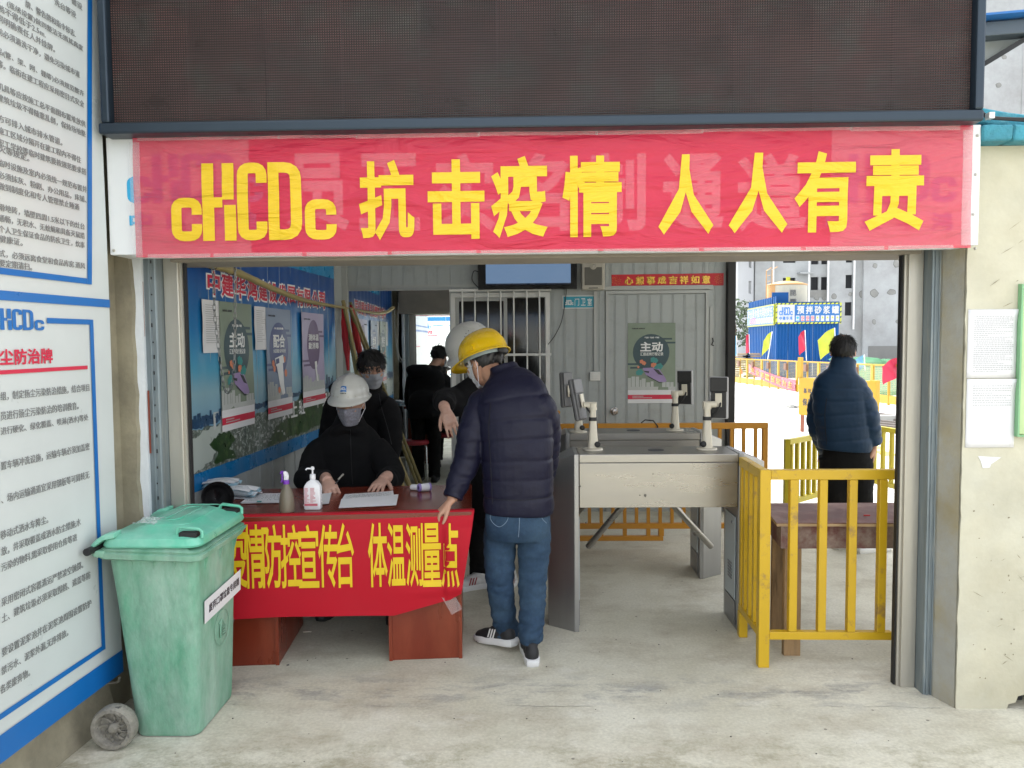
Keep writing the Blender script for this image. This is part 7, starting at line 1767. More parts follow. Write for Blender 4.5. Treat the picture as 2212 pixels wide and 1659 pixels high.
def head(mb, c, R, s=1.0):
    c = V(c)
    def E(p, rx, ry, rz, n=20, m=14): mb.ell(c+R@(V(p)*s), rx*s, ry*s, rz*s, R, n, m)
    E((0, -.012, .035), .076, .094, .088); E((0, .018, -.018), .067, .075, .085); E((0, .030, -.070), .050, .052, .045); E((0, .058, -.098), .026, .024, .020)
    E((0, .078, .034), .050, .018, .013); E((-.035, .068, -.022), .024, .022, .020); E((.035, .068, -.022), .024, .022, .020)
    mb.tube([c+R@(V(p)*s) for p in ((0, .086, .018), (0, .094, .0), (0, .106, -.022), (0, .094, -.034))], [.008*s, .010*s, .0135*s, .009*s], 10)
    E((.0, .088, -.060), .023, .011, .006); E((.0, .086, -.070), .020, .011, .007)
    for sx in (-1, 1):
        E((sx*.077, -.004, -.004), .009, .019, .031); E((sx*.080, .002, -.022), .007, .011, .012)
def face_bits(root, c, R, s=1.0, lids=.5):
    c = V(c)
    for sx in (-1, 1):
        e = c+R@(V((sx*.031, .0835, .008))*s)
        mb = MB(); mb.ell(e, .0125*s, .010*s, .0085*s, R, 14, 8); mb.build('eye', M['eye'], root, smooth='all')
        mb = MB(); mb.ell(e+R@(V((0, .0085, -.001))*s), .0058*s, .003*s, .0058*s, R, 12, 6); mb.build('iris', M['iris'], root, smooth='all')
        mb = MB(); mb.tube([e+R@(V((x, .009-.10*x*x*8, z))*s) for x, z in ((-.016, .002), (-.008, .0065-.004*lids), (.0, .008-.005*lids), (.008, .0065-.004*lids), (.016, .002))], [.0015, .0035, .004, .0035, .0015], 6); mb.build('eyelid', M['skin'], root, smooth='all')
        mb = MB(); mb.tube([e+R@(V((sx*x, .012-abs(x)*.25, z))*s) for x, z in ((-.014, .019), (0, .024), (.012, .0235), (.022, .018))], [.002, .0034, .003, .0015], 6); mb.build('eyebrow', M['hair'], root, smooth='all')
def face_mask(root, c, R, m, s=1.0, lo=-.118):
    c = V(c)
    def f(i, j):
        ph = (i-.5)*2*1.25; z = -.004+.0*i+(lo+.004)*j; z -= .010*(abs(i-.5)*2)**2*(1-j)*1.2; k = 1-.42*j*j
        rx = .072*k+.004; ry = .088*(1-.28*j*j)
        nose = .022*math.exp(-((ph)/.28)**2)*math.exp(-((z+.028)/.03)**2)+.006*math.exp(-(ph/.6)**2)
        pl = .0018*math.sin(j*22)
        return c+R@(V((rx*math.sin(ph), .012+(ry+nose+pl)*math.cos(ph)-.004*j, z))*s)
    mb = MB(); mb.grid(f, 28, 22); mb.build('face_mask', m, root, smooth='all')
    mb = MB()
    for sx, i in ((-1, 0.0), (1, 1.0)):
        a = f(i, .08); b = f(i, .85); ear = c+R@(V((sx*.084, -.012, .012))*s); ear2 = c+R@(V((sx*.083, -.014, -.030))*s)
        mb.tube([a, ear, ear2, b], .0018*s, 6)
    mb.build('ear_loop', M['mask_white'], root, smooth=True)
def hair(root, c, R, s=1.0, seed=1, front=.045, low=-.055, tufts=700, length=.035, grow=1.0, bangs=0.0):
    c = V(c); rr = random.Random(seed); mb = MB(); nu, nv = 40, 26
    def sh(th, ph, add=0.0):
        # ph from the crown down, th around (0 = +x)
        d = V((math.cos(th)*math.sin(ph), math.sin(th)*math.sin(ph), math.cos(ph)))
        return V((d.x*(.086+add)*grow, -.012+d.y*(.104+add)*grow, .030+d.z*(.098+add)*grow))
    def allowed(p):
        fy = p.y
        if fy > .045: return p.z > front-.0+bangs*0
        if fy > -.005: return p.z > .000+.0*fy+max(0, fy+.005)*.6 or False
        if fy > -.02: return p.z > -.03
        return p.z > low+.02*math.cos(p.x*40)
    V0 = [[None]*(nu) for _ in range(nv+1)]
    for j in range(nv+1):
        for i in range(nu):
            th = 2*PI*i/nu; ph = .02+2.35*j/nv; p = sh(th, ph, .004*noise.noise(V((math.cos(th)*3, math.sin(th)*3, ph*3+seed)))); V0[j][i] = p
    vs = []; idx = {}
    for j in range(nv+1):
        for i in range(nu): idx[(j, i)] = len(vs); vs.append(c+R@(V0[j][i]*s))
    fs = [(idx[(j, i)], idx[(j, (i+1) % nu)], idx[(j+1, (i+1) % nu)], idx[(j+1, i)]) for j in range(nv) for i in range(nu) if all(allowed(V0[a][b % nu]) for a, b in ((j, i), (j, i+1), (j+1, i+1), (j+1, i)))]
    mb.add(vs, fs)
    crown = V((.02, -.03, .13))
    for k in range(tufts):
        th = rr.uniform(0, 2*PI); ph = math.acos(rr.uniform(-.55, 1)); p = sh(th, ph, .001)
        if not allowed(p): continue
        nrm = V((p.x, p.y+.012, p.z-.03)).normalized(); dn = (p-crown); dn.z -= .02; dn = (dn-nrm*dn.dot(nrm)).normalized(); dn = (dn+V((rr.gauss(0, .25), rr.gauss(0, .25), rr.gauss(0, .25)))).normalized()
        L = length*rr.uniform(.6, 1.3)*(1+bangs*(1.0 if p.y > .05 else 0)); side = dn.cross(nrm)*rr.uniform(.0022, .005); lift = rr.uniform(.05, .24)
        q0, q1, q2 = p, p+dn*L*.5+nrm*L*lift*.4, p+dn*L+nrm*L*(lift*.4-.06)
        mb.add([c+R@(v*s) for v in (q0-side, q0+side, q1+side*.8, q2, q1-side*.8)], [(0, 1, 2, 3, 4)])
    mb.build('hair', M['hair'], root, smooth='all')
def helmet(root, c, R, m, s=1.0, brim=.045, name='helmet', ridge=True, squash=1.0):
    c = V(c); nu, nv = 48, 18; mb = MB()
    def pt(th, t, inner=0.0):
        # t 0 crown .. 1 rim
        d = math.sin(t*PI/2*1.0); z = math.cos(t*PI/2)**.82
        rx, ry, rz = .114-inner, .138-inner, .128*squash-inner
        q = V((rx*d*math.cos(th), ry*d*math.sin(th), rz*z))
        if ridge and not inner:
            w = math.exp(-((q.x)/.018)**2)*.007*min(1, t*3+.3) if t < .88 else 0; q += V((0, math.sin(th)*w*.5*d, w))
        return q
    rings = [[c+R@(pt(2*PI*i/nu, max(t, .03))*s) for i in range(nu)] for t in [k/nv for k in range(nv+1)]]
    def rimp(th, o, dz):
        fr_ = max(0, math.sin(th)); q = pt(th, 1.0); k = V((math.cos(th), math.sin(th), 0)); out = o*(.012+brim*fr_**1.6); return q+k*out+V((0, 0, dz-o*.018*fr_-.004*o))
    rings.append([c+R@(rimp(2*PI*i/nu, .35, -.004)*s) for i in range(nu)]); rings.append([c+R@(rimp(2*PI*i/nu, 1.0, -.006)*s) for i in range(nu)]); rings.append([c+R@(rimp(2*PI*i/nu, 1.0, -.011)*s) for i in range(nu)]); rings.append([c+R@(rimp(2*PI*i/nu, .1, -.010)*s) for i in range(nu)])
    for t in (.9, .7, .4, .1): rings.append([c+R@(pt(2*PI*i/nu, t, .004)*s-V((0, 0, .002))) for i in range(nu)])
    mb.ring_loft(rings, cap=True); h = mb.build(name, m, root, smooth='all')
    return h, pt
def shoe(root, a, yaw, pitch, up, sole, s=1.0, stripes=None, nm='shoe'):
    """a = point on the ground under the ankle"""
    R = Matrix.Rotation(yaw, 3, 'Z')@Matrix.Rotation(pitch, 3, 'X'); a = V(a)
    L = lambda *p: a+R@(V(p)*s)
    mb = MB()
    for p, r in (((0, -.030, .052), (.036, .046, .048)), ((0, .03, .052), (.038, .075, .044)), ((0, .10, .040), (.043, .075, .032)), ((0, .145, .034), (.042, .052, .026)), ((0, -.005, .092), (.037, .050, .022))): mb.ell(L(*p), r[0]*s, r[1]*s, r[2]*s, R, 18, 12)
    r_ = remesh(mb, .006, 3); o = r_.build(nm, up, root, smooth='all')
    out = [(.0, -.085), (.028, -.075), (.038, -.04), (.036, .0), (.036, .05), (.044, .11), (.043, .155), (.028, .19), (.0, .202), (-.026, .192), (-.042, .155), (-.043, .11), (-.035, .05), (-.035, 0), (-.037, -.04), (-.028, -.075)]
    rings = [[L(x*k, y*k+.0, z) for x, y in out] for z, k in ((.0, .95), (.004, 1.0), (.022, 1.04), (.033, 1.02), (.036, .95))]
    mb = MB(); mb.ring_loft(rings); so_ = mb.build('sole', sole, o, smooth=True)
    if stripes:
        mb = MB()
        for q in range(3):
            for sx in (-1, 1):
                y = .035+q*.018; mb.quad(L(sx*.0405, y, .038), L(sx*.0415, y+.009, .038), L(sx*.034, y-.008, .082), L(sx*.033, y-.017, .082))
        mb.build('stripe', stripes, o, kind='stuff')
    return o
def person(label, loc): return thing('person', label, 'person', loc)
def skel_body(mb, pel, chest, neck, headc, R, shR, shL, elR, elL, wrR, wrL, hipR, hipL, kR, kL, aR, aL, right, s=1.0):
    torso(mb, [(V(pel)-V((0, 0, .04)), .11*s, .075*s), (pel, .128*s, .085*s), ((V(pel)+V(chest))/2, .125*s, .085*s), (chest, .15*s, .10*s), (V(chest).lerp(V(neck), .7), .12*s, .075*s), (neck, .06*s, .05*s)], right, n=20, step=.03)
    limb(mb, [V(neck)-V((0, 0, .03)), (V(neck)+V(headc))/2+V((0, 0, -.02)), V(headc)+R@V((0, -.02, -.03))], [.062*s, .055*s, .055*s], k=4)
    head(mb, headc, R, s)
    for a, b, c in ((shR, elR, wrR), (shL, elL, wrL)): limb(mb, [a, V(a).lerp(V(b), .5), b, V(b).lerp(V(c), .5), c], [.05*s, .045*s, .038*s, .034*s, .026*s], k=3)
    for a, b, c in ((hipR, kR, aR), (hipL, kL, aL)):
        limb(mb, [a, V(a).lerp(V(b), .5), b, V(b).lerp(V(c), .5), c], [.066*s, .06*s, .048*s, .044*s, .034*s], k=3)
        mb.ell(V(c)+V((0, 0, -.03)), .034*s, .05*s, .035*s, n=12, m=8)

# ---- man in yellow helmet and navy puffer jacket, seen from behind --------------------------------
YP = 3.80
p4 = person('man in yellow helmet, navy puffer jacket and jeans standing with his back turned', (-.02, 3.75, 0))
pp = lambda x, y, Y: P(x, y, Y)
pel = pp(1118, 1098, 3.80); chest = pp(1108, 900, 3.82); nk = pp(1080, 812, 3.90); hc = pp(1046, 783, 4.00)
R4 = headR(.95, -.36, .05)
shL_, shR_ = pp(1045, 862, 3.86), pp(1170, 868, 3.80); elL_, elR_ = pp(1010, 990, 3.80), pp(1180, 985, 3.92); wrL_, wrR_ = pp(976, 1080, 3.74), pp(1150, 1050, 4.12)
hipR_, hipL_ = pp(1155, 1110, 3.80), pp(1082, 1110, 3.83); kR_, kL_ = pp(1150, 1250, 3.78), pp(1080, 1245, 3.80); aR_, aL_ = pp(1147, 1378, 3.72), pp(1092, 1366, 3.86)
rt = V((1, -.10, 0))
mb = MB(); skel_body(mb, pel, chest, nk, hc, R4, shR_, shL_, elR_, elL_, wrR_, wrL_, hipR_, hipL_, kR_, kL_, aR_, aL_, rt)
hand(mb, wrL_+V((-.006, -.012, -.010)), V((-.62, -.12, -.62)), V((.55, .2, -.6)), 1, curl=1.45, s=.92, spread=.0); hand(mb, wrR_, V((-.3, .8, -.3)), V((-.3, 0, -1)), -1, curl=.6, s=.95)
remesh(mb, .0045, 2).build('body', M['skin'], p4, smooth='all')
mb = MB(); up4 = V((0, 0, 1))
hem = pp(1121, 1102, 3.80)
torso(mb, [(hem+V((0, 0, -.012)), .172, .125), (hem+V((0, 0, .015)), .176, .130), (pp(1119, 1040, 3.80), .176, .130), (pp(1117, 970, 3.80), .180, .132), (pp(1112, 900, 3.82), .192, .132), (pp(1106, 855, 3.85), .180, .120), (pp(1098, 826, 3.88), .135, .095), (pp(1092, 808, 3.90), .088, .076), (pp(1087, 790, 3.91), .070, .070)], rt, puff=(.092, .038), wr=.022, seed=3)
limb(mb, [shL_+V((.035, 0, .0)), shL_+V((-.005, 0, -.04)), pp(1022, 930, 3.82), elL_, pp(990, 1040, 3.77), wrL_+V((0.004, 0, .01))], [.080, .084, .078, .070, .060, .050], puff=(.085, .055), wr=.06, seed=5, n=22)
limb(mb, [shR_+V((-.035, 0, 0)), shR_+V((.0, 0, -.05)), pp(1180, 930, 3.86), elR_, pp(1172, 1030, 4.02), wrR_], [.078, .082, .076, .068, .060, .05], puff=(.082, .08), wr=.05, seed=6, n=22)
j4 = remesh(mb, .0055, 1)
j4.build('jacket', M['navy_puffer'], p4, smooth='all')
mb = MB()
torso(mb, [(pp(1118, 1082, 3.80), .150, .108), (pp(1118, 1110, 3.80), .162, .118), (pp(1118, 1140, 3.80), .166, .120), (pp(1118, 1162, 3.80), .150, .10)], rt, wr=.02, seed=2)
limb(mb, [hipR_+V((-.01, 0, -.01)), pp(1154, 1170, 3.80), kR_, pp(1150, 1310, 3.76), aR_+V((0, 0, .03)), aR_+V((0, 0, -.012))], [.086, .084, .072, .066, .062, .060], wr=.10, seed=11, n=24)
limb(mb, [hipL_+V((.01, 0, -.01)), pp(1080, 1170, 3.83), kL_, pp(1085, 1305, 3.82), aL_+V((0, 0, .03)), aL_+V((0, 0, -.02))], [.086, .084, .072, .066, .062, .060], wr=.10, seed=15, n=24)
remesh(mb, .0055, 1).build('jeans', M['denim'], p4, smooth='all')
M['stitch'] = mat('pale stitching', (0.16, 0.22, 0.30), 0.8); mb = MB()
def backp(px, py, off=.0): return P(px, py, 3.66-off)
g1 = G(1150, 1431); g2 = G(1090, 1400)
shoe(p4, (aR_.x+.0, aR_.y-.015, .0), .12, 0.0, M['shoe_black'], M['sole_white'], 1.0)
shoe(p4, (aL_.x-.005, aL_.y-.02, .03), .85, -.14, M['shoe_black'], M['sole_white'], 1.0, M['white_paint'])
hair(p4, hc, R4, 1.0, 4, tufts=500, length=.025)
face_mask(p4, hc, R4, M['mask_white']); face_bits(p4, hc, R4)
h4, hp = helmet(p4, hc+R4@V((0, -.008, .040)), R4, M['helmet_yellow'], 1.03, brim=.05)
def helm_bit(root, hcen, R, sc, fn, m, nm):
    mb = MB(); fn(mb, lambda *q: hcen+R@(V(q)*sc)); return mb.build(nm, m, root, smooth=True)
hcen4 = hc+R4@V((0, -.008, .040))
for sx_ in (-1, 1): helm_bit(h4, hcen4, R4, 1.03, lambda mb, L: mb.obox(L(sx_*.113, -.015, .026), R4@V((.006, 0, 0)), R4@V((0, .026, 0)), R4@V((0, 0, .014))), M['helmet_yellow'], 'clip_box')
helm_bit(h4, hcen4, R4, 1.03, lambda mb, L: mb.ring_loft([[L(.098*math.cos(a), .118*math.sin(a)-.004, z) for a in [2*PI*k/30 for k in range(30)]] for z in (-.004, -.026)], cap=False), M['helmet_inner'], 'head_band')
helm_bit(h4, hcen4, R4, 1.03, lambda mb, L: [mb.ell(L(0, -.125, -.02), .036, .018, .022, R4), mb.ell(L(.03, -.118, -.024), .016, .016, .016, R4)], M['black_rubber'], 'ratchet')
for sx in (-1, 1):
    mb = MB(); pts = [hcen4+R4@(V(q)*1.0) for q in ((sx*.092, .035, -.004), (sx*.086, .036, -.05), (sx*.076, .045, -.10), (sx*.045, .055, -.145), (0, .06, -.158))]; d = [V(q) for q in catmull([tuple(p) for p in pts], 6)]
    rings = []
    for i, p in enumerate(d):
        tn = (d[min(i+1, len(d)-1)]-d[max(i-1, 0)]).normalized(); w_ = (R4@V((0, 1, 0))); w_ = (w_-tn*w_.dot(tn)).normalized()*.008; o_ = tn.cross(w_).normalized()*.0012; rings.append([p-w_-o_, p+w_-o_, p+w_+o_, p-w_+o_])
    mb.ring_loft(rings); mb.build('chin_strap', M['strap'], p4)

# ---- man in white helmet behind him, black coat, hand held out -------------------------------------
p3 = person('man in white vented helmet and black coat holding out a gloved hand', (-.28, 4.75, 0))
Y3 = 4.72
hc3 = pp(1020, 763, Y3); R3 = headR(2.15, -.50, 0); nk3 = pp(1040, 815, Y3+.05); ch3 = pp(1045, 920, Y3+.1); pel3 = pp(1050, 1060, Y3+.12); rt3 = V((-.5, .85, 0))
sh3L = pp(1008, 855, Y3-.10); sh3R = pp(1085, 860, Y3+.20); el3L = pp(958, 880, 4.45); wr3L = pp(966, 878, 4.32)
el3L = pp(952, 860, 4.56); el3L = pp(975, 900, 4.55); 
k3R, k3L = pp(1075, 1165, Y3+.05), pp(1035, 1165, Y3); a3R, a3L = pp(1090, 1255, 4.95), pp(1035, 1245, 4.90)
el3R = pp(1105, 960, Y3+.2); wr3R = pp(1090, 1040, Y3+.05)
sh3 = pp(1000, 850, Y3-.08); el = pp(955, 862, 4.52); wr = pp(962, 884, 4.36)
elb = pp(985, 935, 4.60)
mb = MB(); skel_body(mb, pel3, ch3, nk3, hc3, R3, sh3R, sh3, el3R, el, wr3R, wr, pel3+V((.08, 0, 0)), pel3-V((.08, 0, 0)), k3R, k3L, a3R, a3L, rt3)
remesh(mb, .0055, 2).build('body', M['skin'], p3, smooth='all')
mb = MB(); hand(mb, wr, V((.30, -.25, -.75)), V((-.15, .9, -.2)), -1, curl=.35, s=1.02, spread=.10, curls=[.12, .35, .45, .5], thumb_out=.7)
limb(mb, [wr+V((-.02, .05, .03)), wr, wr+V((.006, -.006, -.02))], [.036, .031, .028], k=3)
remesh(mb, .004, 2).build('gloved_hand', M['glove_skin'], p3, smooth='all')
mb = MB()
torso(mb, [(pp(1052, 1130, Y3+.12), .19, .15), (pp(1050, 1060, Y3+.12), .185, .15), (pp(1045, 960, Y3+.1), .185, .14), (pp(1042, 880, Y3+.07), .185, .135), (pp(1040, 840, Y3+.05), .13, .11), (pp(1030, 812, Y3+.03), .085, .085)], rt3, wr=.03, seed=21)
limb(mb, [sh3+V((.07, .04, 0)), sh3+V((.02, 0, -.03)), pp(985, 868, 4.60), el+V((.02, .0, -.01)), wr+V((-.0, .02, .02))], [.11, .105, .095, .078, .052], wr=.07, seed=8, n=20)
limb(mb, [sh3R, pp(1100, 900, Y3+.25), el3R, wr3R], [.085, .08, .07, .055], wr=.05, seed=9, n=18)
remesh(mb, .008, 1).build('coat', M['black_coat'], p3, smooth='all')
mb = MB()
for k_, a_, o in ((k3R, a3R, .07), (k3L, a3L, -.06)): limb(mb, [pel3+V((o, 0, 0)), (pel3+V((o, 0, 0))).lerp(k_, .5), k_, k_.lerp(a_, .5), a_+V((0, 0, -.01))], [.09, .088, .07, .064, .062], wr=.06, seed=17, n=18)
remesh(mb, .008, 1).build('trousers', M['black_trousers'], p3, smooth='all')
shoe(p3, (a3L.x, a3L.y-.08, 0), 2.0, 0, M['shoe_white'], M['sole_white'], 1.0, M['stripe_red']); shoe(p3, (a3R.x+.04, a3R.y-.10, 0), 2.9, 0, M['shoe_white'], M['sole_white'], 1.0, M['stripe_red'])
hair(p3, hc3, R3, 1.0, 6, tufts=300); face_mask(p3, hc3, R3, M['black_coat']); face_bits(p3, hc3, R3)
hcen3 = hc3+R3@V((0, -.006, .042)); h3, _ = helmet(p3, hcen3, R3, M['helmet_white'], 1.12, brim=.012, ridge=False, squash=1.08)
mb = MB()
for (a, t) in ((.15, .62), (.25, .55), (.38, .62), (.05, .52), (.30, .70), (.12, .72), (-.05, .62), (.45, .70), (.2, .80)):
    for sgn in (1,):
        th = PI-a-.25; 
        for th in (PI-a, a): q = _(th, t); n_ = V((q.x/.114**2, q.y/.138**2, q.z/.128**2)).normalized(); mb.lathe(hcen3+R3@(q*1.12), [(.0035, -.001), (.0035, .0016), (.0, .0016)], 8, R3@n_)
mb.build('vent_hole', M['dark_print'], h3, kind='stuff')
mb = MB(); e0 = [hc3+R3@V(q) for q in ((-.075, .03, .012), (-.062, .085, .010), (-.031, .103, .006), (0, .107, .01), (.031, .103, .006), (.062, .085, .010), (.075, .03, .012))]; mb.tube(e0, .0022, 6)
for sx in (-1, 1): cx = hc3+R3@V((sx*.033, .102, .002)); mb.tube([cx+R3@V((.022*math.cos(a), -.12*(.022*math.cos(a))**2*20, .016*math.sin(a))) for a in [2*PI*k/14 for k in range(15)]], .0022, 5)
mb.build('glasses', M['black_rubber'], p3)

# ---- man seated at the desk, white helmet -----------------------------------------------------------
p1 = person('seated man in white helmet with blue badge and checked mask writing on forms', (-1.02, 4.75, 0))
Y1 = 4.66; hc1 = pp(757, 872, Y1-.04); R1 = headR(PI-.05, -.16, 0); nk1 = pp(755, 925, Y1+.06); ch1 = pp(756, 1000, Y1+.10); pel1 = V((ch1.x, Y1+.16, .50))
s1L, s1R = pp(824, 968, Y1+.08), pp(688, 968, Y1+.08)          # picture right, picture left
e1L, e1R = pp(842, 1030, Y1-.12), pp(664, 1030, Y1-.10); w1L, w1R = pp(828, 1036, 4.36), pp(706, 1038, 4.27)
rt1 = V((-1, 0, 0))
hipa = V((-.92, 4.72, .50)); hipb = V((-1.12, 4.72, .50)); ka = V((-.86, 4.34, .50)); kb = V((-1.16, 4.34, .50)); aa = V((-.80, 4.32, .08)); ab = V((-1.16, 4.40, .08))
mb = MB(); skel_body(mb, pel1+V((0, 0, .05)), ch1, nk1, hc1, R1, s1R, s1L, e1R, e1L, w1R, w1L, hipb, hipa, kb, ka, ab, aa, rt1)
remesh(mb, .0045, 2).build('body', M['skin'], p1, smooth='all')
mb = MB(); hand(mb, w1R, V((.30, -.55, -.28)), V((.3, .15, -1)), -1, curl=.55, s=1.12, curls=[.75, .8, .5, .35], spread=.06, thumb_out=.8); limb(mb, [w1R+V((-.03, .05, .01)), w1R+V((.01, -.02, 0))], [.040, .032], k=4)
remesh(mb, .0035, 2).build('gloved_hand', M['glove_skin'], p1, smooth='all')
mb = MB(); hand(mb, w1L, V((-.10, -.75, -.16)), V((0, -.15, -1)), 1, curl=.22, s=1.1, spread=.16, thumb_out=.9); limb(mb, [w1L+V((.02, .05, .01)), w1L+V((0, -.02, 0))], [.040, .032], k=4)
remesh(mb, .0035, 2).build('gloved_hand', M['glove_skin'], p1, smooth='all')
mb = MB()
torso(mb, [(V((ch1.x, Y1+.14, .48)), .20, .15), (V((ch1.x, Y1+.12, .62)), .205, .155), (ch1+V((0, .02, .0)), .215, .15), (pp(756, 965, Y1+.10), .215, .135), (pp(756, 942, Y1+.09), .18, .12), (pp(755, 922, Y1+.07), .115, .10), (pp(755, 898, Y1+.06), .080, .085)], rt1, wr=.03, seed=31)
limb(mb, [s1L+V((-.05, 0, 0)), s1L+V((.01, -.03, -.05)), e1L+V((.0, .06, .0)), e1L+V((0, -.06, -.005)), w1L+V((.008, .02, .004))], [.088, .085, .080, .068, .052], wr=.05, seed=33, n=22)
limb(mb, [s1R+V((.05, 0, 0)), s1R+V((-.01, -.03, -.05)), e1R+V((.0, .06, 0)), e1R+V((.01, -.06, -.005)), w1R+V((-.012, .02, .006))], [.088, .085, .080, .068, .052], wr=.05, seed=35, n=22)
cw_ = nk1+V((0, -.01, -.012)); mb.tube([cw_+V((.088*math.cos(a), .085*math.sin(a), .012*math.sin(a*3)-.016*math.sin(a))) for a in [2*PI*k/24 for k in range(25)]], .030, 12)
remesh(mb, .0075, 3).build('coat', M['black_coat'], p1, smooth='all')
mb = MB()
for h_, k_, a_ in ((hipa, ka, aa), (hipb, kb, ab)): limb(mb, [h_, h_.lerp(k_, .5), k_, k_.lerp(a_, .5), a_], [.10, .09, .08, .07, .06], wr=.04, seed=41, n=16)
remesh(mb, .009, 1).build('trousers', M['black_trousers'], p1, smooth='all')
shoe(p1, (-.80, 4.34, 0), PI+.2, 0, M['shoe_brown'], M['black_rubber']); shoe(p1, (-1.16, 4.42, 0), PI-.2, 0, M['shoe_brown'], M['black_rubber'])
hair(p1, hc1, R1, 1.0, 9, tufts=250, length=.02, grow=.97); face_mask(p1, hc1, R1, M['mask_grey'], 1.04); face_bits(p1, hc1, R1, lids=1.0)
hcen1 = hc1+R1@V((0, -.006, .054)); h1_, f1 = helmet(p1, hcen1, R1, M['helmet_white'], 1.0, brim=.030)
# badge on the front of the helmet
def hsurf(u, v):
    """u sideways in metres, v up in metres, front of the helmet"""
    z = v; t = math.acos(min(1, (z/.128)**(1/.82)))/(PI/2); th = PI/2-u/.125; q = f1(th, t); n_ = V((q.x/.114**2, q.y/.138**2, q.z/.128**2)).normalized(); return hcen1+R1@((q+n_*.0015)*1.0), R1@n_
mb = MB(); mb.grid(lambda i, j: hsurf(-.021+.042*i, .045+.030*j)[0], 6, 4); mb.build('badge', M['blue_print'], h1_)
c_, n_ = hsurf(0, .060); up_ = (V((0, 0, 1))-n_*n_.z).normalized(); hf_ = Fr(c_+n_*.003, up_.cross(n_), up_); mb = MB(); logo_mesh(mb, hf_, (-.016, -.009, .016, .008), 0); mb.build('badge_logo', M['white_print'], h1_)
c_, n_ = hsurf(0, .034); up_ = (V((0, 0, 1))-n_*n_.z).normalized(); hf2 = Fr(c_+n_*.002, up_.cross(n_), up_); mb = MB(); add_text(mb, '中建华鸿', hf2, (-.018, -.004, .018, .004), 0, .03); mb.build('badge_text', M['dark_print'], h1_)
mb = MB()
for u in (-.075, -.03, .04, .08): c_, n_ = hsurf(u, .018); mb.lathe(c_, [(.004, -.001), (.004, .002), (0, .0025)], 10, n_)
mb.build('rivet', M['alu'], h1_, kind='stuff')
pen = thing('pen', 'dark slim pen held by the seated man over the forms', 'pen', w1R); a = w1R+V((.055, -.06, -.015)); mb = MB(); mb.tube([a+V((-.02, -.03, -.03)), a+V((.045, .05, .055))], .0042, 8); mb.build('barrel', M['tv_black'], pen); mb = MB(); mb.tube([a+V((.02, .02, .028)), a+V((.043, .048, .053))], .005, 8); mb.build('cap', M['alu'], pen)

# ---- man bending over behind the seated man -----------------------------------------------------------
p2 = person('black haired man in hooded black coat and grey mask leaning behind the seated man', (-.98, 5.2, 0))
Y2 = 5.12; hc2 = pp(803, 797, Y2-.06); R2 = headR(PI+.40, -.24, .10); nk2 = pp(785, 838, Y2+.08); ch2 = pp(783, 930, Y2+.16); pel2 = V((ch2.x, Y2+.30, .88)); rt2 = V((-1, -.1, 0))
s2L, s2R = pp(838, 880, Y2+.08), pp(727, 870, Y2+.10); e2L, e2R = pp(845, 960, Y2+.05), pp(712, 960, Y2+.06); w2L, w2R = pp(835, 1020, Y2-.05), pp(725, 1030, Y2-.05)
k2a, k2b = V((pel2.x+.09, 5.42, .46)), V((pel2.x-.09, 5.42, .46)); a2a, a2b = V((pel2.x+.09, 5.45, .08)), V((pel2.x-.09, 5.45, .08))
mb = MB(); skel_body(mb, pel2, ch2, nk2, hc2, R2, s2R, s2L, e2R, e2L, w2R, w2L, pel2-V((.09, 0, 0)), pel2+V((.09, 0, 0)), k2b, k2a, a2b, a2a, rt2)
hand(mb, w2L, V((-.1, -.3, -.8)), V((-1, 0, 0)), 1, s=1.0); hand(mb, w2R, V((.1, -.3, -.8)), V((1, 0, 0)), -1, s=1.0)
remesh(mb, .0045, 2).build('body', M['skin'], p2, smooth='all')
mb = MB()
torso(mb, [(pel2+V((0, .02, -.16)), .20, .15), (pel2, .20, .15), (ch2+V((0, .06, -.10)), .20, .15), (ch2+V((0, 0, .03)), .215, .15), (pp(783, 868, Y2+.12), .19, .14), (pp(782, 845, Y2+.10), .13, .115), (pp(782, 828, Y2+.09), .095, .09)], rt2, wr=.03, seed=51)
limb(mb, [s2L+V((-.05, 0, 0)), s2L+V((.0, 0, -.05)), e2L, w2L], [.095, .092, .075, .055], wr=.06, seed=53, n=20); limb(mb, [s2R+V((.05, 0, 0)), s2R+V((0, 0, -.05)), e2R, w2R], [.095, .092, .075, .055], wr=.06, seed=55, n=20)
hd = pp(758, 845, Y2+.20); torso(mb, [(hd+V((0, .02, -.07)), .10, .07), (hd, .15, .09), (hd+V((0, 0, .05)), .14, .075), (hd+V((0, .0, .08)), .08, .05)], rt2, wr=.05, seed=57, n=26)
cw_ = nk2+V((0, .0, -.01)); mb.tube([cw_+V((.10*math.cos(a), .09*math.sin(a), .014*math.sin(a*2+1)-.02*math.sin(a))) for a in [2*PI*k/24 for k in range(25)]], .032, 12)
remesh(mb, .0075, 3).build('coat', M['black_coat'], p2, smooth='all')
mb = MB()
for o, k_, a_ in ((.09, k2a, a2a), (-.09, k2b, a2b)): limb(mb, [pel2+V((o, 0, -.05)), k_, k_.lerp(a_, .5), a_+V((0, 0, -.03))], [.10, .075, .07, .065], wr=.06, seed=61, n=18)
remesh(mb, .009, 1).build('trousers', M['black_trousers'], p2, smooth='all')
shoe(p2, (a2a.x, a2a.y, 0), PI, 0, M['shoe_black'], M['black_rubber']); shoe(p2, (a2b.x, a2b.y, 0), PI, 0, M['shoe_black'], M['black_rubber'])
hair(p2, hc2, R2, 1.0, 12, front=.040, tufts=1300, length=.040, bangs=.3, grow=1.0); face_mask(p2, hc2, R2, M['mask_grey2']); face_bits(p2, hc2, R2, lids=.2)

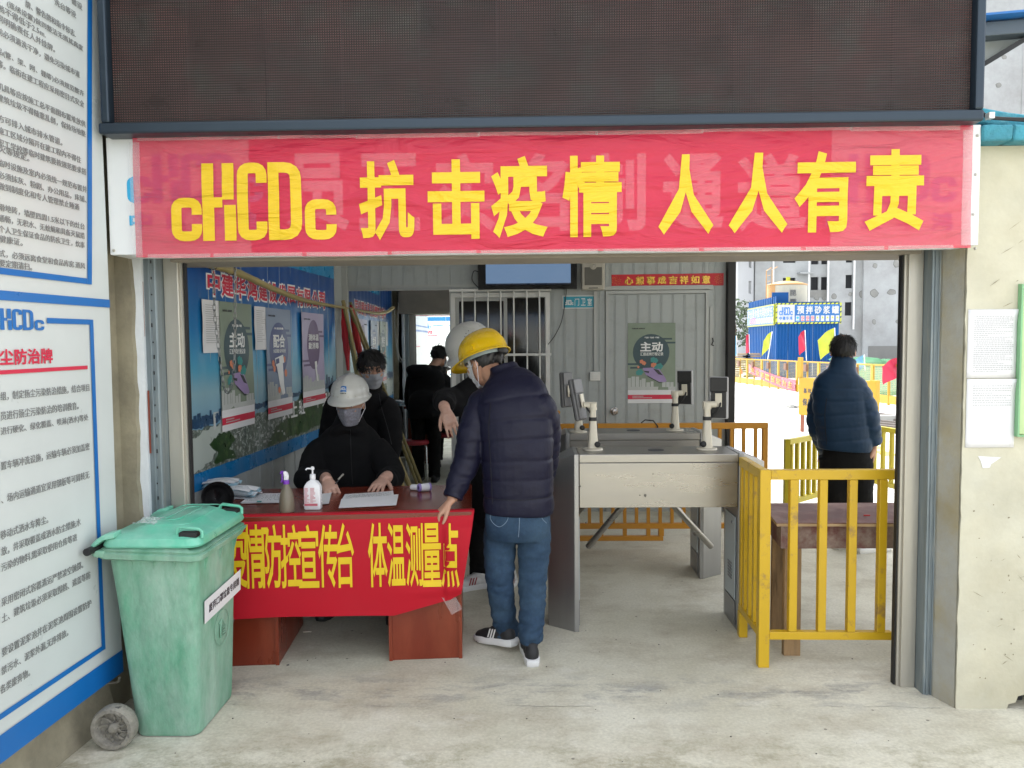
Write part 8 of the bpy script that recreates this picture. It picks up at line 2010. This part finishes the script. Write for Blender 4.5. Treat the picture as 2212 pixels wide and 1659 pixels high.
# ---- man outside, seen from behind --------------------------------------------------------------------
p5 = person('black haired man in petrol blue puffer jacket outside with his back turned', (2.35, 5.6, 0))
Y5 = 5.55; hc5 = pp(1821, 760, Y5); R5 = headR(-.35, -.10, 0); nk5 = pp(1818, 815, Y5); ch5 = pp(1815, 880, Y5); pel5 = pp(1826, 985, Y5); rt5 = V((1, -.35, 0))
s5R, s5L = pp(1860, 846, Y5-.06), pp(1774, 850, Y5+.10); e5R, e5L = pp(1880, 930, Y5-.08), pp(1768, 930, Y5+.12); w5R, w5L = pp(1886, 964, Y5-.06), pp(1790, 985, Y5+.30)
k5R, k5L = pp(1860, 1075, Y5), pp(1808, 1075, Y5+.05); a5R, a5L = pp(1868, 1168, 5.68), pp(1815, 1160, 5.78)
mb = MB(); skel_body(mb, pel5, ch5, nk5, hc5, R5, s5R, s5L, e5R, e5L, w5R, w5L, pel5+V((.09, -.03, 0)), pel5+V((-.09, .03, 0)), k5R, k5L, a5R, a5L, rt5)
hand(mb, w5R, V((-.05, .15, -.9)), V((-.8, .1, .3)), -1, curl=.75, s=1.12); hand(mb, w5L, V((0, .8, -.2)), V((0, 0, -1)), -1)
remesh(mb, .0045, 2).build('body', M['skin'], p5, smooth='all')
mb = MB()
torso(mb, [(pp(1826, 972, Y5), .170, .14), (pp(1826, 962, Y5), .182, .148), (pp(1822, 925, Y5), .188, .15), (pp(1817, 885, Y5), .190, .145), (pp(1815, 852, Y5), .190, .135), (pp(1815, 830, Y5), .180, .125), (pp(1816, 813, Y5), .148, .112), (pp(1818, 800, Y5), .105, .10), (pp(1820, 788, Y5), .088, .09), (pp(1822, 779, Y5+.01), .090, .092)], rt5, puff=(.092, .04), wr=.03, seed=71)
limb(mb, [s5R+V((-.05, 0, 0)), s5R+V((.0, 0, -.05)), pp(1874, 900, Y5-.08), e5R, w5R+V((0, 0, .02))], [.085, .088, .080, .072, .058], puff=(.09, .09), wr=.05, seed=73, n=22)
limb(mb, [s5L+V((.05, 0, 0)), s5L+V((.0, 0, -.05)), pp(1766, 900, Y5+.12), e5L, w5L], [.085, .086, .078, .070, .055], puff=(.09, .09), wr=.05, seed=74, n=22)
remesh(mb, .0065, 1).build('jacket', M['blue_puffer'], p5, smooth='all')
mb = MB(); torso(mb, [(pp(1826, 955, Y5), .150, .12), (pp(1828, 985, Y5), .162, .13), (pp(1830, 1010, Y5), .158, .12)], rt5, wr=.03, seed=76)
for o, k_, a_, sd_ in ((V((.08, -.03, 0)), k5R, a5R, 78), (V((-.08, .03, 0)), k5L, a5L, 79)): limb(mb, [pel5+o, (pel5+o).lerp(k_, .5), k_, k_.lerp(a_, .5), a_+V((0, 0, .02))], [.10, .095, .082, .072, .064], wr=.06, seed=sd_, n=20)
remesh(mb, .007, 1).build('trousers', M['black_trousers'], p5, smooth='all')
shoe(p5, (a5R.x-.01, a5R.y-.05, 0), -1.25, 0, M['plaid'], M['sole_white'], 1.08); shoe(p5, (a5L.x, a5L.y-.03, 0), -1.0, 0, M['shoe_white'], M['sole_white'], 1.05)
hair(p5, hc5, R5, 1.0, 20, tufts=1800, length=.034, low=-.075, grow=.94)
mb = MB(); c_ = pp(1869, 985, Y5-.10); mb.obox(c_, V((.008, 0, .0)), V((0, .006, 0)), V((0, 0, .018))); mb.build('key_fob', M['alu'], p5)

# zips and stitching laid on the clothes -------------------------------------------------------------
def lay_on(obj_name, root, pts2, Y, r, m, nm):
    """short seam that follows the cloth: pixels are turned into points on the mesh itself"""
    o = [c for c in SC.objects if c.parent is root and c.name.startswith(obj_name)][0]
    off = world_off(o); d = [q for q in catmull([tuple(p) for p in pts2], 6)]; out = []
    for px, py in d:
        v = ray(px, py).normalized(); ok, loc, nrm, _ = o.ray_cast(CO-off, v)
        if ok: out.append(loc+off+nrm*r*.4)
    if len(out) > 2: mb = MB(); mb.tube(out, r, 5); mb.build(nm, m, root, smooth=True)
M['seam_dark'] = mat('dark seam', (0.003, 0.003, 0.006), 0.8); M['zip'] = mat('dull zip', (0.035, 0.035, 0.038), 0.4, metal=.6)
bpy.context.view_layer.update()
lay_on('jacket', p4, ((1060, 870), (1056, 930), (1060, 1000), (1064, 1088)), 3.7, .0022, M['seam_dark'], 'seam')
lay_on('jacket', p4, ((1046, 1076), (1090, 1080), (1140, 1080), (1186, 1074)), 3.7, .0018, M['seam_dark'], 'hem_seam')
for q in (((1062, 1100), (1060, 1122), (1078, 1138), (1096, 1124), (1098, 1100)), ((1172, 1100), (1170, 1118), (1180, 1130))): lay_on('jeans', p4, q, 3.7, .0016, M['stitch'], 'pocket_stitch')
lay_on('jeans', p4, ((1122, 1100), (1122, 1130), (1120, 1160)), 3.7, .0018, M['stitch'], 'centre_seam')
lay_on('coat', p1, ((757, 928), (758, 970), (760, 1020), (762, 1046)), 4.5, .0028, M['zip'], 'zip')
lay_on('coat', p2, ((818, 850), (824, 880), (836, 920), (846, 960)), 5, .0028, M['zip'], 'zip')
lay_on('jacket', p5, ((1786, 860), (1782, 900), (1786, 960)), 5.5, .003, M['seam_dark'], 'seam')
